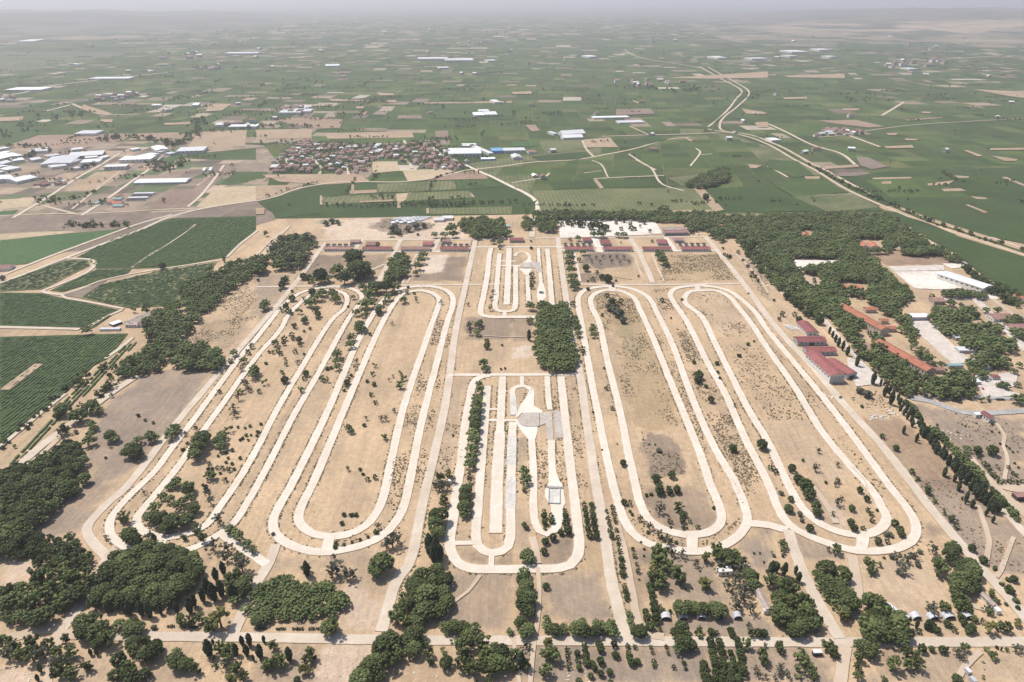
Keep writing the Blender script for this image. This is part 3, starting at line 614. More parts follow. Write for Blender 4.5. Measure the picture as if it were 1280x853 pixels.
lane(W_('664.5,550 666,575 667,600 667,640 669,654 674,664 683,668 693,663 698.5,652 698,630'), 5.4)
lane(W_('683.7,471 685.5,500 687.5,513'), 5); lane(W_('689,551 689.6,580'), 5.6)
slab('paved_yard', W_('686,578 694,578 695.5,592 700,603 703.5,608 707,630 704,634 700.5,660 692,667 688,655 689,634 681.5,622 681,614 686,604'), M['lane'])
# central north loop
lane(W_('614,310.5 612,318 608.8,346 604,372 600.6,389 603,394.5 612,396.3 640,396.6 676,396.5'), 6.6)
lane(W_('624.5,317.6 622,345 620,372 619,384 623,388.7 632.6,389.8 641.4,388 644,382.8 644.5,360 644.6,332.6'), 6)
lane(W_('636.4,310.7 635,345 633.3,381.5'), 7.4)
for a in ('619.5,327 645,327','618,332.6 648,332.6','631,389 631,397'): ribbon('concrete_track', W_(a), 4, M['lane'], smooth=False)
ribbon('concrete_track', W_('644,320.5 646,317 651,315.4 657,316 661,320 661.5,325 656,329 648,334'), 4.5, M['lane'])
slab('paved_yard', W_('661,322 665.5,328.5 662,328.5 656,328.5 659,325'), M['lane']); slab('paved_yard', W_('648,335 652,336.5 665.5,336.5 663,340 661.5,345 656.5,344'), M['lane'])
slab('grey_platform', W_('650,332.5 654,329 664,329 664,335.5 654,335.5'), M['gray_slab'], .4); slab('grey_platform', W_('664.6,328.5 675,328 677,341 671,341 669,335.5 664.6,335.5'), M['gray_slab'], .05)
lane(W_('659.5,345 660,362 661,380'), 5.2); lane(W_('673,310.5 674,328 675.5,345 676.5,356'), 4.4)
slab('paved_yard', W_('674,354 679,354 682,364 682.5,372 678,379 673,378 671,371 671.5,364'), M['lane'])
lane(W_('684,311.5 687.8,352.7 690.5,385'), 6.2)
# right ovals C and D
lane(W_('870,690 840,687 810,680 792,668 780,650 770,620 761,585 749,525 739,475 727,405 722.5,380 724,370 733,362.5 750,359 772,358.7 793,362.5 810,372 822,393 840,430 868,505 893,560 919,605 930,632 934,651 925,668 907,681 890,687 870,690'))
lane(W_('855,669 832,663 812,651 800,630 795,610 787,575 775,515 760,455 747.5,400 740,385 739,373 746,366.5 760,363 778,365 792,372.5 800,388 817,425 840,482 862,535 880,582 888,607 898,630 902,648 896,660 882,667 868,669 855,669'))
ribbon('concrete_track', W_('865,671 865,690'), 7, M['lane'])
lane(W_('1070,688.8 1042,682 1010,670 988,658 975,641 960,605 930,546 905,490 885,455 857,400 842,378 838,368 845,361 862,358.2 885,358.2 908,363 926,374 944,391 960,414 1003,466 1035,505 1070,551 1113,610 1133,635 1143,652 1145,665 1137,678 1120,686 1095,689.5 1070,688.8'))
lane(W_('1060,668 1037,661 1015,648 1000,632 982,600 960,553 937,515 915,472 894,430 876,395 857,379.5 857,370 864,364.5 878,363.5 896,364 912,372 924,386 940,406 958,434 993,484 1028,541 1066,587 1090,614 1101,633 1108,648 1102,660 1085,668 1060,668'))
ribbon('concrete_track', W_('1079,669 1077,687'), 7, M['lane']); ribbon('concrete_track', W_('930,654 948,655.5 962,657 975,661 985,663'), 6.5, M['lane'])
ribbon('concrete_track', W_('872,359 872,364'), 6, M['lane'], smooth=False); ribbon('concrete_track', W_('765,358 766,365'), 8, M['lane'], smooth=False)
ribbon('road', W_('882,297 895,312 927,352 960,397 985,427 1008,451 1037,485 1065,517 1100,555 1145,612 1160,632 1185,662 1210,692 1235,720 1260,747 1290,783'), 7, M['road'])
ribbon('dirt_track', W_('920,318 935,333 952,353 960,367'), 3, M['dirt_road']); ribbon('dirt_track', W_('928,322 945,330 962,343 975,362 985,376'), 5, M['dirt_road'])
ribbon('road', W_('985,663 997,700 1015,740 1035,775 1050,799'), 7, M['road']); ribbon('dirt_track', W_('1057,808 1053,832 1049,860'), 6, M['dirt_road']); ribbon('dirt_track', W_('1065,695 1071,735 1071,775'), 6, M['dirt_road'])
ribbon('dirt_track', W_('672,710 674,740 672,775 668,800 662,860'), 2.6, M['dirt_road']); ribbon('dirt_track', W_('771,655 780,690 790,740 797,775 806,792 830,797'), 4.5, M['dirt_road'])
ribbon('dirt_track', W_('665,672 670,690 672,705'), 5, M['dirt_road']); ribbon('dirt_track', W_('640,788 650,860'), 2, M['dirt_road'])
ribbon('dirt_track', W_('555,775 565,755 585,740 600,720'), 2.2, M['dirt_road'])
ribbon('dirt_track', W_('1222,632 1232,660 1236,675 1233,700'), 3, M['dirt_road']); ribbon('dirt_track', W_('1267,672 1258,695 1250,715 1245,722'), 2.5, M['dirt_road']); ribbon('dirt_track', W_('1195,742 1205,752 1220,760 1245,765'), 3, M['dirt_road'])
ribbon('dirt_track', W_('1015,608 1035,635 1045,655'), 4, M['dirt_road']); ribbon('dirt_track', W_('1225,515 1245,530 1255,545 1254,558 1259,572 1255,600'), 2.5, M['dirt_road'])
ribbon('dirt_track', W_('1215,500 1230,518'), 2, M['dirt_road']); ribbon('dirt_track', W_('1195,855 1205,835 1225,815'), 3, M['dirt_road'])
ribbon('road', W_('1105,482 1120,497 1135,512 1150,533 1165,552 1180,570 1200,592 1225,614 1255,640 1285,672'), 5.5, M['road'])
ribbon('road', W_('1210,572 1222,588 1237,602 1262,610 1290,612'), 9, M['dirt_road']); ribbon('road', W_('1225,600 1245,612 1265,628 1290,650'), 8, M['dirt_road'])
ribbon('road', W_('1138,498 1180,497 1220,497 1285,500'), 5, M['asphalt']); ribbon('road', W_('1138,498 1165,503 1190,512 1206,516.5 1230,517 1285,514'), 6.5, M['asphalt'])
ribbon('road', W_('1215,370 1240,395 1262,417 1285,440'), 8, M['slab']); ribbon('road', W_('1196,372.5 1230,373.5 1262,374 1290,392'), 5, M['dirt_road']); ribbon('road', W_('1240,374 1262,390 1290,410'), 6, M['dirt_road'])
for k, s in enumerate(('L:680,10 860,5 860,25 850,55 950,150 1010,200 1020,215 920,222 820,130','H:115,502 355,505 375,525 340,530 250,525 200,540 130,558','H:630,560 880,558 1060,640 860,650 735,645','H:600,535 880,528 880,555 630,558','H:870,520 985,520 1000,535 920,545','H:1060,640 1120,635 1150,700 1100,695','H:640,418 700,420 750,440 650,445','L:395,190 470,210 570,320 440,335 400,240',
      'L:900,85 1040,82 1000,110 960,105','L:985,148 1110,145 1140,165 1020,175','L:1020,190 1140,215 1150,235 1080,240','L:1040,290 1250,260 1240,330 1180,350 1280,380 1080,390 1050,330','G:235,305 330,298 420,300 700,297 730,330 750,370 640,378 420,385 240,392','G:395,390 440,390 460,440 415,440','H:820,690 1090,690 1090,700 830,702')):
    fr, t = s.split(':'); slab('paved_yard', P(fr, t), M[('slab','yard','yard','slab','yard','yard','yard','slab','lane_old','lane_old','lane_old','slab','yard','yard','slab')[k]])
for s_, w_ in (('600,420 640,422 668,421',1.0),('860,330 880,333 900,339 915,348',.8),('735,330 745,338 760,345 790,350',.8),('1065,585 1080,600 1085,622',.9)):
    ribbon('footpath', W_(s_), w_, M['dirt_road'], rough=.12)
# roads through the plain
R2 = [('672,262 667,275 665,297',8,'road'),('540,184 555,194.5 570,201 585,208 602,216 615,221.5 640,234 655,241 666,248 671,255 672,262',7,'lane'),('320,252 345,246 370,237 397,231.5 432,227.5 495,228 530,225 550,221 585,213 600,211.5 623,209 669,203 720,200 760,193 790,187 815,180 835,174.5 862,172',6,'dirt_road'),
 ('-40,365 0,354 85,322 130,305 175,288 212,272 255,261 320,251',6,'road'),('0,346 60,322 130,296 175,280 215,269',5,'road'),('16,273 60,247 95,224 125,207 150,192',6,'road'),('102,270 140,245 165,227 187,212',6,'road'),('-20,271 60,268 100,267.5 160,265 212,262 255,261',4,'dirt_road'),('235,259 250,246 265,228 280,207',5,'road'),('45,255 75,263 95,268',5,'dirt_road'),('90,262 120,238 150,215',4,'dirt_road'),
 ('165,335 190,318 220,299 245,281',3.5,'road'),('80,323 100,324 117,326 117,334 105,343 75,356 54,364 60,367 77,369',4.5,'road'),('77,369 82,373 110,378 155,386.5',3,'road'),('77,369 100,362 125,352 160,344 200,337 240,331 275,326',3,'road'),('322,289 300,306 284,322',4,'road'),('-30,409 40,410.5 100,412',5,'road'),('110,410 130,398 153,388',4,'dirt_road'),
 ('132,449 150,436 166,423',4,'road'),('-20,576 20,543 50,518 82,493',4,'road'),('5,600 30,577 60,552 90,530 120,506 145,488 172,470',7.5,'road'),('30,586 62,560 95,525 135,485 165,465',4,'dirt_road'),('235,407 260,380 285,352 310,332',3,'dirt_road'),('322,330 345,300 362,283',5,'dirt_road'),('320,320 340,300 360,285',4,'dirt_road'),
 ('875,84 900,98 927,114 920,124 912,135 897,150 885,159',6.5,'dirt_road'),('885,84 915,101 936,115 920,135 907,145 900,155 905,164 930,167.5 945,171 960,177 977,184 1017,206 1030,212 1067,232 1110,252 1160,272 1200,285 1235,296 1290,315',6,'dirt_road'),('885,162 930,170 960,181 997,202 1017,212 1060,238 1120,265 1155,280 1200,294 1290,323',6,'dirt_road'),
 ('752,171 800,169.5 860,168 900,166',6,'dirt_road'),('870,84 800,72 780,62',6,'dirt_road'),('960,155 982,165 1017,182 1050,192 1070,207',6,'road'),('1022,172 1050,170 1090,163 1150,156 1290,148',4,'dirt_road'),('1062,170 1100,184',6,'road'),('0,121 30,116 60,108 110,102 160,96 210,91',12,'road'),('90,130 115,140 135,144 175,143',9,'dirt_road'),('55,140 90,131',8,'road'),
 ('855,239 830,232 813,210 795,200',4,'road'),('742,224 780,222 830,220',4,'road'),('740,201 750,205 760,222',3,'road'),('786,193 806,206 820,213',4,'road'),('870,186 875,190 863,208',4,'road'),('875,194 890,193',4,'road'),('640,229 660,226 680,222 687,217',4,'road'),('730,217 752,214',3,'dirt_road'),('728,176 733,187 742,196',5,'dirt_road'),('787,158 800,164 812,169',4,'dirt_road'),
 ('1109,244 1150,258',3,'dirt_road'),('1140,232 1200,250 1290,272',4,'dirt_road'),('1248,298 1290,294',3,'road'),('1100,270 1120,282 1138,287 1160,302 1190,318 1225,345 1260,367 1290,385',4,'road'),('992,247 1020,245 1065,243',4,'dirt_road'),('960,208 985,222',4,'road'),('1102,145 1130,128',9,'dirt_road'),('1110,75 1180,74 1250,70',16,'dirt_road')]
for s, wd, mt in R2: ribbon('road' if mt in ('road','lane') else 'dirt_track', W_(s), wd, M[mt])
for s in ('388,195 394,202 398,208','400,207 402,211 399,218','432,204 435,211 436,219','358,198 360,206','505,176 508,182','506,199 512,205 515,211','379,213 385,206'): ribbon('village_street', W_(s), 6, M['road'])
# a water channel between the two banks
M['water'] = plain('channel_water', (.05,.075,.06), .12)
ribbon('canal', W_('880,84 931,114.5 916,135 892,157 897,166 930,169 960,179 1007,204 1024,212 1064,235 1115,258 1158,276 1200,289.5 1290,319'), 5, FM['mid'])
# ---------------------------------------------------------------- trees
def ico():
    t = (1+5**.5)/2
    v = np.array([(-1,t,0),(1,t,0),(-1,-t,0),(1,-t,0),(0,-1,t),(0,1,t),(0,-1,-t),(0,1,-t),(t,0,-1),(t,0,1),(-t,0,-1),(-t,0,1)], float)
    v /= np.linalg.norm(v, axis=1)[:,None]
    f = np.array([(0,11,5),(0,5,1),(0,1,7),(0,7,10),(0,10,11),(1,5,9),(5,11,4),(11,10,2),(10,7,6),(7,1,8),(3,9,4),(3,4,2),(3,2,6),(3,6,8),(3,8,9),(4,9,5),(2,4,11),(6,2,10),(8,6,7),(9,8,1)])
    return v, f
ICO_V, ICO_F = ico()
def clumps(cen, rad, r, leaves=14, leaf=.055, flat=.8, core=.86):
    """leaf clumps: a rough core each, and many small leaf faces standing off it"""
    V, F, T = [], [], []; n = 0
    for c, q in zip(cen, rad):
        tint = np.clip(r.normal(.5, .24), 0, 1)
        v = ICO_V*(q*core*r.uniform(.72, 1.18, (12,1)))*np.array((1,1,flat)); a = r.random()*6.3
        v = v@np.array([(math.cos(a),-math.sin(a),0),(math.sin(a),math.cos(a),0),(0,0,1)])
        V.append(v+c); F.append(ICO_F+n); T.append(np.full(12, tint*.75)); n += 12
        if leaves:
            d = r.normal(size=(leaves,3)); d[:,2] = np.abs(d[:,2])*.9-.25; d /= np.linalg.norm(d,axis=1)[:,None]
            p = c + d*q*np.array((1,1,flat))*r.uniform(.84,1.06,(leaves,1))
            nrm = d + r.normal(0,.55,(leaves,3)); nrm /= np.linalg.norm(nrm,axis=1)[:,None]
            u = np.cross(nrm, r.normal(size=(leaves,3))); u /= np.linalg.norm(u,axis=1)[:,None]+1e-9; w2 = np.cross(nrm,u)
            s = leaf*r.uniform(.6,1.35,(leaves,1))
            tri = np.stack([p+u*s, p-u*s*.6+w2*s*.9, p-u*s*.6-w2*s*.9],1).reshape(-1,3)
            V.append(tri); F.append(np.arange(leaves*3).reshape(-1,3)+n); T.append(np.repeat(np.clip(tint+r.normal(0,.2,leaves),0,1),3)); n += leaves*3
    return np.concatenate(V), np.concatenate(F), np.concatenate(T)
def crown_shape(kind, r, lod=0):
    """centres and radii of the clumps for a crown one unit wide standing on z = 0; returns also total height"""
    if kind == 'pine':
        n = (70, 15)[lod]; k = np.arange(n)+.5
        ph = k*2.39996+r.random()*6; zz = 1-k/n*1.3                      # upper dome, thin skirt under it
        rr = np.sqrt(np.clip(1-zz**2,0,1)); lob = 1+.13*np.sin(ph*2+r.random()*6)+.10*np.sin(ph*3+r.random()*6)
        rad = r.uniform(.075,.12,n) if lod == 0 else r.uniform(.14,.19,n)
        cen = np.c_[np.cos(ph)*rr*.41*lob, np.sin(ph)*rr*.41*lob, .50+zz*.35]
        cen += r.normal(0,.022,cen.shape); H = .95
        ex = np.array([(r.uniform(-.2,.2), r.uniform(-.2,.2), .5) for _ in range(4)]); cen = np.r_[cen, ex]; rad = np.r_[rad, np.full(4,.2)]
    elif kind == 'broad':
        n = (52, 12)[lod]; lo = r.normal(0,1,(6,3)); lo /= np.linalg.norm(lo,axis=1)[:,None]; lo = lo*np.array((.27,.27,.25))+np.array((0,0,.55)); lr = r.uniform(.16,.25,6)
        i = r.integers(0,6,n); d = r.normal(size=(n,3)); d /= np.linalg.norm(d,axis=1)[:,None]
        cen = lo[i]+d*lr[i][:,None]*r.uniform(.6,1.05,(n,1)); cen[:,2] = np.clip(cen[:,2],.17,1.0); rad = r.uniform(.06,.115,n) if lod == 0 else r.uniform(.12,.18,n); H = .95
    elif kind == 'cypress':
        n = (46, 11)[lod]; zz = np.linspace(.06,.97,n); prof = .47*np.sin(np.clip(zz*1.9+.32,0,math.pi))**.8*(1-zz**5)
        ph = np.arange(n)*2.4; cen = np.c_[np.cos(ph)*prof*.62, np.sin(ph)*prof*.62, zz*2.7]; cen += r.normal(0,.03,cen.shape)
        rad = np.maximum(prof*r.uniform(.42,.62,n),.07)*(1 if lod == 0 else 1.5); H = 2.7
    elif kind == 'olive':                                                # thin, open, grey-green crown
        n = (26, 8)[lod]; cen = np.c_[r.normal(0,.19,n), r.normal(0,.19,n), r.uniform(.3,.92,n)]; rad = r.uniform(.055,.11,n)*(1 if lod == 0 else 1.7); H = .95
    elif kind == 'round':
        n = (34, 9)[lod]; k = np.arange(n)+.5; ph = k*2.39996+r.random()*6; zz = 1-2*k/n*.93; rr = np.sqrt(np.clip(1-zz**2,0,1))
        cen = np.c_[np.cos(ph)*rr*.36, np.sin(ph)*rr*.36, .50+zz*.34]+r.normal(0,.03,(n,3)); rad = r.uniform(.09,.16,n)*(1 if lod == 0 else 1.4); H = .95
    else:                                                                # shrub
        n = (22, 7)[lod]; d = r.normal(size=(n,3)); d /= np.linalg.norm(d,axis=1)[:,None]; cen = d*np.array((.3,.3,.26))*r.uniform(.6,1.05,(n,1))+np.array((0,0,.36)); rad = r.uniform(.13,.2,n)*(1 if lod == 0 else 1.3); H = .8
    return cen, rad, H
KIND = {'p':('pine','pine_tree','pine'),'b':('broad','broadleaf_tree','broad'),'c':('cypress','cypress_tree','dark'),'s':('olive','grey_green_tree','olive'),'o':('round','round_tree','round'),'k':('shrub','shrub','round'),'y':('broad','broadleaf_tree','yellow'),'d':('shrub','shrub','olive')}
CC = {'p':(.52,.95),'b':(.54,.95),'c':(1.35,2.7),'s':(.56,.95),'o':(.48,.95),'k':(.36,.8),'y':(.54,.95),'d':(.36,.8)}
PROTO = {}
def trunk_mesh(kind, r):
    mb = MB()
    th = {'pine':.52,'broad':.5,'cypress':.4,'olive':.55,'round':.35,'shrub':.15}[kind]; tr = {'pine':.032,'broad':.04,'cypress':.05,'olive':.035,'round':.035,'shrub':.03}[kind]
    b = (r.normal(0,.02), r.normal(0,.02))
    mb.tube([(0,0,-.02),(b[0]*.5,b[1]*.5,th*.5),(b[0],b[1],th)], (tr*1.25,tr,tr*.6), 6)
    if kind in ('pine','broad','olive'):
        for k in range(4):
            a = k*1.57+r.random(); mb.tube([(b[0]*.8,b[1]*.8,th*(.62+.08*k)),(math.cos(a)*.13,math.sin(a)*.13,th*1.05),(math.cos(a)*.27,math.sin(a)*.27,th*1.25)], (tr*.5,tr*.38,tr*.18), 5)
    return mb.mesh('trunk', M['bark'])
def crown_mesh(code, seed, lod=0):
    kind, nm, mt = KIND[code]; r = np.random.default_rng(seed)
    cen, rad, H = crown_shape(kind, r, lod)
    lv = 5 if lod else {'pine':16,'broad':20,'cypress':14,'olive':26,'round':14,'shrub':14}[kind]; sz = (1.7 if lod else 1)*{'pine':.03,'broad':.036,'cypress':.045,'olive':.038,'round':.045,'shrub':.06}[kind]
    fl = {'pine':.7,'broad':.85,'cypress':1.5,'olive':.8,'round':.9,'shrub':.75}[kind]
    return clumps(cen, rad, r, lv, sz, fl, .7 if kind == 'olive' else .95)
def proto(code, i):
    if (code, i) not in PROTO:
        v, f, t = crown_mesh(code, 100*ord(code)+i); mt = M[KIND[code][2]]
        PROTO[code, i] = (np_mesh('crown', v, f, [mt], t, smooth=False), trunk_mesh(KIND[code][0], np.random.default_rng(ord(code)+i)))
    return PROTO[code, i]
TREES = []                                   # (code, x, y, width m, photo width px, photo xy)
def plant(code, x, y, wpx):                  # x, y: middle of the crown as seen in the photograph, wpx its width there
    m = MPP(y)*wpx
    for _ in range(2): m = MPP(y, m*CC[code][0])*wpx
    p = G(x, y, m*CC[code][0]); TREES.append((code, p[0], p[1], m, wpx, (x, y)))
def trees(fr, s):                            # 'code x,y,w x,y,w ...'
    ox, oy, sc = FR[fr]; code = 'p'
    for t in s.split():
        if len(t) == 1: code = t; continue
        a, b, c = (float(q) for q in t.split(',')); plant(code, ox+a/sc, oy+b/sc, c/sc)
def grove(fr, s, code, w, spacing=.72, mix='', skip=(), seed=1, jit=.25, keep=1.0):
    """trees filling an outlined wood; w = usual crown width in metres"""
    r = np.random.default_rng(seed); z = w*CC[code[0]][0]
    q = P(fr, s); spacing *= 1.1; p = np.array([G(a, b, z)[:2] for a, b in q]); sk = [np.array([G(a, b, 0)[:2] for a, b in k]) for k in skip]
    x0, y0 = p.min(0); x1, y1 = p.max(0); d = w*spacing; out = []
    ys = np.arange(y0, y1, d*.87)
    for j, y in enumerate(ys):
        xs = np.arange(x0+(j % 2)*d*.5, x1, d)
        X = xs + r.uniform(-jit,jit,len(xs))*d; Y = y + r.uniform(-jit,jit,len(xs))*d
        ok = inside(p, X, Y)
        for k in sk: ok &= ~inside(k, X, Y)
        for a, b in zip(X[ok], Y[ok]):
            if r.random() > keep: continue
            c = code[r.integers(len(code))]; ww = w*r.uniform(.72,1.28)*(.55 if c == 'c' else 1)
            t = (CP*b - SP*(0-(CAM_H - ww*CC[c][0])*-1)) if False else None
            zz = ww*CC[c][0]; dep = b*CP + (CAM_H-zz)*SP; sx = 640+F_PX*a/dep; sy = 426.5 + F_PX*((CAM_H-zz)*CP - b*SP)/dep
            TREES.append((c, a, b, ww, ww*F_PX/dep, (sx, sy)))
# --- woods
grove('M','520,440 565,365 650,345 760,330 900,330 1010,395 1000,480 900,560 850,630 640,625 430,640 425,610 465,545 515,505','p',9.5,.62,seed=2)
grove('M','-20,25 110,30 200,20 300,0 370,20 380,60 320,110 270,150 280,190 200,220 150,260 90,330 40,370 -20,390','ppb',9,.66,seed=3)
grove('I','-20,770 60,745 200,690 330,610 430,680 390,740 360,850 -20,850','ppo',9,.66,seed=4)
grove('M','180,275 260,300 350,275 390,295 420,345 480,375 480,400 400,440 300,420 200,440 170,400 60,400 50,370 100,320','oob',5.6,.8,seed=5)
grove('M','180,440 300,420 400,440 480,400 450,470 430,530 330,665 200,705 100,700 -20,730 -20,590 60,530','bbpb',10.5,.66,seed=6)
grove('V','610,20 700,-60 850,-90 1000,-70 1120,-60 1200,10 1250,60 1210,120 1080,170 980,170 800,180 700,200 600,200 590,100','p',5.4,.72,seed=7)
grove('M','1030,330 1130,310 1240,400 1260,470 1200,470 1100,400','ssb',9,.8,seed=8)
grove('M','1130,430 1240,470 1240,560 1180,600 1100,600 1090,500','bbp',9,.7,seed=9)
grove('W','275,337 288,327 303,327 320,322 330,320 332,330 315,342 300,352 285,362 265,382 245,400 232,412 225,408 236,388 226,362 240,350','p',8.2,.68,seed=10,keep=.86)
grove('W','232,402 240,410 232,420 225,430 200,458 172,467 160,475 151,470 153,455 172,442 190,425 180,415 176,405 185,395 205,383 220,375','ppb',8.6,.7,seed=11,keep=.84)
grove('W','225,428 250,428 275,437 279,447 272,460 225,461 217,452','p',9.5,.64,seed=12)
grove('F','70,430 110,390 170,380 250,370 310,390 300,415 260,420 250,520 180,540 100,540 65,490','pps',11,.7,seed=13)
grove('F','450,480 500,460 540,520 570,545 520,575 470,530','p',11,.66,seed=14)
grove('F','660,510 690,500 720,470 760,480 765,520 750,570 700,600 650,605 640,580 670,540','p',9,.62,seed=15)
grove('W','573,280 580,274 605,273 627,275 632,285 637,290 636,294 612,295 590,296 588,290 575,285','p',10,.7,seed=16)
grove('W','673,382 685,379 694,387 700,378 708,381 711,392 714,420 721,450 719,459 700,463 677,461 672,440 671,420','p',8.4,.66,seed=17)
grove('G','50,290 80,290 110,310 90,340 55,335','p',9,.8,seed=18); grove('G','120,265 170,260 215,290 220,350 160,355 120,340','p',10,.75,seed=19)
BELT = 'W:678,266 700,264 740,265 830,266 870,265 905,268 905,278 860,276 830,276 790,273 740,273 700,273 680,276'
grove('W', BELT[2:], 'p', 9.5, .7, seed=20)
grove('W','862,276 905,274 915,292 900,300 890,294 880,285 865,290 858,283','p',9.5,.78,seed=21)
HOLES = [W_('987,324 1049,325 1055,332 1040,334 1010,337 994,342'), W_('996,345 1010,343 1025,350 1032,362 1016,366 1005,358'), W_('1054,371 1079,374 1124,409 1125,421 1097,426 1064,398'), W_('1102,420 1131,418 1186,460 1186,474 1152,477 1122,448'), W_('1072,300 1104,300 1106,316 1074,318'), W_('999,289 1014,289 1016,302 1000,302'), W_('1050,354 1084,354 1086,368 1052,368'), W_('1070,410 1092,412 1090,440 1078,448'),W_('1080,384 1098,383 1098,390 1084,390'),W_('1104,406 1124,406 1124,412 1108,412')]
grove('W','905,272 960,268 1040,267 1105,268 1130,281 1150,294 1160,303 1156,308 1118,306 1115,313 1084,315 1090,322 1100,332 1112,342 1124,354 1138,362 1140,372 1118,384 1128,394 1140,396 1136,402 1125,416 1100,420 1062,405 1030,390 1000,364 975,338 958,318 945,302 920,296 908,290','p',9,.64,skip=HOLES,seed=22)
grove('W','1022,378 1060,400 1100,422 1108,428 1130,450 1158,470 1178,452 1192,458 1212,474 1219,484 1216,494 1165,494 1128,490 1112,480 1096,462 1066,428 1044,404','ppb',8.6,.68,skip=HOLES,seed=23,keep=.92)
grove('W','920,298 942,304 966,330 990,353 1014,377 1030,396 1024,402 1002,388 974,362 948,336','pob',8,.78,seed=24,keep=.92)
grove('W','993,346 1012,346 1030,354 1032,364 1010,366','o',6,1.5,seed=25,keep=.5); grove('W','1068,410 1094,414 1092,440 1076,448','o',6,1.4,seed=26,keep=.5)
grove('W','1165,385 1175,382 1195,388 1202,400 1185,405 1168,404','p',9.5,.7,seed=27); grove('W','1198,384 1212,382 1216,392 1208,402 1196,402','p',9.5,.7,seed=28)
grove('W','1126,308 1142,309 1176,310 1178,316 1150,317 1128,316','p',9,.66,seed=29); grove('W','1178,314 1195,320 1204,326 1192,326 1180,320','p',8,.75,seed=30)
grove('W','1205,330 1222,340 1236,350 1240,358 1225,352 1210,340','ob',8,.85,seed=31,keep=.8); grove('W','1240,350 1252,358 1276,372 1272,384 1262,376 1244,372 1240,366','ob',9,.85,seed=32,keep=.8)
grove('W','1180,362 1200,364 1230,365 1231,371 1200,371 1180,370','p',8,.7,seed=33)
grove('W','1174,411 1182,408 1220,408 1245,407 1252,414 1238,422 1215,420 1186,418','p',9,.66,seed=34); grove('W','1198,425 1206,423 1235,421 1262,424 1268,432 1264,440 1246,440 1230,436 1204,434','p',9,.66,seed=35)
grove('W','1216,446 1226,440 1240,440 1258,446 1260,452 1244,458 1228,454','p',9.5,.7,seed=36); grove('W','1204,452 1212,450 1232,458 1232,472 1224,470 1212,460','p',9,.72,seed=37)
grove('W','1253,396 1280,396 1284,404 1256,404','p',8,.7,seed=38); grove('W','1262,412 1284,411 1284,420 1268,420','p',8,.75,seed=39)
grove('W','1128,404 1136,404 1146,416 1142,426 1130,416','pb',8,.75,seed=40); grove('W','1134,426 1146,426 1160,440 1180,455 1176,460 1160,450 1144,440','pb',8,.78,seed=41)
grove('P','0,480 60,465 130,490 170,550 200,620 235,680 230,725 150,750 100,735 60,715 30,650 20,560','bbp',9,.66,seed=42)
grove('P','225,405 300,425 380,465 425,540 415,650 380,660 340,640 310,600 290,560 245,470','p',8.6,.64,seed=43)
grove('P','470,560 540,560 600,610 690,730 680,790 560,780 470,770 480,650','bbpp',10,.72,seed=44)
grove('P','880,300 930,310 980,390 960,420 900,400','p',9,.68,seed=45); grove('P','960,400 1020,400 1080,480 1070,540 1000,580 950,560 950,470','p',10,.64,seed=46); grove('P','800,370 870,380 890,450 870,540 830,460','b',9,.75,seed=47)
grove('O','1050,480 1140,480 1220,600 1230,650 1110,670 1090,600','ssb',9,.74,seed=48); grove('O','930,330 1010,330 1130,360 1160,400 1030,410 940,400','bbp',9,.7,seed=49)
grove('R','480,150 520,20 600,-40 720,-140 800,-160 850,-50 850,90 800,150 720,200 700,250 600,240 480,240 440,210','pbp',9.5,.66,seed=50)
grove('R','390,320 450,265 650,270 660,340 650,440 590,450 480,440 440,520 420,610 250,610 330,480','pb',9.5,.66,seed=51)
grove('R','870,300 1000,300 1100,330 1290,380 1290,530 1100,530 960,540 800,510 800,480 900,420','bpb',8,.7,seed=52,keep=.92)
grove('R','860,200 920,180 1060,180 1090,250 1000,290 880,280','p',7,.72,seed=53)
grove('Q','480,180 600,170 720,190 760,220 740,320 640,340 520,330 470,260','pb',9,.68,seed=54); grove('Q','780,190 880,190 940,230 900,270 800,260','p',8,.72,seed=55); grove('Q','800,310 960,310 1080,330 1120,400 1060,460 960,440 840,400','bpp',8.5,.68,seed=56)
grove('Q','-20,290 100,300 240,280 380,290 340,380 320,440 250,470 150,480 60,460 -20,470','bbs',9,.7,seed=57); grove('Q','380,340 520,340 520,470 500,600 360,610 370,480','sbb',8.5,.72,seed=58); grove('Q','700,450 860,430 960,480 960,590 800,600 700,540','bbo',8,.72,seed=59); grove('Q','540,460 660,450 660,540 560,550','ob',6.5,.85,seed=60)
grove('T','210,-20 300,0 350,40 440,120 480,200 490,280 420,310 300,290 220,230 230,100','bbp',9.5,.7,seed=61)
grove('T','190,330 260,320 330,380 330,440 200,480 160,460','bp',8,.72,seed=62); grove('T','370,410 470,390 560,410 650,430 650,490 560,510 470,540 400,540','bbs',7.5,.74,seed=63)
grove('U','700,20 780,-20 900,0 960,60 960,110 900,140 780,160 690,120','bbp',9,.7,seed=64)
# --- single trees, rows and shrubs
trees('M','b 615,185,75 p 645,275,85 675,300,75 s 740,280,62 c 770,290,26 s 530,285,30 720,60,30 p 880,20,50 940,45,66 840,35,34 810,80,45 845,95,50 950,90,52 910,105,50 965,140,70 775,140,60 755,180,70 800,195,80 860,205,90 930,195,80 830,235,70 885,130,50 s 1040,60,58 1050,105,46 s 1090,190,72 p 1150,245,60 1190,282,60 1230,320,52 1265,350,42 b 920,280,45 985,250,58 1010,285,60 d 770,738,36 p 590,720,62 650,728,74 690,740,66 c 1030,530,44 1062,560,44 1100,540,42 1112,440,34 1075,470,36 1010,575,36 1160,560,44 965,600,36 545,630,30 530,640,26 640,640,36 700,640,38 740,650,40 880,640,30 945,630,40 800,650,24 620,640,28 y 1095,690,120 b 1060,720,90 900,700,62 950,712,70 1005,690,60 y 345,415,60 310,450,55 b 1250,540,50 p 1235,640,60 1260,580,50')
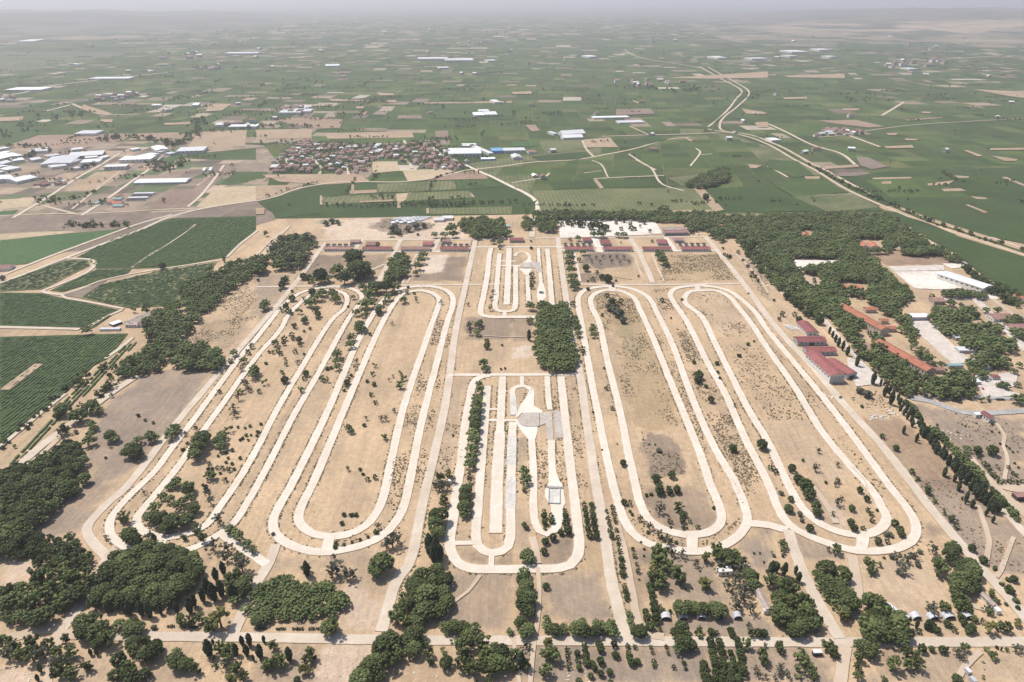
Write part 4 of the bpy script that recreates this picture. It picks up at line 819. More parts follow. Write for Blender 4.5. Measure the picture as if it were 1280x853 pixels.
trees('Q','c 260,505,34 245,570,28 600,400,26 640,400,26 b 430,320,85 p 1170,460,120 1225,485,100 1180,400,66 1265,470,60')
trees('V','b 240,505,100 s 345,440,58 y 370,490,54 c 315,370,64 350,330,22 b 400,360,90 455,385,90 430,440,80 c 500,380,44 545,330,34 592,320,44 572,385,46 620,440,20 660,390,56 690,315,26 b 755,350,95 740,460,130 800,470,110 700,490,80 c 855,410,52 b 1010,410,110 975,450,90 y 965,520,95 o 915,590,52 b 500,500,110 y 490,575,130 b 550,560,80 s 430,480,80 p 1125,230,120')
trees('N','p 628,412,118 600,455,84 c 250,440,42 b 245,435,60 s 400,435,100 380,460,70 450,470,80 482,470,58 390,385,36 s 680,300,90 650,315,70 705,290,60 s 610,230,42 k 600,258,36 k 430,215,30 440,172,30 475,172,30 500,172,28 k 400,315,26 440,322,24 480,310,22 520,298,22 560,285,22 395,335,30 d 85,270,26 p 910,180,100 895,220,84 910,255,76 y 945,105,66 s 930,20,70 900,30,50 p 1050,50,66 1045,90,72 1040,135,74 1045,165,56 c 865,325,50 895,320,50 890,365,52 920,360,40 p 650,780,50 b 370,730,108')
trees('R','p 815,225,54 835,265,40 845,285,34 b 820,380,54 832,410,40 p 1265,265,50 b 1120,592,72 k 510,545,16 o 1040,595,30 b 700,340,70 720,400,80 735,450,70')
trees('S','p 90,75,110 75,35,84 110,115,76 60,200,90 110,245,96 80,275,80 230,178,50 228,230,68 290,250,92 345,228,46 355,262,46 425,245,100 470,200,58 480,262,100 560,262,90 600,232,80 560,205,58 640,240,90 662,208,56 680,272,80 780,150,50 790,198,50 802,242,46 850,262,110 y 245,325,86 b 240,400,130 280,430,110 230,520,110 s 95,350,80 c 62,450,62 b 20,420,84 100,480,90 30,500,70 o 368,385,40 370,425,36 375,462,36 380,500,42 435,410,46 440,455,42 446,502,46 482,350,40 487,392,46 492,440,60 497,472,56 540,480,46 550,507,46 580,345,56 590,385,56 590,460,60 600,482,40 680,350,50 690,420,56 525,560,46 592,545,52 650,535,52 445,590,46 657,597,42 770,360,40 775,400,40 786,440,56 796,470,60 836,462,52 820,365,36 925,365,30 935,402,28 1030,365,32 1040,407,30 945,465,40 947,492,34 1080,500,36 k 1145,470,40 1155,508,34 p 1130,235,90 1108,280,100 1150,275,70 1140,340,120 1190,352,90 1112,375,80 b 1245,252,60 1250,285,56 k 1275,510,60')
trees('O','o 360,122,30 365,150,32 370,180,32 375,210,34 380,240,36 388,275,40 398,125,32 400,155,32 405,185,34 411,215,36 416,245,36 423,280,40 472,155,22 480,190,26 486,220,28 491,250,30 498,280,32 503,135,28 508,165,28 514,195,26 520,215,20 523,250,28 530,290,28 534,320,28 540,355,30 546,395,32 550,430,36 554,466,40 562,530,28 568,560,34 574,587,36 160,155,24 160,180,34 163,210,38 165,242,24 195,180,30 199,205,34 265,150,26 268,180,36 271,215,42 280,255,46 245,262,36 206,287,44 166,305,42 160,355,40 170,530,40 p 75,372,72 85,400,54 60,465,60 55,500,72 70,530,82 60,560,82 80,590,90 60,620,88 80,650,80 k 70,235,40 60,220,30 o 605,345,24 612,377,28 625,420,22 630,455,28 k 660,345,16 660,378,16 635,497,14 645,312,16 b 750,368,110 715,390,70 y 700,430,70 b 770,420,90 710,480,80 755,490,96 830,470,96 850,500,70 730,520,80 s 800,360,54 850,370,50 o 690,530,42 696,560,40 703,590,40 709,620,44 713,652,46 720,690,50 668,658,38 676,692,44 690,730,52 740,630,20 752,655,36 792,657,26 740,745,26 720,715,30 p 840,640,84 880,640,70 920,640,76 955,645,74 1030,645,96 b 880,620,50 s 920,412,48 y 980,508,88 k 866,545,16 899,540,16 940,455,14 p 1190,480,80 1205,520,66 s 1140,440,80 1040,430,60 1160,400,60 o 740,55,50 788,57,40 825,52,40 720,8,32 s 740,140,68 b 835,132,58 o 850,170,36 852,202,36 790,205,28 870,178,24 890,205,22 930,235,28 855,237,24 k 695,70,24 672,75,24 1008,138,24 795,237,20 860,240,16 875,240,16 o 560,112,32 588,115,30 s 690,230,46 735,270,50 785,300,56 640,190,40 775,285,40 k 600,170,24 820,310,26 760,300,26 680,260,24 590,155,22 k 1210,365,16 1240,365,14 1260,410,16 1275,455,20 750,290,20')
trees('U','b 178,160,60 190,188,50 o 262,158,58 300,165,36 392,150,54 402,182,46 s 512,118,58 b 528,165,66 o 575,170,60 612,172,60 o 255,220,60 265,255,60 270,300,60 280,340,60 290,390,62 290,432,60 287,472,60 315,220,56 325,260,56 335,300,56 335,342,52 342,382,60 342,430,60 337,476,60 210,380,66 216,420,66 222,460,70 230,492,60 390,300,46 405,345,46 400,387,60 396,432,60 390,476,60 435,215,52 446,255,60 455,300,70 462,337,50 b 500,245,84 o 460,390,80 470,432,70 425,410,50 440,470,60 b 712,250,78 730,282,66 605,310,92 618,352,80 s 560,410,58 572,440,58 625,450,50 720,390,78 722,432,60 770,440,58 b 850,310,96 880,340,90 905,372,70 840,400,60 845,450,58 930,410,80 945,452,70 s 890,430,60 690,470,50 b 1040,240,98 1070,282,88 1092,312,66 1230,390,70 1240,440,78 1270,340,58 c 990,95,34 b 790,165,66 860,160,58 s 955,150,48 k 1035,125,16 740,190,14 1270,100,60 s 620,245,40')
trees('P','y 370,680,72 b 340,345,60 s 300,345,30 b 70,320,56 86,350,42 s 20,362,18 k 30,378,22 75,380,20 c 140,450,22 155,485,30 85,445,34 20,440,40 45,440,24 p 40,420,40 b 510,420,60 528,450,60 550,412,40 490,400,46 s 650,388,62 700,395,56 680,440,66 740,380,44 d 760,355,36 720,375,40 660,462,48 k 580,388,18 d 750,420,40 620,380,40 c 225,615,16 265,710,24 s 830,340,60 840,410,60 s 820,645,70 b 885,635,70 965,600,70 990,640,80 960,682,48 1030,690,40 b 1120,565,50 s 1100,640,50 o 185,20,72 210,70,66 240,130,52 245,165,50 105,142,50 d 65,62,36 o 115,95,32 d 160,170,36 170,200,30 o 210,240,46 s 350,110,48 325,170,30 o 420,142,36 415,210,40 430,242,40 460,50,36 495,92,36 515,165,30 521,200,28 475,242,26 500,150,26 k 545,150,20 o 635,215,40 660,250,42 d 590,270,36 615,272,36 o 550,305,42 596,305,30 670,272,36 b 800,50,46 835,105,32 885,160,36 o 917,195,34 945,232,32 s 945,205,24 o 1020,342,42 1077,402,46 k 1135,440,32 1200,495,32 o 1230,495,40 k 1210,550,60 1240,600,40 1170,520,32 1250,640,30 c 957,35,20 995,82,22 1025,115,22 1095,160,18 1128,195,18 k 970,92,14 s 340,20,30 370,90,24 355,5,26 k 740,5,16')
trees('T','c 518,190,22 o 545,260,40 c 570,215,28 o 580,262,40 c 635,215,36 o 650,240,44 672,222,50 700,255,56 768,212,50 820,252,40 800,225,34 880,210,46 930,242,66 912,262,56 p 870,170,50 950,180,48 s 1000,190,50 y 1060,240,98 b 1120,230,80 1170,232,80 y 1232,200,68 b 600,95,0.1 o 600,380,66 664,380,46 738,385,60 c 770,380,18 s 840,390,78 b 890,370,70 s 870,432,60 b 1040,380,56 1080,420,60 1096,452,50 k 1100,370,28 c 1130,380,14 o 1165,385,30 s 1230,372,70 1262,380,50 o 835,582,76 b 10,390,60 350,590,62 o 490,180,24 s 660,110,84 755,105,80 b 850,95,80 900,110,70 840,70,70 p 880,60,80 830,20,90 b 1050,130,60 k 1160,80,30 1100,60,50 1230,60,50')
trees('X','c 260,50,52 282,82,49 355,140,55 388,190,58 412,232,58 470,270,58 492,302,52 530,350,58 580,390,58 602,422,58 650,472,58 660,512,58 712,540,58 760,600,58 800,642,58 822,690,58 862,712,58 902,742,60 950,790,63 982,822,63 p 395,90,92 500,190,62 540,222,72 580,262,80 620,302,80 650,342,80 682,362,90 710,245,80 702,292,80 740,402,90 790,442,90 840,492,90 852,540,90 890,582,70 o 812,265,88 826,322,50 965,265,112 880,390,62 910,422,62 940,460,62 970,500,62 1000,540,62 1030,580,56 1120,432,46 1080,582,42 1135,572,62 1200,582,56 1262,572,52 1165,490,42 1200,512,42 k 1220,432,32 1182,390,32 s 1000,420,42 1030,442,42 k 1040,197,32 1100,217,32 1130,242,32 1165,277,32 1210,277,26 c 75,60,24 10,235,26 212,130,26 497,480,32 595,540,28 635,620,34 662,740,18 715,730,34 697,775,24 777,790,34 b 165,470,50 220,545,42 315,662,82 402,770,52 o 182,505,30 k 960,640,60 990,670,60 1020,700,60 1050,735,60 1085,770,62 1120,805,62 1150,840,62 s 985,700,50 1040,760,50')
trees('Y','c 50,560,34 85,595,34 122,632,38 160,662,40 170,705,38 p 160,550,80 190,582,80 222,632,72 140,520,62 o 615,470,66 y 860,470,66 s 920,450,60 p 1062,325,76 1100,340,78 1020,332,52 1210,320,66 1200,465,110 1250,480,90 1270,430,60 b 780,230,60 690,190,60 720,260,60 k 620,705,18 660,720,24 690,740,26 728,745,22 805,712,22 612,800,24 410,725,30 470,800,20 960,725,30 955,790,34 970,715,26 1030,800,28 340,735,22 1020,480,14 1055,480,14 930,490,36 p 1130,130,70 1180,190,70 1230,130,60 b 950,150,60 1000,140,60')
trees('L','o 120,740,46 150,795,52 200,830,62 15,735,32 40,755,32 s 255,650,34 240,740,44 350,720,32 350,800,36 k 175,700,20 290,810,22 o 575,580,32 640,640,34 c 680,550,18 745,590,20 885,760,22 o 720,755,32 750,790,26 c 935,790,18 955,830,20 k 470,432,20 c 620,390,30 590,350,28 448,205,24 530,290,28 340,90,18 355,110,20 376,130,20 400,152,22 k 70,370,0.1 c 325,70,16 310,50,16 d 500,370,60 460,350,50 s 800,845,50')
trees('K','p 318,12,40 325,42,44 331,70,36 p 405,45,46 408,72,36 o 352,145,32 358,165,24 k 460,240,16 o 472,340,24 500,440,24 k 405,460,16 o 555,715,36 k 910,210,26 o 935,275,50 930,300,40 k 970,332,24 o 995,398,36 1105,640,46 1250,625,56 k 1025,215,30 1040,290,22 s 1115,425,24 k 1180,120,24 1135,175,28 1160,145,12 1210,105,16 o 720,790,46 800,775,42 735,840,46 785,845,32 825,845,42 d 735,650,36 715,622,14 685,620,14 k 450,650,14 525,620,12 1150,310,10 c 85,75,24 p 85,10,24 p 60,760,52 65,800,56 b 60,740,40 y 60,835,44 k 1030,260,20')
trees('J','p 515,25,50 530,45,44 475,88,44 470,122,46 405,168,54 398,205,38 405,236,36 o 430,200,22 k 355,242,28 375,238,24 b 330,285,44 350,300,30 o 250,268,34 240,290,26 b 225,340,42 s 500,205,32 495,235,30 o 455,310,34 450,330,24 k 440,350,22 475,275,22 465,290,18 570,70,22 b 595,220,32 580,265,30 k 555,305,24 590,320,30 o 575,370,26 597,410,26 b 720,260,32 735,285,40 720,322,48 s 685,280,20 665,300,18 690,450,28 625,490,34 650,490,34 550,490,24 k 540,525,24 b 640,575,40 650,590,30 p 462,540,40 475,555,32 s 460,740,32 k 520,745,24 535,770,22 o 557,795,28 595,785,28 p 95,112,40 o 140,92,32 140,115,28 180,75,30 185,90,26 215,100,34 220,120,26 110,150,30 85,160,22 120,165,28 s 190,30,30 245,12,26 k 270,42,20 240,55,18 o 195,155,26 k 240,170,18 s 205,210,24 215,205,18 o 145,195,20 150,220,22 k 50,215,22 o 130,260,26 145,300,38 135,305,26 b 40,305,38 o 15,355,26 b 10,245,36 5,260,30 k 25,520,20 8,560,24 5,578,20 65,160,20 985,575,16 1000,560,10 p 1110,22,44 1105,60,40 o 1155,105,30 1155,130,36 p 1138,215,52 1145,240,44 k 1225,245,16 1245,242,16 1230,125,16 p 1115,320,40 1120,350,40 1105,395,60 1105,425,62 1100,460,64 1095,490,64 1095,530,64 1085,565,62 1090,600,60 1080,640,62 1075,680,60 1070,720,58 s 1065,770,40 1070,795,44 1050,840,50 b 920,790,56 y 955,765,52 s 915,830,56 985,800,40 960,835,40 s 1070,60,34 1065,30,34')
trees('I','p 1170,163,40 o 1152,203,30 p 1215,198,40 o 1240,160,30 1258,130,30 p 1270,250,60 1265,275,50 s 1205,240,36 1225,318,50 1240,340,40 b 1200,350,40 s 1190,385,40 1165,438,46 1170,465,44 o 1095,355,26 b 1145,540,42 s 980,540,36 925,565,30 p 865,548,60 850,570,60 880,540,46 1000,600,84 1015,580,70 985,640,78 975,675,70 1095,600,66 1110,575,50 1105,630,56 k 1190,535,18 1250,530,20 1225,540,16 1230,575,22 1212,590,24 1240,600,18 1200,600,18 o 1045,715,26 1085,738,24 1112,740,26 1142,745,30 k 1130,710,22 1160,718,22 1170,745,22 1100,765,20 1200,690,22 o 1125,800,28 p 1050,775,58 b 1030,835,46 k 1130,660,24 1160,650,24 1060,742,24 1040,745,24 935,615,22 915,645,26 910,650,22 p 880,810,50 850,830,40 940,835,60 k 1090,680,18 1140,690,20 1255,575,16 s 545,330,46 490,370,40 p 460,430,72 490,452,50 390,475,86 310,445,78 b 280,470,50 d 280,380,38 p 455,520,48 470,540,40 b 320,540,62 s 300,560,50 d 380,560,28 p 550,578,64 570,592,52 445,605,60 450,575,46 380,625,46 b 330,610,42 s 545,625,30 k 527,688,18 k 690,475,26 725,500,20 765,513,20 p 750,585,60 770,590,50 690,600,50 640,660,70 680,660,76 660,640,70 420,792,66 y 195,680,32 s 130,740,50 o 800,250,28 b 500,240,40 515,220,40 380,330,40 410,305,40 430,300,30 400,430,36 p 435,52,50')
trees('E','o 812,532,36 p 1115,555,52 1060,580,60 1050,545,40 p 900,730,50 b 730,740,60 670,745,36 b 1120,495,40 950,660,40 d 10,590,40 k 1290,600,20')
trees('F','p 20,525,72 15,545,60 b 55,360,40 p 490,490,96 510,540,110 540,550,70 410,545,62 390,555,50 460,555,50 440,590,72 470,590,60 o 510,592,36 p 550,570,46 580,570,40 p 320,575,80 300,595,60 355,590,50 o 265,595,40 235,580,40 p 520,462,40 835,470,46 825,500,46 810,530,46 797,565,30 600,630,72 570,640,60 530,635,40 650,632,72 690,632,60 590,650,50 565,668,60 540,715,60 575,718,50 500,762,40 540,750,36 535,775,30 o 550,768,26 p 620,740,44 o 612,760,36 645,710,30 p 660,685,42 690,660,30 738,697,42 520,825,52 510,845,40 o 755,660,24 k 760,635,18 b 785,670,32 s 803,700,24 p 485,685,26 k 460,732,16 p 380,665,62 400,690,50 330,660,50 310,682,50 280,710,56 260,715,40 o 280,660,40 180,690,38 b 150,740,50 s 125,745,30 240,695,30 b 215,752,40 o 310,770,36 308,785,28 290,750,30 k 180,655,20 o 240,800,36 250,790,24 190,825,30 s 925,710,26 680,815,22 1060,720,20 o 300,745,28 170,760,30 p 45,718,56 35,735,44 o 140,600,40 130,625,40 150,590,30 p 892,375,34 940,372,38 980,338,50 985,368,44 965,345,40 673,370,30 o 720,373,22 k 810,373,18 p 1185,405,30 1220,410,38 o 1220,435,26 935,400,26 610,422,24 d 690,345,60 710,355,50 800,330,46 840,325,40 760,345,44 d 380,305,40 350,315,40 410,312,36 k 120,650,20 s 1185,660,26 1175,690,24 1170,740,30 s 1070,820,40 o 1120,815,34')
trees('G','o 280,310,34 310,310,30 300,325,24 340,320,40 365,315,30 250,320,26 395,330,42 440,330,42 420,320,34 470,337,42 p 405,372,34 430,372,40 455,372,36 o 520,313,22 545,343,24 p 530,372,34 560,372,36 o 590,318,26 597,340,32 615,345,22 660,312,26 s 690,352,28 o 555,300,30 s 640,330,20 p 330,390,32 o 290,395,22 p 355,460,32 p 285,462,46 290,490,46 290,520,48 295,550,48 300,580,46 300,610,46 322,622,42 305,635,34 o 370,540,38 425,562,22 405,595,28 450,585,36 480,592,50 k 520,602,18 380,605,16 o 335,500,24 p 742,480,46 755,500,50 735,465,40 770,518,34 k 632,580,16 505,630,20 380,645,24 o 475,675,26 o 500,705,40 545,708,30 525,720,30 k 520,785,16 k 450,775,22 o 750,700,26 305,720,30 p 310,790,38 320,822,36 k 795,790,14 850,697,20 d 405,830,32 k 97,440,20 o 100,572,30 100,600,32 98,630,30 p 90,730,46 90,800,38 k 95,405,16 1055,440,18 o 1080,480,26 1062,472,20 k 1092,482,20 o 1130,460,22 1180,467,22 k 1155,500,20 s 385,480,22 420,485,22 455,482,22 490,485,22 525,482,22 560,487,22 400,505,20 440,510,20 500,508,20 540,510,20 585,505,20 d 490,735,60 520,750,60 540,770,60 555,800,50 d 1200,560,24 1215,580,26 1180,530,24 1230,600,24 1195,580,20 p 760,240,50 745,245,36 o 970,185,36 1000,215,0.1 o 700,405,18 545,412,10')
trees('H','o 72,770,28 135,770,28 55,795,22 155,797,36 k 30,700,18 p 915,710,46 965,725,26 1190,690,40 1240,700,40 o 820,680,30 1040,775,40 p 870,790,60 900,810,60 980,760,60 1000,790,60 940,790,60 850,820,50 1090,750,36 1150,750,40 b 1200,640,40 1170,655,40 1280,720,30')
grove('H','880,60 1080,50 1090,90 1060,115 900,125 860,120 880,95','p',0.1,9,seed=70) if False else None
grove('G','870,120 930,85 1000,55 1090,45 1085,90 1040,115 960,130 880,130','p',11,.7,seed=71)
# trees along the field edges, the canal and round the works and the village
def strip(pts, w, n, code, off, seed):
    r = np.random.default_rng(seed); q = smooth_line([G(*p)[:2] for p in W_(pts)], 3)
    for k in range(n):
        p = q[r.integers(len(q))]+r.normal(0, off, 2); ww = w*r.uniform(.6,1.3); c = code[r.integers(len(code))]
        zz = ww*CC[c][0]; dep = p[1]*CP+(CAM_H-zz)*SP
        TREES.append((c, p[0], p[1], ww, ww*F_PX/dep, (640+F_PX*p[0]/dep, 426.5+F_PX*((CAM_H-zz)*CP-p[1]*SP)/dep)))
strip('1010,206 1062,234 1115,257 1160,276 1200,290 1290,318', 6, 110, 'bok', 3, 1); strip('250,150 245,165 232,178 215,184', 12, 46, 'b', 8, 2); strip('130,176 160,172 200,178 225,182', 9, 60, 'bo', 12, 3)
strip('30,199 45,194 60,189', 9, 22, 'b', 5, 4); strip('190,205 205,212 230,206 232,200', 10, 40, 'b', 8, 5); strip('5,184 40,184 60,184', 8, 22, 'b', 5, 6); strip('85,215 110,210 122,204', 8, 20, 'bo', 5, 7)
strip('325,181 380,180 420,184 470,182', 8, 46, 'b', 12, 8); strip('480,186 540,180 560,176', 8, 40, 'b', 10, 9); strip('320,250 345,244 370,235 400,229', 6, 12, 'b', 2, 10); strip('540,225 570,215 585,211', 5, 16, 'k', 2, 11)
strip('1140,300 1180,320 1215,343 1250,365 1275,382', 7, 40, 'ob', 4, 12); strip('100,520 125,495 150,470 165,455', 6, 34, 'bk', 4, 13); strip('5,560 40,525 75,495', 4, 24, 'kb', 3, 14); strip('80,490 100,476 112,466', 6, 10, 'bk', 3, 15)
strip('250,165 290,164 318,160 330,158', 9, 24, 'b', 6, 16); strip('322,160 365,158 400,160', 10, 24, 'b', 8, 17); strip('0,175 60,150 110,140', 8, 50, 'bo', 25, 18); strip('110,230 175,220 210,212', 7, 22, 'bk', 6, 19); strip('50,248 90,250 115,240', 7, 26, 'bk', 6, 20)
strip('780,110 850,114 890,112', 14, 40, 'b', 22, 21); strip('650,270 668,268 672,285', 8, 12, 'b', 6, 22); strip('1030,305 1035,330', 7, 2, 'o', 3, 23); strip('80,283 120,283 160,281', 7, 40, 'bk', 6, 24)
strip('1145,532 1160,550 1172,563 1186,578 1200,593 1215,605 1230,622 1246,644', 2.7, 54, 'c', 1.1, 41); strip('1162,536 1175,548 1188,560 1204,578 1222,598 1236,615 1250,630 1268,650', 5.2, 40, 'po', 1.2, 42); strip('1100,478 1115,496 1128,508 1142,525', 2.4, 14, 'c', 1.0, 43); strip('1130,506 1142,518 1152,530', 4.5, 9, 'o', 1.0, 44)
# --- where a tree stands, in words (photo outlines as boxes, first match wins)
AREAS = [
 (0,545,105,672,'in the left edge wood below the vineyard'),(0,660,125,702,'in the loose copse by the outer track corner'),(0,660,112,792,'in the mixed wood at bottom left'),
 (180,598,252,664,'in the clump inside the foot of the leftmost oval'),(100,680,252,775,'in the large dark grove below the leftmost oval'),(252,660,308,790,'between the two bottom left groves'),(300,708,440,790,'in the compact block of trees above the lower road'),
 (0,770,232,860,'in the thicket below the road at bottom left'),(232,790,330,860,'below the lower road beside the row of cypresses'),(330,785,420,860,'on the bare lot below the lower road'),
 (418,760,545,860,'where the left centre road meets the lower road'),(470,675,565,765,'in the dark belt right of the left centre road'),(545,765,640,860,'along the lower road left of the middle'),(530,590,566,680,'beside the left lane of the south loop'),
 (560,470,606,640,'in the long row of the south loop'),(640,580,668,640,'in the short row by the grey strips'),(668,630,716,720,'in the tail of the south loop'),(640,700,672,800,'in the column below the south loop'),
 (676,770,780,805,'in the tree hedge above the lower road'),(640,800,690,860,'by the tall cypress at the bottom middle'),(690,800,800,860,'in the young orchard below the lower road'),(724,620,752,680,'in the double row left of the right centre road'),(752,625,782,760,'in the row right of the right centre road'),
 (780,740,815,805,'at the foot of the right centre road'),(795,680,870,740,'in the broadleaf clump below the third oval'),(800,725,840,800,'in the thin rows left of the tent huts'),(800,600,870,665,'inside the foot of the third oval'),(870,675,960,800,'around the white house below the third oval'),(840,740,1000,800,'behind the left row of tent huts'),(840,795,930,860,'in the orchard rows at the bottom'),(930,795,1048,860,'on the lot right of the orchard'),
 (945,710,1025,800,'in the grove left of the diagonal road'),(1010,690,1070,780,'in the narrow grove right of the diagonal road'),(1070,740,1140,800,'in the thicket left of the right row of tent huts'),(1140,755,1285,800,'around the right row of tent huts'),(1040,795,1285,860,'below the lower road at bottom right'),(1070,680,1160,730,'on the dry lot under the fourth oval'),(1155,670,1240,755,'in the clump beside the right outer road'),
 (975,565,1150,690,'inside the foot of the fourth oval'),(1150,560,1290,700,'near the double tree row in the right corner'),(1098,480,1180,580,'along the pale avenue below the long tiled building'),(1180,500,1290,640,'on the dry land in front of the gatehouse'),
 (930,306,1045,420,'along the wall of the big pine wood'),(1045,395,1110,500,'along the perimeter wall behind the red sheds'),(900,262,1165,300,'in the far part of the big pine wood'),(960,300,1165,380,'in the middle of the big pine wood'),(1020,375,1135,425,'near the upper long tiled building'),(1020,410,1220,500,'around the lower long tiled building'),(1120,300,1290,385,'around the white works yard'),(1130,375,1290,460,'in the clumps beside the pink parade slab'),(1170,440,1290,505,'on the stony ground behind the gatehouse'),
 (668,374,726,466,'in the rectangular block between the loops'),(705,310,728,372,'in the row before the fifth barrack'),(655,330,672,410,'by the north loop'),(650,260,700,292,'by the village road entrance'),(695,262,905,282,'in the long belt in front of the far vineyard'),(695,282,865,312,'on the white yard behind the barracks'),(855,270,930,305,'by the small orange roofed house'),(570,268,642,300,'in the dark grove behind the barracks'),(470,275,572,312,'on the dusty ground behind the left barracks'),
 (335,290,400,338,'in the grove beside the left outer track'),(395,310,470,358,'in the clump in front of the left barracks'),(470,310,540,354,'in the dense strip in front of the barracks'),(365,345,520,420,'around the heads of the two left ovals'),(210,418,290,466,'in the wood spur towards the left tracks'),(145,318,335,480,'in the tree belt beside the left vineyards'),(0,440,170,590,'beside the planted strip of the left vineyard'),(85,490,205,600,'on the grey brown field left of the outer track'),
 (150,500,260,605,'between the left tracks'),(245,400,345,600,'inside the leftmost oval'),(345,400,470,620,'between the left ovals'),(430,400,520,665,'inside the second oval'),(600,400,670,470,'on the rough ground between the middle loops'),(720,400,800,620,'between the right centre road and the third oval'),(700,310,930,360,'on the fields in front of the right barracks'),(755,360,900,625,'inside the third oval'),(850,380,1010,625,'between the third and fourth ovals'),
 (1010,400,1150,620,'beside the right outer road'),(1200,290,1290,330,'along the canal at right'),(990,200,1290,325,'along the canal at right'),(850,205,925,240,'in the wood standing alone in the far vineyard'),(320,170,570,225,'among the village houses'),(0,170,320,270,'around the works at left'),(0,270,330,340,'by the green field at left'),(80,640,340,700,'beside the foot of the leftmost oval'),(340,600,540,700,'beside the foot of the second oval'),(0,100,1290,262,'out on the plain of fields')]
ONE = {'pine':'dark pine','broad':'leafy tree','cypress':'cypress','olive':'grey tree','round':'small tree' ,'shrub':'shrub'}
ADJ = {'pine':'dark rounded pine','broad':'bushy green broadleaf tree','cypress':'slim dark cypress','olive':'thin grey green tree','round':'small round dark green tree','shrub':'low dark shrub'}
GRP = {'pine':'pines','broad':'broadleaf trees','cypress':'cypresses','olive':'grey green trees','round':'small round trees','shrub':'shrubs'}
def area_of(x, y):
    for x0, y0, x1, y1, t in AREAS:
        if x0 <= x < x1 and y0 <= y < y1: return t
    return 'on the open ground'
ORD = ['leftmost','second from the left','third from the left','fourth from the left','fifth from the left','sixth from the left','seventh from the left','eighth from the left','ninth from the left','tenth from the left']
SHORT = {}
TREES = [t for t in TREES if t[4] > 1.2 and -100 < t[5][0] < 1400 and t[5][1] < 900]
LIMIT = 292
bykind = {}
for t in TREES: bykind.setdefault(KIND[t[0]][0], []).append(t)
single, rest = [], {}
for k, L in bykind.items():
    L.sort(key=lambda t: -t[4]); single += L[:LIMIT]; rest[k] = L[LIMIT:]
groups = {}
for t in single:
    groups.setdefault((KIND[t[0]][2], KIND[t[0]][0], area_of(*t[5])), []).append(t)
TCOUNT = {k: len(v) for k, v in bykind.items()}
for (mt, kd, ar), L in sorted(groups.items(), key=lambda q: q[0]):
    L.sort(key=lambda t: t[5][0]); n = len(L)
    base = ADJ[kd] if mt != 'yellow' else 'yellowish green broadleaf tree'
    if mt == 'olive' and kd == 'shrub': base = 'low greyish shrub'
    gr = (GRP[kd] if mt != 'yellow' else 'yellowish trees')+' '+ar
    one = 'yellowish tree' if mt == 'yellow' else 'greyish shrub' if (mt == 'olive' and kd == 'shrub') else ONE[kd]
    ar = SHORT.get(ar, ar)
    xs_ = sorted(t[5][0] for t in L); ys_ = sorted(t[5][1] for t in L); ws_ = sorted(t[3] for t in L)
    for i, (code, x, y, wd, wp, q) in enumerate(L):
        if n == 1: lab = base+' '+ar
        elif n <= 8: lab = ('leftmost '+one if i == 0 else 'rightmost '+one if i == n-1 else ('second','third','fourth','fifth','sixth','seventh')[i-1]+' '+one+' from left')+' '+ar
        else:
            sz = ('small','middling','large')[(wd > ws_[n//3])+(wd > ws_[2*n//3])]; sd = ('left','middle','right')[(q[0] > xs_[n//3])+(q[0] > xs_[2*n//3])]; dp = ('far','near')[q[1] > ys_[n//2]]
            lab = f'{sz} {one.replace("small ","round ")}, {dp} {sd}, {ar}'
        crown, trunk = proto(code, rnd.randrange(5))
        root = empty(KIND[code][1], lab, 'shrub' if kd == 'shrub' else 'tree', (x, y, 0), rnd.random()*6.28, gr if n > 1 else None)
        hs = rnd.uniform(.9, 1.12); root.scale = (wd, wd*rnd.uniform(.93,1.07), wd*hs)
        link('trunk', trunk, root); link('crown', crown, root)
def stuff_trees(name, L, code0):
    V, F, T = [], [], []; n = 0; pool = {}
    for code, x, y, wd, wp, q in L:
        j = rnd.randrange(4)
        if (code, j) not in pool: pool[code, j] = crown_mesh(code, 900+ord(code)*7+j, 1)
        v, f, t = pool[code, j]; a = rnd.random()*6.28; c, s = math.cos(a), math.sin(a)
        vv = np.c_[v[:,0]*c-v[:,1]*s, v[:,0]*s+v[:,1]*c, v[:,2]*rnd.uniform(.88,1.12)]*wd + np.array((x, y, 0))
        V.append(vv); F.append(f+n); T.append(np.clip(t+rnd.uniform(-.25,.25),0,1)); n += len(v)
    if V: tag(link(name, np_mesh(name, np.concatenate(V), np.concatenate(F), [M[KIND[code0][2]]], np.concatenate(T))), kind='stuff')
for k, L in rest.items():
    code0 = {'pine':'p','broad':'b','cypress':'c','olive':'s','round':'o','shrub':'k'}[k]
    stuff_trees({'pine':'pine_wood','broad':'broadleaf_trees','cypress':'cypresses','olive':'grey_green_trees','round':'young_trees','shrub':'shrubs'}[k], L, code0)
# far specks of trees and hedges over the plain, too many to count
def far_trees():
    r = np.random.default_rng(77); L = []
    for _ in range(5200):
        y = 1080 + 9500*r.random()**1.7; x = r.uniform(-.85, .85)*y
        d = float(vnoise(np.array(x/500.), np.array(y/500.))); 
        if r.random() > .12+1.1*d*d*(1.5 if x < -.15*y else .8): continue
        if y < 1900 and (x < -300 or x > -60) and r.random() < .75: continue
        n = 1 if r.random() < .55 else r.integers(3, 13); a = r.choice((0,0,1.57,.3))+r.normal(0,.08)
        for k in range(n): L.append(('b', x+math.cos(a)*k*8+r.normal(0,2), y+math.sin(a)*k*8+r.normal(0,2), r.uniform(3.5,8)*(1+.00006*y), 1, (0,0)))
    stuff_trees('distant_trees', L, 'b')
far_trees()
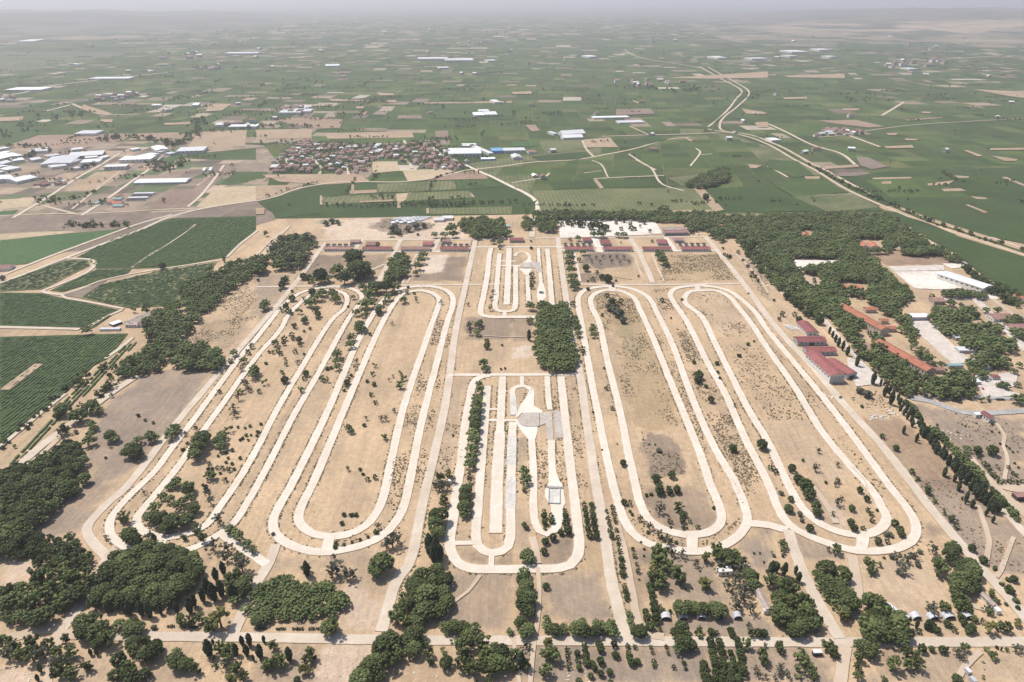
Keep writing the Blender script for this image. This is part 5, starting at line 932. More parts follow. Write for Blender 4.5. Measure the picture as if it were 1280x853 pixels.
# ---------------------------------------------------------------- weeds along the concrete, dry scrub on the strips between
def tufts(name, pts, sizes, mat, seed):
    r = np.random.default_rng(seed); n = len(pts)
    oc = np.array([(1,0,.35),(0,1,.35),(-1,0,.35),(0,-1,.35),(0,0,1.0)]); of = np.array([(0,1,4),(1,2,4),(2,3,4),(3,0,4)])
    a = r.random(n)*6.28; c, s = np.cos(a), np.sin(a); j = r.uniform(.6,1.4,(n,5))
    x = (oc[None,:,0]*c[:,None]-oc[None,:,1]*s[:,None])*j*sizes[:,None]+pts[:,0][:,None]; y = (oc[None,:,0]*s[:,None]+oc[None,:,1]*c[:,None])*j*sizes[:,None]+pts[:,1][:,None]
    z = oc[None,:,2]*sizes[:,None]*r.uniform(.5,1.1,(n,1)) - .05
    v = np.stack([x,y,z],2).reshape(-1,3); f = (of[None]+5*np.arange(n)[:,None,None]).reshape(-1,3)
    tag(link(name, np_mesh(name, v, f, [mat], np.repeat(r.random(n),5))), kind='stuff')
wp = []
r = np.random.default_rng(5)
for q, hw in LANES:
    t = np.gradient(q, axis=0); L = np.linalg.norm(t,axis=1); t = t/(L[:,None]+1e-9); n = np.c_[-t[:,1], t[:,0]]
    for sgn in (1,-1):
        dens = np.clip((fbm(q[:,0]*.012+sgn*7, q[:,1]*.012, 3)-.36)*4.5, 0, 1)
        for k in range(len(q)):
            m = r.poisson(4.2*dens[k])
            for _ in range(m): wp.append(q[k]+t[k]*r.uniform(-2,2)+n[k]*sgn*(hw+.25+abs(r.normal(0,.55))))
wp = np.array(wp); tufts('roadside_weeds', wp, r.uniform(.25,.85,len(wp)), M['weed'], 6)
def scrub(polys, mat, name, seed, size=(.25,.8)):
    r = np.random.default_rng(seed); out = []
    for fr, s, d in polys:
        p = np.array([G(*q)[:2] for q in P(fr, s)]); x0, y0 = p.min(0); x1, y1 = p.max(0); n = int((x1-x0)*(y1-y0)*d)
        X = r.uniform(x0,x1,n); Y = r.uniform(y0,y1,n); ok = inside(p, X, Y) & (fbm(X*.035, Y*.035, 4) > .40+.2*r.random(n)); out.append(np.c_[X[ok],Y[ok]])
    q = np.concatenate(out); tufts(name, q, r.uniform(*size,len(q))**1.0, mat, seed)
LS = [np.array(q) for q, _ in LANES]
DRY = [('J','905,0 950,0 860,300 760,700 700,840 650,840 740,520',.20),('J','970,0 1000,0 900,420 840,840 780,840 870,420',.14),('N','700,0 760,0 720,160 620,250 560,280 600,200',.14),('K','500,0 640,0 790,420 840,560 700,560 560,420',.16),('K','780,-60 840,0 960,240 1090,470 1250,830 1150,830 950,430',.24),('K','690,20 720,0 900,440 1000,700 940,640',.10),
 ('K','1000,0 1150,0 1280,180 1280,480 1150,300',.07),('K','270,310 320,310 350,640 380,845 330,845 300,640',.18),('K','60,290 110,290 110,340 80,400 40,420 70,340',.16),('K','120,600 180,620 180,840 125,840',.18),('K','215,320 225,430 240,480 260,840 235,840 200,440',.15),('K','640,560 800,585 870,770 700,800',.12),('G','760,480 1040,470 1120,600 740,605',.16),('G','410,665 590,660 640,780 690,850 440,850',.16),('G','700,650 800,640 780,690 860,850 790,850',.14),('G','885,665 1060,670 1190,850 970,850',.08),
 ('O','1110,20 1240,0 1280,60 1280,200 1200,210 1140,100',.2),('O','930,300 1060,260 1150,180 1130,240 1040,300 960,330',.14),('L','0,240 130,380 190,500 0,500',.08),('L','0,90 240,400 420,640 600,845 560,845 300,540 100,280',.06),('O','560,170 690,310 860,350 860,300 740,270 640,200',.10),('N','395,300 560,260 640,190 640,240 520,320 380,345',.12),('F','100,760 340,400 330,520 20,850 0,850',.04),('J','1060,430 1090,300 1000,840 900,840 960,500',.07),('E','960,830 1280,560 1280,700 1150,850',.1),('I','900,110 1020,20 1280,-20 1200,90 1110,150 1000,110',.12),
 ('G','1150,480 1280,600 1280,720 1200,610',.08),('L','380,330 560,360 640,470 480,520',.06),('L','720,430 1060,475 1280,500 1280,850 1100,800 790,520',.04),('P','750,0 1000,0 1280,300 1280,520 1100,440 820,190',.04),('T','960,430 1280,450 1280,610 1000,610',.06),('F','280,300 380,285 440,315 360,330',.16),('F','560,320 680,290 900,320 870,345 740,375',.12)]
scrub([(a_,b_,d_*1.9) for a_,b_,d_ in DRY], M['dryweed'], 'dry_scrub', 11, (.25,.95)); scrub([(a_,b_,d_*.5) for a_,b_,d_ in DRY], M['weed'], 'green_scrub', 12, (.3,.95))
# ---------------------------------------------------------------- buildings
def frame(p0, p1, p2, h):                    # near-left, near-right and far-left eaves corners in the photo, at height h
    O = G(*p0, h); U = G(*p1, h)-O; V = G(*p2, h)-O
    u = U/np.linalg.norm(U); V = V-u*(V@u)
    return O, np.linalg.norm(U), np.linalg.norm(V), math.atan2(u[1], u[0]), 1 if (u[0]*V[1]-u[1]*V[0]) > 0 else -1
SHARED = {}
def window_mesh(wd, ht, mat):
    k = ('w', round(wd,2), round(ht,2), mat)
    if k not in SHARED:
        mb = MB(); mb.box(-wd/2, wd/2, -.05, .03, 0, ht); SHARED[k] = mb.mesh('window', M[mat])
    return SHARED[k]
def building(name, label, cat, p0, p1, p2, h, roof='gable', wall='wall_white', roofm='roof_red', rise=None, win=None, group=None, along=None, minw=None, door=None, over=.45, size=None, both=False):
    O, L, W, a, sg = frame(p0, p1, p2, h)
    if size: 
        if size[0]: L = size[0]
        if size[1]: W = size[1]
    c, s = math.cos(a), math.sin(a); cx, cy = O[0]+c*L/2-s*W/2*sg, O[1]+s*L/2+c*W/2*sg
    root = empty(name, label, cat, (cx, cy, 0), a, group)
    swap = W > L if along is None else along == 'y'
    ax = 'y' if swap else 'x'; LL, WW = (W, L) if swap else (L, W)      # ridge runs along LL
    rise = WW*.18 if rise is None else rise
    wm = MB(); l, w = L/2, W/2
    if roof == 'gable':
        wm.prism([(-WW/2,-.1),(WW/2,-.1),(WW/2,h),(0,h+rise),(-WW/2,h)], -LL/2, LL/2, axis=ax)
    elif roof == 'arch':
        pr = [(-WW/2,-.1)]+[(-WW/2*math.cos(math.pi*k/10)*.97, .05+h*math.sin(math.pi*k/10)*.96) for k in range(11)]+[(WW/2,-.1)]
        wm.prism(pr[1:-1], -LL/2+.1, LL/2-.1, axis=ax)
    else: wm.box(-l, l, -w, w, -.1, h)
    wm.build('wall', M[wall], root)
    rf = MB(); o = over; t = .22
    if roof == 'gable':
        k = rise/(WW/2)
        for sgn in (-1, 1):
            e = sgn*(WW/2+o); pr = [(0,h+rise+.05),(e,h-k*o+.05),(e,h-k*o+.05+t),(0,h+rise+.05+t)]
            rf.prism(pr if sgn < 0 else pr[::-1], -LL/2-o, LL/2+o, axis=ax)
    elif roof == 'arch':
        n = 12; out = [(-WW/2*math.cos(math.pi*k/n), h*math.sin(math.pi*k/n)+.12) for k in range(n+1)]
        inn = [(x*.94, z*.94) for x, z in out]
        for k in range(n): rf.prism([inn[k],out[k],out[k+1],inn[k+1]][::-1], -LL/2, LL/2, axis=ax)
    elif roof == 'shed':
        pr = [(-WW/2-o,h-.1),(WW/2+o,h+rise),(WW/2+o,h+rise+t),(-WW/2-o,h-.1+t)]; rf.prism(pr[::-1], -LL/2-o, LL/2+o, axis=ax)
        g = MB()
    else:
        rf.box(-l-o*.3, l+o*.3, -w-o*.3, w+o*.3, h+.02, h+.3)
    rfo = rf.build('roof', M[roofm], root)
    if roof == 'gable' and LL > 14:
        rg = MB(); rg.prism([(-.35,h+rise+.12),(.35,h+rise+.12),(0,h+rise+.5)], -LL/2-o, LL/2+o, axis=ax); rg.build('ridge', M[roofm], rfo)
    if win:                                  # (width, height, gap, sill) along the walls that face the viewer
        ww, wh, gap, sill, mt = win
        me = window_mesh(ww, wh, mt)
        for side in ((-1, 1) if both else (-1,)):
            n = max(1, int((L-1)/gap))
            for k in range(n): 
                q = link('window', me, root); q.location = ((k-(n-1)/2)*gap, side*sg*(w+.01), sill)
        n = max(0, int((W-1)/gap))
        sx = -1 if cx > 0 else 1
        for k in range(n):
            q = link('window', me, root); q.location = (sx*(l+.01), (k-(n-1)/2)*gap, sill); q.rotation_euler = (0,0,math.pi/2)
    if door:
        dw, dh, mt = door; mb = MB(); mb.box(-dw/2, dw/2, -.06, .05, 0, dh); d = mb.build('door', M[mt], root); d.location = (0, -sg*(w+.02), 0)
    return root
# eight barracks in a row behind the tracks
BARR = [(404.4,439.5,'first'),(452.7,489,'second'),(501,537.3,'third'),(550,585.8,'fourth'),(706.3,741.4,'fifth'),(754.6,790.3,'sixth'),(803.5,839.2,'seventh'),(852,888,'eighth')]
BWHERE = ['at the left end of the row','behind the round clump of trees','left of the dense tree strip','left of the central track head','just right of the right central road','beside the brown planted field','behind the short dark hedge','at the right end of the row']
for k, (x0, x1, o) in enumerate(BARR):
    b = building('barrack', f'{o} long red roofed barrack from the left, '+BWHERE[k], 'barrack', (x0,311.6), (x1,311.6), (x0+.8,308.9), 3.6, 'gable', 'wall_white', 'roof_pink' if k in (0,2) else 'roof_red', 1.6, (1.6,1.7,3.4,.9,'dark_glass'), 'barracks in a row across the site', along='x', size=(None,9.5))
    p = MB(); O, L, W, a, sg = frame((x0,311.6), (x1,311.6), (x0+.8,308.9), 3.6)
    p.box(-L/2, L/2, -6.4, -4.9, -.05, .25); p.build('plinth', M['lane'], b)
HUTS = [(0,[409,416.7,424,431.5,439]),(3,[553.2,560.8,568.5,576,583.4]),(4,[706.6,714.3,722,729.6,737.2]),(7,[850.3,857.8,865.3,872.8,880.3])]
HW = ['behind the first barrack','behind the fourth barrack','behind the fifth barrack','behind the last barrack']
for g, (bi, xs) in enumerate(HUTS):
    for i, x in enumerate(xs):
        building('hut', f'{ORD[i] if i < 4 else "rightmost"} of the small black roofed huts '+HW[g], 'hut', (x-2.0,306.6 if g < 2 else 305.6), (x+2.0,306.6 if g < 2 else 305.6), (x-2.0,304.8 if g < 2 else 303.8), 2.6, 'flat', 'wall_white', 'roof_dark', group='small black roofed huts '+HW[g], size=(4.6,5.5), door=(1.2,2,'door'))
SM = [(437.6,449,302.6,299.6,'roof_pink','small red roofed building behind the first barrack'),(456.8,469,306.4,302.2,'roof_pink','red roofed building beside the lone tree behind the second barrack'),(528.2,540.3,306.2,302,'roof_red','red roofed building behind the third barrack'),(552.5,562.5,302.2,299.4,'roof_pink','small faded building under a tree behind the fourth barrack'),(637.2,654.2,300.6,297.6,'roof_red','low red roofed building at the head of the north middle loop'),(729.3,739.6,300.8,297,'roof_red','red roofed building behind the fifth barrack'),(751.2,763.2,305,300,'roof_red','red roofed building behind the left end of the sixth barrack'),(822.6,834.8,304.2,299.6,'roof_red','red roofed building behind the seventh barrack'),(843.4,854.4,300.8,297,'roof_pink','faded red building behind the eighth barrack')]
for x0, x1, y0, y1, rm, lab in SM:
    building('service_building', lab, 'building', (x0,y0), (x1,y0), (x0-.3,y1), 3.4, 'gable', 'wall_grey', rm, 1.4, (1.2,1.3,3,1,'dark_glass'), along='x')
building('hall', 'front wing of the double dark roofed hall beside the white yard', 'hall', (831,291.2), (860.8,290.6), (830.6,289), 4.5, 'gable', 'wall_grey', 'roof_pink', 1.6, (1.6,2.2,3,1,'dark_glass'), along='x', size=(None,11))
building('hall', 'rear wing of the double dark roofed hall beside the white yard', 'hall', (830.4,287.6), (857.5,287.2), (830,286), 4.5, 'gable', 'wall_grey', 'roof_old', 1.6, (1.6,2.2,3,1,'dark_glass'), along='x', size=(None,11))
building('villa', 'white villa with an orange tiled roof at the wood edge', 'house', (886.5,281.5), (894,284), (889,277), 5.5, 'gable', 'wall_white', 'roof_tile', 2, (1.3,1.4,3,1.6,'dark_glass'))
building('house', 'small white house among trees left of the orange roofed villa', 'house', (862.5,283), (869,284), (864,280), 4.5, 'flat', 'wall_white', 'roof_white', win=(1.2,1.4,3,1.4,'dark_glass'))
# the red sheds by the right outer track
building('shed', 'long grey shed with a dark red roof nearest the four white panels', 'shed', (1009,416), (1023.6,415.7), (998.4,402.4), 4.6, 'gable', 'wall_white', 'roof_red', 1.5, (1.4,1.5,4,1.6,'dark_glass'), along='y')
building('shed', 'upper of the two broadside sheds with a dark red roof', 'shed', (997.6,427.6), (1033.3,427), (993.3,421), 4.2, 'gable', 'wall_grey', 'roof_red', 1.6, (1.4,1.5,4,1.4,'dark_glass'), along='x', door=(5,3,'door'))
building('shed', 'lower of the two broadside sheds partly behind the big hall', 'shed', (1009.2,440), (1045.8,439.4), (1004,434), 4.2, 'gable', 'wall_grey', 'roof_red', 1.6, (1.4,1.5,4,1.4,'dark_glass'), along='x')
bh = building('hall', 'biggest white hall with a dark red roof and tall grey end doors', 'hall', (1038.3,470.2), (1056.4,469), (1015.8,441.4), 8.0, 'gable', 'wall_white', 'roof_red', 2.0, None, along='y')
O, L, W, a, sg = frame((1038.3,470.2), (1056.4,469), (1015.8,441.4), 8.0)
for k in range(4):
    mb = MB(); mb.box(-L*.105, L*.105, -.12, .06, 0, 7.2); d = mb.build('door', M['wall_grey'], bh); d.location = (-L*.36+L*.24*k, -W/2-.02, 0)
for k in range(9):
    q = link('window', window_mesh(3.2,1.0,'dark_glass'), bh); q.location = (-L/2-.01, (k-4)*W/9.4, 5.4); q.rotation_euler = (0,0,math.pi/2)
building('shed', 'narrow red roofed shed right of the biggest hall', 'shed', (1059.8,468.4), (1071.6,466.2), (1043.4,448.4), 5.2, 'gable', 'wall_grey', 'roof_red', 1.4, (1.5,1.8,4.5,1.8,'dark_glass'), along='y', door=(6,3.4,'door'))
for k in range(4):                           # white troughs on legs by the sheds
    x = 982.5+k*3.0; r0 = empty('white_panel', ('leftmost','second from left','third from left','rightmost')[k]+' of the four long white panels beside the sheds', 'panel', G(x+1.5,410), R(24), 'long white panels beside the sheds')
    mb = MB(); mb.box(-.45,.45,-6.5,6.5,.75,.95); mb.build('top', M['rail'], r0)
    lg = MB(); lg.box(-.12,.12,-.12,.12,-.05,.75); me = lg.mesh('leg', M['metal'])
    for yy in (-5,0,5): link('leg', me, r0, (0,yy,0))
# tiled barrack blocks in the pine wood
def wing(lab, x0, x1, y0, y1, rm='roof_tile'):
    building('wing', lab, 'building', (x0,y0), (x1,y0), (x0,y1), 3.6, 'gable', 'wall_cream', rm, 1.3, None, along='x')
building('barrack_block', 'upper long orange tiled block in the pine wood', 'building', (1101,412.6), (1112,411), (1064.4,380.2), 7.0, 'gable', 'wall_cream', 'roof_tile', 2.2, (1.3,1.6,3.6,3.8,'dark_glass'), along='y')
building('barrack_block', 'lower long orange tiled block nearest the avenue', 'building', (1157.4,464), (1170,461.6), (1111.4,424.6), 7.0, 'gable', 'wall_cream', 'roof_tile', 2.2, (1.3,1.6,3.6,3.8,'dark_glass'), along='y')
wing('first short tiled annex beside the upper long block', 1083, 1096, 387.5, 384); wing('second short tiled annex at the near end of the upper block', 1108, 1121, 411.3, 407.5); wing('third small tiled annex half hidden behind the upper block', 1102, 1111, 401.5, 398.5); wing('short tiled annex at the near end of the lower block', 1169, 1181, 463, 459.5,'roof_pink'); wing('small tiled annex behind the middle of the lower block', 1149, 1156, 442.5, 438.5)
building('house', 'small orange roofed house alone in the far pine wood', 'house', (1002,295), (1009,296), (1001,290.5), 6.5, 'gable', 'wall_cream', 'roof_tile', 2)
building('villa', 'left of the two orange tiled villas at the wood edge', 'house', (1076.5,309), (1086.5,309.2), (1076.5,303), 6, 'gable', 'wall_white', 'roof_tile', 2, (1.2,1.3,3.4,3,'dark_glass'))
building('villa', 'right of the two orange tiled villas at the wood edge', 'house', (1089,309), (1099.6,309.4), (1089,303.4), 6, 'gable', 'wall_white', 'roof_tile', 2, (1.2,1.3,3.4,3,'dark_glass'))
for k in range(5): building('hut', f'{ORD[k]} of the five bright red roofs half buried in the wood', 'hut', (1053+5.6*k,361), (1058+5.6*k,361), (1053+5.6*k,357.4), 6, 'gable', 'wall_cream', 'roof_tile', 1.6, group='bright red roofs in the wood')
building('shed', 'big white roofed shed standing diagonally by the works yard', 'shed', (1228.6,361), (1240.6,357.2), (1192.2,336.8), 7, 'gable', 'wall_white', 'roof_white', 1.2, (2.5,1.2,6,4.4,'dark_glass'), along='y')
building('shelter', 'white flat shelter at the head of the pink parade slab', 'shelter', (1141,397), (1163.6,396.8), (1141,392), 4, 'flat', 'wall_grey', 'roof_white')
building('house', 'pink roofed house above the parade slab clumps', 'house', (1168,377), (1182,377), (1168.5,372), 4, 'gable', 'wall_cream', 'roof_pink', 1.4, (1.2,1.3,3.4,1.2,'dark_glass'))
building('long_house', 'upper long pink roofed house at the right edge', 'house', (1243,398.6), (1268,398.2), (1240,392), 4.4, 'gable', 'wall_white', 'roof_pink', 1.6, (1.2,1.3,3.4,1.2,'dark_glass'), along='x')
building('long_house', 'lower long pink roofed house at the right edge', 'house', (1263,411), (1292,410.6), (1258,405.4), 4.4, 'gable', 'wall_white', 'roof_pink', 1.6, (1.2,1.3,3.4,1.2,'dark_glass'), along='x')
building('house', 'red roofed house at the right edge above the pink houses', 'house', (1274,374), (1286,374), (1272,369), 4.6, 'gable', 'wall_white', 'roof_tile', 1.6, (1.2,1.3,3.4,1.2,'dark_glass'))
for k, (x, y, wd, d, rm, lab) in enumerate(((1246.5,472,9,3.5,'roof_red','dark red roofed stall on the stony ground behind the gatehouse'),(1218.5,484.5,10,3,'roof_pink','pink roofed stall at the edge of the pine clump'),(1213,471.5,8,3.5,'roof_red','dark red stall beside the parked rows'),(1222,478,10,4,'roof_white','pale canopy on the stony ground'),(1222,458,12,6,'roof_grey','upper pale grey canopy beside the parade slab'),(1202,422.5,14,4,'roof_white','long pale canopy between the two pine clumps'),(1210,438.5,20,5,'roof_grey','long grey canopy below the middle pine clump'),(1232,459,16,6,'roof_grey','grey canopy roof at the lower end of the slab'))):
    building('canopy', lab, 'canopy', (x-wd/2,y), (x+wd/2,y), (x-wd/2,y-d), 3, 'flat', 'wall_grey', rm)
building('green_shed', 'low green roofed shed at the near end of the parade slab', 'shed', (1187,457.6), (1205,457.4), (1187.5,454.6), 3.2, 'flat', 'wall_grey', 'roof_teal')
building('gatehouse', 'dark red roofed gatehouse standing across the asphalt road', 'gatehouse', (1237,523.4), (1244,522.6), (1233.4,515), 4, 'gable', 'wall_white', 'roof_red', 1.2, (1.2,1.4,2.6,1.2,'dark_glass'), along='y')
building('cabin', 'white flat cabin beside the red gatehouse', 'cabin', (1220.5,519), (1229,518.4), (1220.8,516), 3, 'flat', 'wall_white', 'roof_white', win=(1,1.2,2.4,1,'dark_glass'))
building('open_shed', 'dusty pink roofed shed at the right edge below the hedge', 'shed', (1272,622), (1296,621), (1266,616), 3.4, 'flat', 'door', 'roof_pink')
# tent huts: two rows of arched white huts
TH = [(833,772.5,13,'white arched tent hut at the left end of the left row'),(854.5,772.5,11.5,'second arched hut of the left row, grey and shaded by trees'),(877.5,772,12,'third arched hut of the left row under dark trees'),(899.5,771.8,11,'fourth arched hut of the left row, pale grey'),(922.5,771.5,10.5,'arched hut at the right end of the left row'),
      (1145.5,773,12,'arched hut beside the slim cypress at the left of the right row'),(1167,773.4,13,'second arched hut of the right row between two dark trees'),(1187,772.6,15,'third arched hut of the right row, wide and white'),(1210,772.4,12,'arched hut at the right end of the right row')]
for k, (x, y, wd, lab) in enumerate(TH):
    t = building('tent_hut', lab, 'hut', (x-wd/2,y), (x+wd/2,y), (x-wd/2-1,y-9), .05, 'arch', 'door', 'roof_white' if k not in (1,3) else 'roof_grey', over=0, size=(None,7.0), along='y', group='arched tent huts above the lower road') if False else None
    y += 3.2 if x < 1000 else 2.0
    O = G(x, y, 0); wm_ = MPP(y)*wd; a = -R(3) if x < 1000 else R(5)
    t = empty('tent_hut', lab, 'hut', (O[0], O[1]+1.6, 0), a, 'arched tent huts above the lower road')
    n = 12; hh = 2.9; out = [(-wm_/2*math.cos(math.pi*i/n), hh*math.sin(math.pi*i/n)**.8) for i in range(n+1)]; inn = [(p*.95, q*.95) for p, q in out]
    sh = MB()
    for i in range(n): sh.prism([inn[i],out[i],out[i+1],inn[i+1]], -1.9, 1.9, axis='y')
    sh.build('shell', M['roof_white' if k in (0,2) else 'roof_grey'], t)
    rb = MB()
    for yy in (-1.9,0,1.85):
        for i in range(n): rb.tube([(out[i][0],yy,out[i][1]+.04),(out[i+1][0],yy,out[i+1][1]+.04)], (.06,.06), 4)
    rb.build('rib', M['metal'], t)
    bk = MB(); bk.prism([(p*.93, q*.93) for p, q in out], 1.6, 1.72, axis='y'); bk.build('back_wall', M['wall_grey'], t)
    fw = MB(); fw.prism([(p*.93, q*.93) for p, q in out], -1.2, -1.1, axis='y'); fr_ = fw.build('front_wall', M['door'], t)
t = empty('tent_hut', 'long pale blue arched hut set diagonally beside the thicket', 'hut', G(1121,767), R(33)); n = 12
out = [(-2.3*math.cos(math.pi*i/n), 2.5*math.sin(math.pi*i/n)**.85) for i in range(n+1)]; inn = [(p*.95, q*.95) for p, q in out]; sh = MB()
for i in range(n): sh.prism([inn[i],out[i],out[i+1],inn[i+1]], -6.2, 6.2, axis='y')
sh.build('shell', M['roof_grey'], t); fw = MB(); fw.prism([(p*.93, q*.93) for p, q in out], -5.8, -5.7, axis='y'); fw.build('front_wall', M['door'], t)
building('long_shed', 'narrow brown roofed shed left of the diagonal grove', 'shed', (957.4,762), (964.5,761.6), (950.5,729), 3.2, 'gable', 'wall_white', 'roof_old', .7, None, along='y', door=(2.4,2.2,'dark_glass'))
building('annex', 'white block at the near end of the narrow brown shed', 'annex', (955.6,764.2), (967.5,763.8), (955.6,761), 2.6, 'flat', 'wall_white', 'roof_white')
bw = building('cottage', 'white broken roofed cottage between the broadleaf trees', 'house', (899,715.5), (916,714.4), (898.4,709), 3.2, 'flat', 'wall_white', 'wall_white', win=(1.2,1.4,2.6,.9,'dark_glass'))
building('cabin', 'low white cabin with a dark front below the lower road', 'cabin', (1017.5,816.6), (1028,816.4), (1016,812.4), 2.4, 'flat', 'door', 'roof_white')
building('hut', 'left of two small pale huts at the bottom right corner', 'hut', (1211.5,841.2), (1215.2,840.4), (1207,834.6), 2.2, 'flat', 'wall_grey', 'roof_grey'); building('hut', 'right of two small pale huts at the bottom right corner', 'hut', (1217.6,852.6), (1221.8,851.6), (1212.5,846), 2.2, 'flat', 'wall_grey', 'roof_grey')
building('shed', 'grey roofed shed under the tree beside the right outer road', 'shed', (1241,756.5), (1245.5,755.5), (1228.5,741.5), 3, 'gable', 'wall_white', 'roof_old', .6, None, along='y'); building('cabin', 'small white cabin beside the right outer road', 'cabin', (1247,764.5), (1252,764), (1243.6,759.6), 2.6, 'flat', 'wall_white', 'roof_white')
building('cabin', 'small white shed in the bushes left of the south middle loop', 'cabin', (560,602), (565.5,602), (560,599.6), 2.4, 'flat', 'wall_white', 'roof_white')
building('pool_cover', 'small turquoise roof at the edge of the dark grove', 'roof', (631.5,283.2), (637.5,283), (631.4,281), 2.6, 'flat', 'wall_white', 'roof_teal')
# sunken tank on the slab of the south middle loop
tk = empty('water_tank', 'open grey tank on the white slab of the south middle loop', 'tank', G(692.8,621), R(-4))
mb = MB()
for b in ((-4.0,-3.5,-8,8,-.05,1.3),(3.5,4.0,-8,8,-.05,1.3),(-3.5,3.5,-8,-7.5,-.05,1.3),(-3.5,3.5,7.5,8,-.05,1.3)): mb.box(*b)
mb.build('rim', M['wall_grey'], tk); mb = MB(); mb.box(-3.48,3.48,-7.48,7.48,-.05,.55); mb.build('bottom', M['lane_old'], tk)
mb = MB(); mb.box(-5.2,5.6,8.2,9.6,-.05,1.5); mb.build('wall', M['gray_slab'], tk)
tk = empty('water_tank', 'round grey tank on the slab of the north middle loop', 'tank', G(676.6,366.8)); mb = MB(); n = 16
for k in range(n):
    a0, a1 = 6.283*k/n, 6.283*(k+1)/n; f = lambda a, rr, z: (math.cos(a)*rr, math.sin(a)*rr, z)
    mb.poly([f(a0,3.2,-.05),f(a1,3.2,-.05),f(a1,3.2,1.4),f(a0,3.2,1.4)]); mb.poly([f(a0,3.2,1.4),f(a1,3.2,1.4),f(a1,2.8,1.4),f(a0,2.8,1.4)]); mb.poly([f(a1,2.8,-.05),f(a0,2.8,-.05),f(a0,2.8,1.4),f(a1,2.8,1.4)])
mb.build('rim', M['wall_grey'], tk); mb = MB(); mb.poly([(math.cos(6.283*k/n)*2.79, math.sin(6.283*k/n)*2.79, .8) for k in range(n)]); mb.build('water', M['water'], tk)
# clipped box hedges along the lower road
for k, (x, y, wd) in enumerate(((214,784,9),(237,784.6,22),(327,786.5,12),(351,787,12),(371.5,787,15),(393,787,14))):
    m = MPP(y)*wd; r = np.random.default_rng(k); n = int(m*7); cen = np.c_[r.uniform(-m/2,m/2,n), r.uniform(-.7,.7,n), r.uniform(.2,1.0,n)]
    v, f, tt = clumps(cen, r.uniform(.3,.45,n), r, 8, .16, .9); v[:,2] = np.clip(v[:,2], -.02, 1.35)
    o = link('box_hedge', np_mesh('box_hedge', v, f, [M['dark']], tt), loc=G(x, y))
    tag(o, (ORD[k] if k < 5 else 'rightmost')+' of the six clipped hedges along the lower road', 'hedge', 'clipped hedges along the lower road')
# the wall round the pine wood
def wall_line(pts, label, h=2.4, t=.5):
    q = [G(*p) for p in W_(pts)]; root = empty('perimeter_wall', label, 'wall', q[0])
    for a, b in zip(q, q[1:]):
        d = b-a; L = np.linalg.norm(d); n = max(1, round(L/24))
        for k in range(n):
            s = a+d*k/n - q[0]; ang = math.atan2(d[1], d[0]); mb = MB(); mb.box(0, L/n-.02, -t/2, t/2, -.1, h); mb.box(-.02, L/n-.04, -t/2-.08, t/2+.08, h+.002, h+.15)
            o = mb.build('wall_panel', M['rail'], root); o.location = tuple(s); o.rotation_euler = (0,0,ang)
wall_line('938,303 948,314 960,326 976,341 992,358 1007,373 1016,382', 'upper stretch of the white wall along the pine wood'); wall_line('1011.5,380.5 1028,399 1042,415 1058,434 1075,455 1092,470 1104,481', 'lower stretch of the white wall behind the red sheds')
# ---------------------------------------------------------------- works and sheds on the plain
def bld(lab, p0, p1, p2, h, rm, wall='wall_white', roof='flat', name='warehouse', cat='warehouse', **kw): return building(name, lab, cat, p0, p1, p2, h*.72, roof, wall, rm, **kw)
bld('long white shed at the top left corner of the works', (0,193.2),(14,189.4),(2,190), 7,'roof_white'); bld('large grey white hall behind the round trees at left', (0,199),(29,194.6),(8,192), 8,'roof_white',roof='gable',rise=2)
bld('grey green roofed hall behind the clump at left', (35,190),(59,188.6),(36,186), 7,'roof_grey'); bld('small white shed in front of the clump at left', (16,201.4),(31,199.6),(20,198), 6,'roof_white'); bld('white hall at the left edge in two bays', (-10,212.6),(12,207),(0,203), 8,'roof_white',roof='gable',rise=2); bld('middle white hall at the left edge', (8.5,213),(26,209.6),(12,207), 7,'roof_white')
bld('white shed touching the left edge in the front row', (-14,228),(19,223.4),(2,220), 7,'roof_white',roof='gable',rise=2.5); bld('white vaulted shed in the front row at left', (20.6,227.4),(46,221.8),(27,220.4), 7,'roof_white',roof='gable',rise=3)
bld('big pale grey hall in the middle of the works', (50,206),(88,204),(60,196.4), 8,'roof_grey',roof='gable',rise=2); bld('blue grey wing of the big hall in the works', (88,204),(103,199.6),(90,199.8), 7,'roof_grey'); bld('wide pinkish white roof at the back of the works', (84,196.4),(128,193.4),(86,191), 8,'roof_white',wall='wall_cream')
bld('white roofed hall with a grey front right of the works', (100,203.6),(124,202.2),(103,199.6), 8,'roof_white'); bld('low white roofed depot with a blue grey front by the brown field', (129,209),(157,208.2),(129.6,206.2), 9,'roof_white',win=(2.5,2,7,3,'dark_glass'))
bld('largest white factory hall with a grey front', (148,200.4),(188,199.2),(152,195.6), 9,'roof_white',win=(3,1.2,9,5,'dark_glass')); bld('white rear range of the largest factory', (180,196.6),(199,192.2),(184,192), 8,'roof_white'); bld('small white annex beside the largest factory', (196,201),(204,194.6),(198,200), 5,'roof_white')
bld('pale domed hall behind the largest factory', (195,188.4),(211,186.6),(197,183), 8,'roof_white',roof='gable',rise=2.4); bld('low white shed in front of the domed hall', (200,190.4),(210.5,188),(202,188.2), 5,'roof_white'); bld('long bright white hall by the line of trees', (219.5,189.6),(254,188.4),(224,184.4), 9,'roof_white',win=(3,1.4,9,4,'dark_glass'))
bld('very long pale greenhouse across the dry plots', (167,229),(232,227.8),(170,224), 4.5,'roof_white',wall='roof_white',name='greenhouse',cat='greenhouse',roof='gable',rise=2); bld('left of two small white sheds above the dark plot', (252.5,213.6),(256,213.4),(258,209.4), 5,'roof_white'); bld('right of two small white sheds above the dark plot', (260.5,213.2),(264,213),(266,209.2), 5,'roof_white')
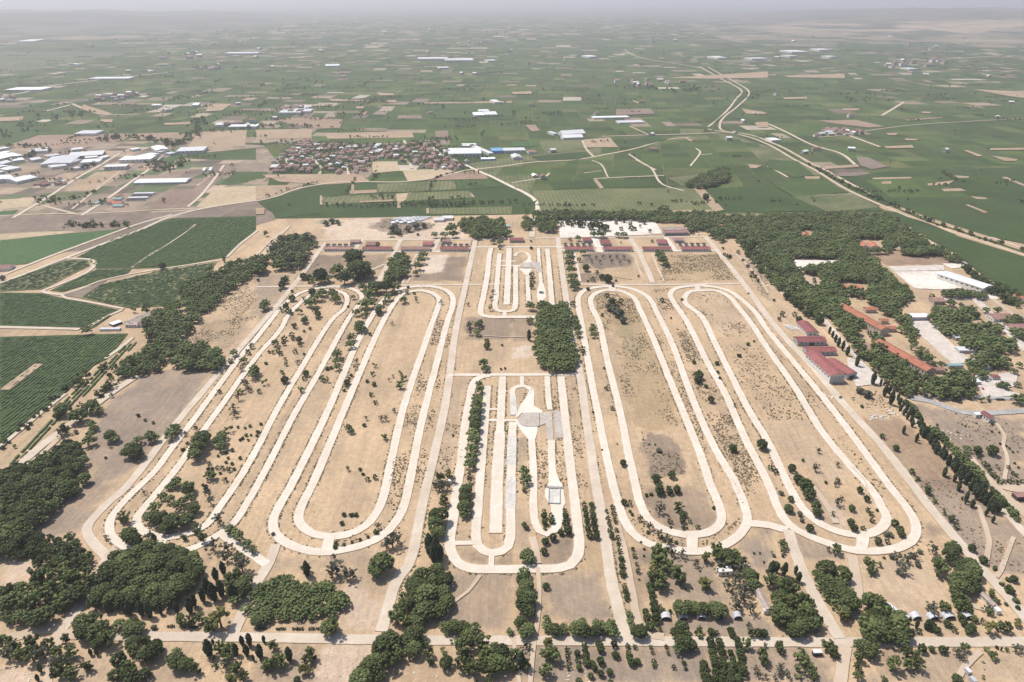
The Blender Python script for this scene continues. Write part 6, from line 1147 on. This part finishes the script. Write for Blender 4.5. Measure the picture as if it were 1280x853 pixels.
bld('turquoise roofed pavilion in the garden plots', (141,249.2),(150,249),(142.6,246.4), 4,'roof_teal',name='pavilion',cat='pavilion'); bld('orange roofed house behind the turquoise pavilion', (143.5,246),(150,245.8),(144.4,243.6), 6,'roof_tile',roof='gable',name='house',cat='house'); bld('orange roofed house at the left of the garden plots', (132.5,253.6),(139,253.4),(133.4,251), 5,'roof_tile',roof='gable',name='house',cat='house'); bld('orange roofed house in front of the turquoise pavilion', (139.8,255),(151,254.8),(140.8,252.4), 5,'roof_tile',roof='gable',name='house',cat='house'); bld('turquoise roofed shed below the garden houses', (140,257.6),(152.6,257.4),(140.6,256), 4,'roof_teal'); bld('pale turquoise greenhouse beside the white path', (120,254.6),(130,251),(124,251.6), 4,'roof_teal',name='greenhouse',cat='greenhouse')
for k in range(4): bld(('nearest','second nearest','third nearest','farthest')[k]+' of the dark blue shade roofs in the garden plots', (156+k*3.5,250.4-k*2.7),(180+k*3.8,250-k*2.7),(157+k*3.5,249.2-k*2.7), 3,'roof_grey' if k % 2 else 'roof_dark',name='shade_roof',cat='roof',group='dark shade roofs in the garden plots',size=(None,7))
bld('big white factory roof right of the village', (560,192.6),(602,192),(566,185.4), 9,'roof_white',win=(3,2,8,2,'dark_glass')); bld('pale yard building behind the big white factory', (577,182.6),(595,182.4),(579,179.6), 6,'roof_white',wall='wall_cream'); bld('grey block at the left of the big white factory', (556,190),(567,189.4),(559,187), 7,'roof_grey'); bld('long white diagonal shed between the factory and blue hall', (611,192),(617,191.4),(602,179.6), 6,'roof_white')
bld('bright blue roofed hall right of the village', (615,189),(629.5,188.6),(616,185.2), 8,'roof_blue',wall='roof_blue'); bld('grey blue roofed hall adjoining the bright blue one', (629.8,188.6),(657,188),(630.4,185.2), 8,'roof_grey',win=(3,2,7,1.5,'dark_glass')); bld('small white and blue depot in front of the factory', (602,199.4),(619.6,198.8),(602.4,197), 4.5,'roof_white',wall='roof_blue'); bld('pale domed store beside the brown yard', (641,197.6),(652.6,197.2),(641.6,193.6), 6,'roof_white',roof='gable',rise=3); bld('low pink grey works right of the blue halls', (661,190.6),(671,190.2),(662,187.6), 6,'roof_pink')
bld('front white shed of the pair by the field track', (704,172.6),(729,171.6),(704.6,170), 7,'roof_white',roof='gable'); bld('rear white shed of the pair by the field track', (703.6,168.4),(732,166.6),(704.6,165), 7,'roof_white',roof='gable'); bld('white house by the left end of the paired sheds', (692,167.4),(697,167),(692.4,164), 7,'roof_white')
bld('upper long white greenhouse among the vineyards', (742,147.6),(787,146.6),(742.4,145.6), 5,'roof_white',name='greenhouse',cat='greenhouse'); bld('lower long white greenhouse among the vineyards', (774,153.6),(806,152.8),(772.6,151), 5,'roof_white',name='greenhouse',cat='greenhouse'); bld('white shed by the bank of the canal', (965,175.6),(976.6,175),(965,172.4), 6,'roof_white')
FARW = [(5,51,112.6,109.4),(110,160,98.6,96.4),(21,42,52,49.6),(280,321,67,65.4),(406,424,82.6,80.4),(522,560,73.8,71.8),(556,592,75.6,73.2),(549,562,85,83.6),(610,621,76,74.6),(736,747,71,69.2),(897,909,72.4,70.2),(990,1011,65,62.8),(987,998,70.4,68.8),(1024,1039,62.4,61),(1037,1047,71,69.6),(92,119,167.4,163.4),(96,101,80.6,79),(188,193,89,87.4),(348,375,141,136),(370,388,139.6,136.4),(593,606,144.4,140.4),(606,622,143.6,139.6),(599,612,139.4,137),(618,626,128,124.6),(240,248,131.8,129),(268,279,156.6,154),(285,320,158.6,156),(189,200,132,130.6),(940,960,73.6,72),(1137,1148,86.4,84.6)]
for k, (x0, x1, y0, y1) in enumerate(FARW):
    side = 'left' if (x0+x1)/2 < 420 else 'middle' if (x0+x1)/2 < 860 else 'right'
    sz = 'long' if x1-x0 > 30 else 'mid sized' if x1-x0 > 14 else 'small'; dist = 'near the skyline haze' if y0 < 75 else 'far out in the hazy fields' if y0 < 115 else 'beyond the village fields'
    bld(f'{sz} pale shed {dist}, {ORD[k % 10] if False else "number" if False else side} part of the plain', (x0,y0),(x1,y0-.3),(x0+1.5,y1), 8 if y0 > 75 else 12,'roof_white' if k not in (15,19) else 'roof_grey',name='shed',cat='shed',group=f'{sz} pale sheds {dist}, {side}')
MOREW = [((-8,196.5),(8,194.4),(-4,193.6),'flat'),((2,205.6),(14,202.4),(7,201.4),'gable'),((-6,224),(10,220),(0,219),'flat'),((60,196),(76,193.4),(64,193),'flat'),((40,200.6),(52,198.4),(46,197.4),'gable'),((106,197.8),(122,196.4),(109,195.6),'flat'),((94,210.8),(108,208.8),(97,208.6),'flat'),((64,209.6),(84,206.8),(69,206),'flat'),((-4,216.4),(6,214.6),(-1,214),'flat'),((90,187.6),(104,186.2),(91,185.4),'flat'),((128,197.6),(138,195),(131,194.6),'flat'),((166,187.4),(176,185.6),(168,185.4),'flat'),((212,192.6),(220,191),(213,190.2),'flat'),((0,186.6),(12,184.6),(2,184.6),'flat')]
for k, (p, q, s, rf_) in enumerate(MOREW):
    bld(('white','pale','grey white')[k % 3]+' packed shed '+('at the left edge of the works' if p[0] < 20 else 'in the crowded middle of the works' if p[0] < 90 else 'towards the right of the works')+(' behind the halls' if p[1] < 198 else ' in front of the halls'), p, q, s, 6, 'roof_white' if k % 3 else 'roof_grey', roof=rf_, group='packed sheds of the works')
# polytunnels behind the dusty ground
for k in range(8):
    x = 496+k*5.0; r0 = empty('polytunnel', (ORD[k] if k < 7 else 'rightmost')+' of the white tunnels behind the dusty ground', 'tunnel', G(x,274.6), -R(35), 'white tunnels behind the dusty ground'); n = 8
    out = [(-2.1*math.cos(math.pi*i/n), 2.4*math.sin(math.pi*i/n)) for i in range(n+1)]; sh = MB(); LL = 9+4*(k > 2)
    sh.prism(out, -LL, LL, axis='y'); sh.build('cover', M['roof_white'], r0); sh = MB(); sh.box(-.7,.7,-LL-.06,-LL+.02,0,1.8); sh.build('door', M['wall_grey'], r0)
bld('left grey roofed shed in front of the green field', (542.6,275.4),(555,275.2),(544,272), 4.5,'roof_grey',roof='gable',rise=1.5,name='shed',cat='shed'); bld('right white roofed shed in front of the green field', (553.4,273.2),(566,272.8),(553.6,270), 5,'roof_white',roof='gable',rise=1.5,name='shed',cat='shed')
for k in range(6): bld(('leftmost','second','third','fourth','fifth','rightmost')[k]+' low grey shed left of the tunnels', (490+k*5,279-(k%2)*1.2),(494+k*5,278.6-(k%2)*1.2),(490.6+k*5,277-(k%2)*1.2), 2.6,'roof_grey' if k%2 else 'roof_white',name='shed',cat='shed',group='low grey sheds left of the tunnels')
# farmstead by the left vineyards
bld('long old tiled barn of the farmstead by the vineyard', (155,402.6),(166,405.6),(175,389.6), 4.5,'roof_old',roof='gable',rise=1.6,along='y',name='barn',cat='barn',wall='wall_white'); bld('pink roofed barn beside the long old one', (170,405),(176.6,406.4),(187,390), 4,'roof_pink',roof='gable',rise=1.2,along='y',name='barn',cat='barn',wall='wall_white'); bld('white walled house at the front of the farmstead', (156,406.4),(172,406.4),(156.6,403), 4,'roof_old',roof='gable',rise=1.2,name='house',cat='house',wall='wall_white',win=(1.2,1.4,2.8,1,'dark_glass'))
bld('small white roofed shed on the farm track', (136,404.4),(141,406.6),(146,399.4), 3,'roof_white',name='shed',cat='shed',wall='door'); bld('low curved grey shed along the farm track', (124,412),(149,411.6),(124,410), 2.8,'roof_grey',name='shed',cat='shed'); bld('tiled outhouse in front of the tree belt', (187,391),(197,391),(189,386.6), 4,'roof_pink',roof='gable',name='outhouse',cat='building')
bld('red roofed farmhouse at the left edge by the double track', (-6,337),(12,335.6),(-3,332), 4.5,'roof_pink',roof='gable',name='farmhouse',cat='house',wall='wall_white')
# houses: dense village, the small one right of it and the clusters out on the plain
HSE = []
def house_proto(k):
    r = np.random.default_rng(40+k); L, W, h = r.uniform(9,14), r.uniform(7.5,10), r.uniform(3.2,6.2); rise = W*.22
    wm = MB(); wm.prism([(-W/2,-.1),(W/2,-.1),(W/2,h),(0,h+rise),(-W/2,h)], -L/2, L/2)
    rf = MB()
    for sgn in (-1,1):
        e = sgn*(W/2+.5); kk = rise/(W/2); pr = [(0,h+rise+.05),(e,h-kk*.5+.05),(e,h-kk*.5+.27),(0,h+rise+.27)]; rf.prism(pr if sgn < 0 else pr[::-1], -L/2-.5, L/2+.5)
    ch = MB(); ch.box(L*.2,L*.2+.9,-.45,.45,h+rise*.6,h+rise+1.1)
    return wm, rf, ch, L, W, h
RM = ['roof_pink','roof_pink','roof_tile2','roof_old','roof_pink','roof_white']; M['roof_tile2'] = roof_mat('terracotta_tile', (.25,.125,.095), 1.2, .3)
HP = []
for k in range(12):
    wm, rf, ch, L, W, h = house_proto(k); HP.append((wm.mesh('wall', M[('wall_white','wall_cream','wall_cream')[k%3]]), rf.mesh('roof', M[RM[k%6]]), ch.mesh('chimney', M['wall_cream']), window_mesh(1.4,1.5,'dark_glass'), L, W, h, RM[k%6]))
def house(x, y, rot, k, lab, grp, sc=1, nm='village_house'):
    wm, rf, ch, wi, L, W, h, rm = HP[k]; r0 = empty(nm, lab, 'house' if nm == 'village_house' else 'farmhouse', (x,y,0), rot, grp); r0.scale = (sc,)*3
    link('wall', wm, r0); ro = link('roof', rf, r0); link('chimney', ch, ro)
    for q in (-.28,.28): o = link('window', wi, r0, (q*L,-W/2-.01,1.2))
    return r0
RN = {'roof_pink':'faded red','roof_tile2':'terracotta','roof_old':'mottled brown','roof_white':'white'}
VIL = np.array([G(*p)[:2] for p in W_('331,215 340,206 350,194 360,189 366,182 390,179 420,182 455,183 482,182 545,179 556,188 572,199 592,206 580,210 560,212 530,212 506,208 499,201 485,199 466,201 461,217 430,218 395,218 360,218')])
VST = [smooth_line([G(*p)[:2] for p in W_(s)], 4) for s in ('388,195 394,202 398,208','400,207 402,211 399,218','432,204 435,211 436,219','358,198 360,206','505,176 508,182','506,199 512,205 515,211','540,184 555,194.5 570,201 585,208')]
def scatter_houses(poly, d, n_max, where, grp, seed, streets=(), base=0, sc=1, rots=(0.12,1.7), zones=None, nm='farmhouse'):
    r = np.random.default_rng(seed); x0, y0 = poly.min(0); x1, y1 = poly.max(0); out = []
    for j, y in enumerate(np.arange(y0, y1, d)):
        for x in np.arange(x0, x1, d*1.05):
            X, Y = x+r.uniform(-.22,.22)*d, y+r.uniform(-.22,.22)*d
            if not inside(poly, np.array(X), np.array(Y)) or r.random() < .07: continue
            if any(np.min(np.hypot(s[:,0]-X, s[:,1]-Y)) < d*.55 for s in streets): continue
            out.append((X, Y))
    r.shuffle(out); out = out[:n_max]
    for X, Y in out:
        k = int(r.integers(12)); rot = rots[int(r.integers(len(rots)))]+r.normal(0,.1); w2 = where
        if zones:
            dep = Y*CP+CAM_H*SP; sx = 640+F_PX*X/dep; w2 = next(t for lim, t in zones if sx < lim); w2 = ('near','far')[int(Y > np.median(poly[:,1]))]+' side '+w2.replace('village behind the dry strip','village')
        house(X, Y, rot, k, f'{("short","long")[int(HP[k][4] > 11)]} {RN[HP[k][7]]} roofed house '+w2, grp+' '+RN[HP[k][7]]+' '+w2[:40], sc, nm)
    return out
vil = scatter_houses(VIL, 14.5, 262, 'in the dense village', 'village houses', 5, VST, zones=((392,'in the west quarter of the village'),(436,'in the middle of the village behind the dry strip'),(505,'around the pale square field of the village'),(2000,'in the east quarter of the village')), nm='village_house', sc=.92)
rr = np.random.default_rng(9); L = []
for _ in range(1500):
    X, Y = rr.uniform(VIL[:,0].min(), VIL[:,0].max()), rr.uniform(VIL[:,1].min(), VIL[:,1].max()+30)
    if inside(VIL, np.array(X), np.array(Y-rr.random()*30)) and all(math.hypot(X-a, Y-b) > 3.8 for a, b in vil): L.append(('b', X, Y, rr.uniform(4,8.5), 2, (0,0)))
stuff_trees('village_trees', L, 'b')
def cluster(poly, n, d, where, seed, sc=1.1): 
    p = np.array([G(*q)[:2] for q in W_(poly)]); return scatter_houses(p, d, n, where, 'houses', seed, sc=sc)
cluster('1020,171 1024,164 1060,162 1082,165 1078,170', 26, 20, 'in the hamlet beside the canal road', 21, 1.2); cluster('34,233 50,229 80,224 84,231 60,234', 18, 15, 'in the huddle of stalls beside the brown field at left', 22, .8)
cluster('112,125 130,120 170,117 172,120 140,128', 20, 34, 'in the hamlet out on the left plain', 23, 1.5); cluster('340,142 352,134 392,136 388,143', 10, 30, 'in the farm hamlet beyond the village', 24, 1.5); cluster('0,129 0,119 20,121 22,128', 8, 36, 'at the left edge of the hazy plain', 25, 1.6); cluster('660,223 663,221 686,222 687,226', 5, 13, 'on the farm track in the middle vineyard', 26)
cluster('270,160 272,155 318,153 320,159', 9, 28, 'along the tree line beyond the works', 27, 1.3); cluster('245,84 275,82 276,88 250,90', 8, 70, 'in the hazy hamlet at left', 28, 2.2); cluster('200,72 250,66 250,73 205,76', 8, 100, 'in the farthest hazy hamlet at left', 29, 2.6); cluster('1090,80 1180,74 1180,82 1100,88', 12, 110, 'in the hazy hamlets at right', 30, 2.2); cluster('770,103 830,98 860,104 800,110', 14, 60, 'scattered among trees by the canal bend', 31, 1.6); cluster('360,183 372,178 400,176 402,182', 4, 16, 'behind the village', 32)
# scattered far farmhouses
rr = np.random.default_rng(15); n = 0
while n < 90:
    Y = 1500+8500*rr.random()**1.5; X = rr.uniform(-.8,.8)*Y
    dep = Y*CP+CAM_H*SP; sx, sy = 640+F_PX*X/dep, 426.5+F_PX*(CAM_H*CP-Y*SP)/dep
    if not (0 < sx < 1280) or (300 < sx < 680 and sy > 165) or (sx < 330 and sy > 165): continue
    k = int(rr.choice((5,11,5,11,0,3,7,2))); side = 'left' if sx < 430 else 'middle' if sx < 850 else 'right'; far = 'haziest' if sy < 80 else 'hazy' if sy < 120 else 'nearer'
    house(X, Y, rr.random()*3, k, f'lone {RN[HP[k][7]]} roofed farmhouse out on the {far} {side} plain', f'lone farmhouses {RN[HP[k][7]]} {far} {side}', 1.15+max(0,(110-sy))*.022, 'farmhouse'); n += 1
# parked things
CARW = ['white','dark grey','silver']; 
for nm, c in (('car_white',(.75,.75,.75)),('car_dark',(.06,.065,.07)),('car_silver',(.42,.43,.45)),('car_red',(.40,.06,.05))): M[nm] = plain(nm, c, .3, .5, .03)
M['tyre'] = plain('tyre', (.02,.02,.02), .9)
def car_meshes(mt):
    pr = [(-2.15,.35),(2.15,.35),(2.2,.8),(1.2,.95),(.65,1.42),(-1.3,1.45),(-1.95,1.0),(-2.2,.9)]
    b = MB(); b.prism(pr, -.85, .85, axis='y'); g = MB(); g.prism([(1.1,.97),(.62,1.36),(-1.25,1.38),(-1.8,1.02)], -.87, .87, axis='y'); wv = MB(); n = 10
    wv.prism([(.32*math.cos(6.283*k/n), .32*math.sin(6.283*k/n)) for k in range(n)], -.1, .1, axis='y')
    return b.mesh('body', M[mt]), g.mesh('window', M['dark_glass']), wv.mesh('wheel', M['tyre'])
CM = {k: car_meshes(k) for k in ('car_white','car_dark','car_silver','car_red')}
def car(x, y, rot, mt, lab, grp=None):
    r0 = empty('parked_car', lab, 'car', G(x, y), rot, grp); b, g, wv = CM[mt]; link('body', b, r0); link('window', g, r0)
    for a in (-1.35,1.35):
        for c in (-.8,.8): link('wheel', wv, r0, (a,c,.32))
car(1248,500.2,0,'car_dark','left of two dark cars parked behind the gatehouse'); car(1252.4,500.2,0,'car_dark','right of two dark cars parked behind the gatehouse'); car(1221,471.5,.4,'car_silver','silver car parked beside the dark red stall'); car(1235,477.5,.2,'car_white','white car parked on the stony ground'); car(1228,487,1.2,'car_red','red car parked below the pale canopy'); car(1004.5,416.4,1.2,'car_white','small white car parked at the corner of the red shed'); car(1050.5,497.6,.9,'car_dark','dark car on the road below the big hall'); car(935.5,367.6,1.0,'car_dark','dark car on the right outer road near the barracks')
car(856.5,291.6,.2,'car_white','white car parked in front of the double hall'); car(873.5,294,.1,'car_white','white car parked right of the double hall'); car(645.3,235.8,.5,'car_dark','dark car on the village road across the vineyard')
# rubble heaps and stones
def rubble(name, lab, x, y, n, sp, mt, seed, sz=(.4,1.3)):
    r = np.random.default_rng(seed); V, F = [], []; c = G(x, y)
    for k in range(n):
        v = ICO_V*r.uniform(.6,1.2,(12,1))*r.uniform(*sz)*np.array((1,1,.6)); V.append(v+np.array((r.normal(0,sp),r.normal(0,sp*.6),.15))); F.append(ICO_F+12*k)
    return link(name, np_mesh(name, np.concatenate(V), np.concatenate(F), [M[mt]]), loc=c), lab
for args in (('rubble_heap','pale heap of rubble below the big red hall',1082.5,491.5,26,3.2,'lane_old',1),('rubble_heap','grey heap of rubble beside the pale avenue',1096,521.5,34,3.5,'lane_old',2),('rubble_heap','scattered pale heap at the head of the avenue',1115,515,26,4,'lane',3),('rubble_heap','white heap beside the right outer track below the hall',1036.5,496,10,2,'lane',4),('rubble_heap','white heap on the strip near the forest wall',961.6,357.5,10,2,'lane',5)):
    o, lab = rubble(*args); tag(o, lab, 'rubble')
r = np.random.default_rng(3); V, F = [], []; k = 0
for fr, s, n in (('Q','-20,500 230,505 230,610 -20,610',14),('R','480,480 900,560 1280,520 1280,610 440,610',22),('S','350,520 560,540 560,610 350,610',12),('X','320,60 700,60 800,180 560,200',60),('U','560,440 760,440 760,500 560,500',8),('O','680,330 860,360 800,380',8),('I','900,250 1000,260 1000,290 900,300',10),('E','1100,740 1180,680 1200,700 1110,780',40),('K','640,560 830,590 860,760 700,790',10)):
    p = np.array([G(*q)[:2] for q in P(fr, s)]); x0, y0 = p.min(0); x1, y1 = p.max(0); m = 0
    while m < n:
        x, y = r.uniform(x0,x1), r.uniform(y0,y1); m += 1
        if not inside(p, np.array(x), np.array(y)): continue
        V.append(ICO_V*r.uniform(.6,1.2,(12,1))*r.uniform(.3,.75)*np.array((1,1,.6))+np.array((x,y,.1))); F.append(ICO_F+12*k); k += 1
tag(link('loose_stones', np_mesh('loose_stones', np.concatenate(V), np.concatenate(F), [M['lane']])), kind='stuff')
# ---------------------------------------------------------------- the summer haze over the plain
mb = MB(); mb.box(-61000, 61000, -2900, 61500, -1.6, 312)
hz = new_mat('haze'); nt = hz[1]; nt.nodes.remove(hz[2])
pv = nt.nodes.new('ShaderNodeVolumePrincipled'); pv.inputs['Density'].default_value = HAZE_DENSITY; pv.inputs['Color'].default_value = (*HAZE_COLOR, 1); pv.inputs['Anisotropy'].default_value = .25
nt.links.new(pv.outputs[0], nt.nodes['Material Output'].inputs['Volume'])
tag(mb.build('haze', hz[0]), kind='stuff')
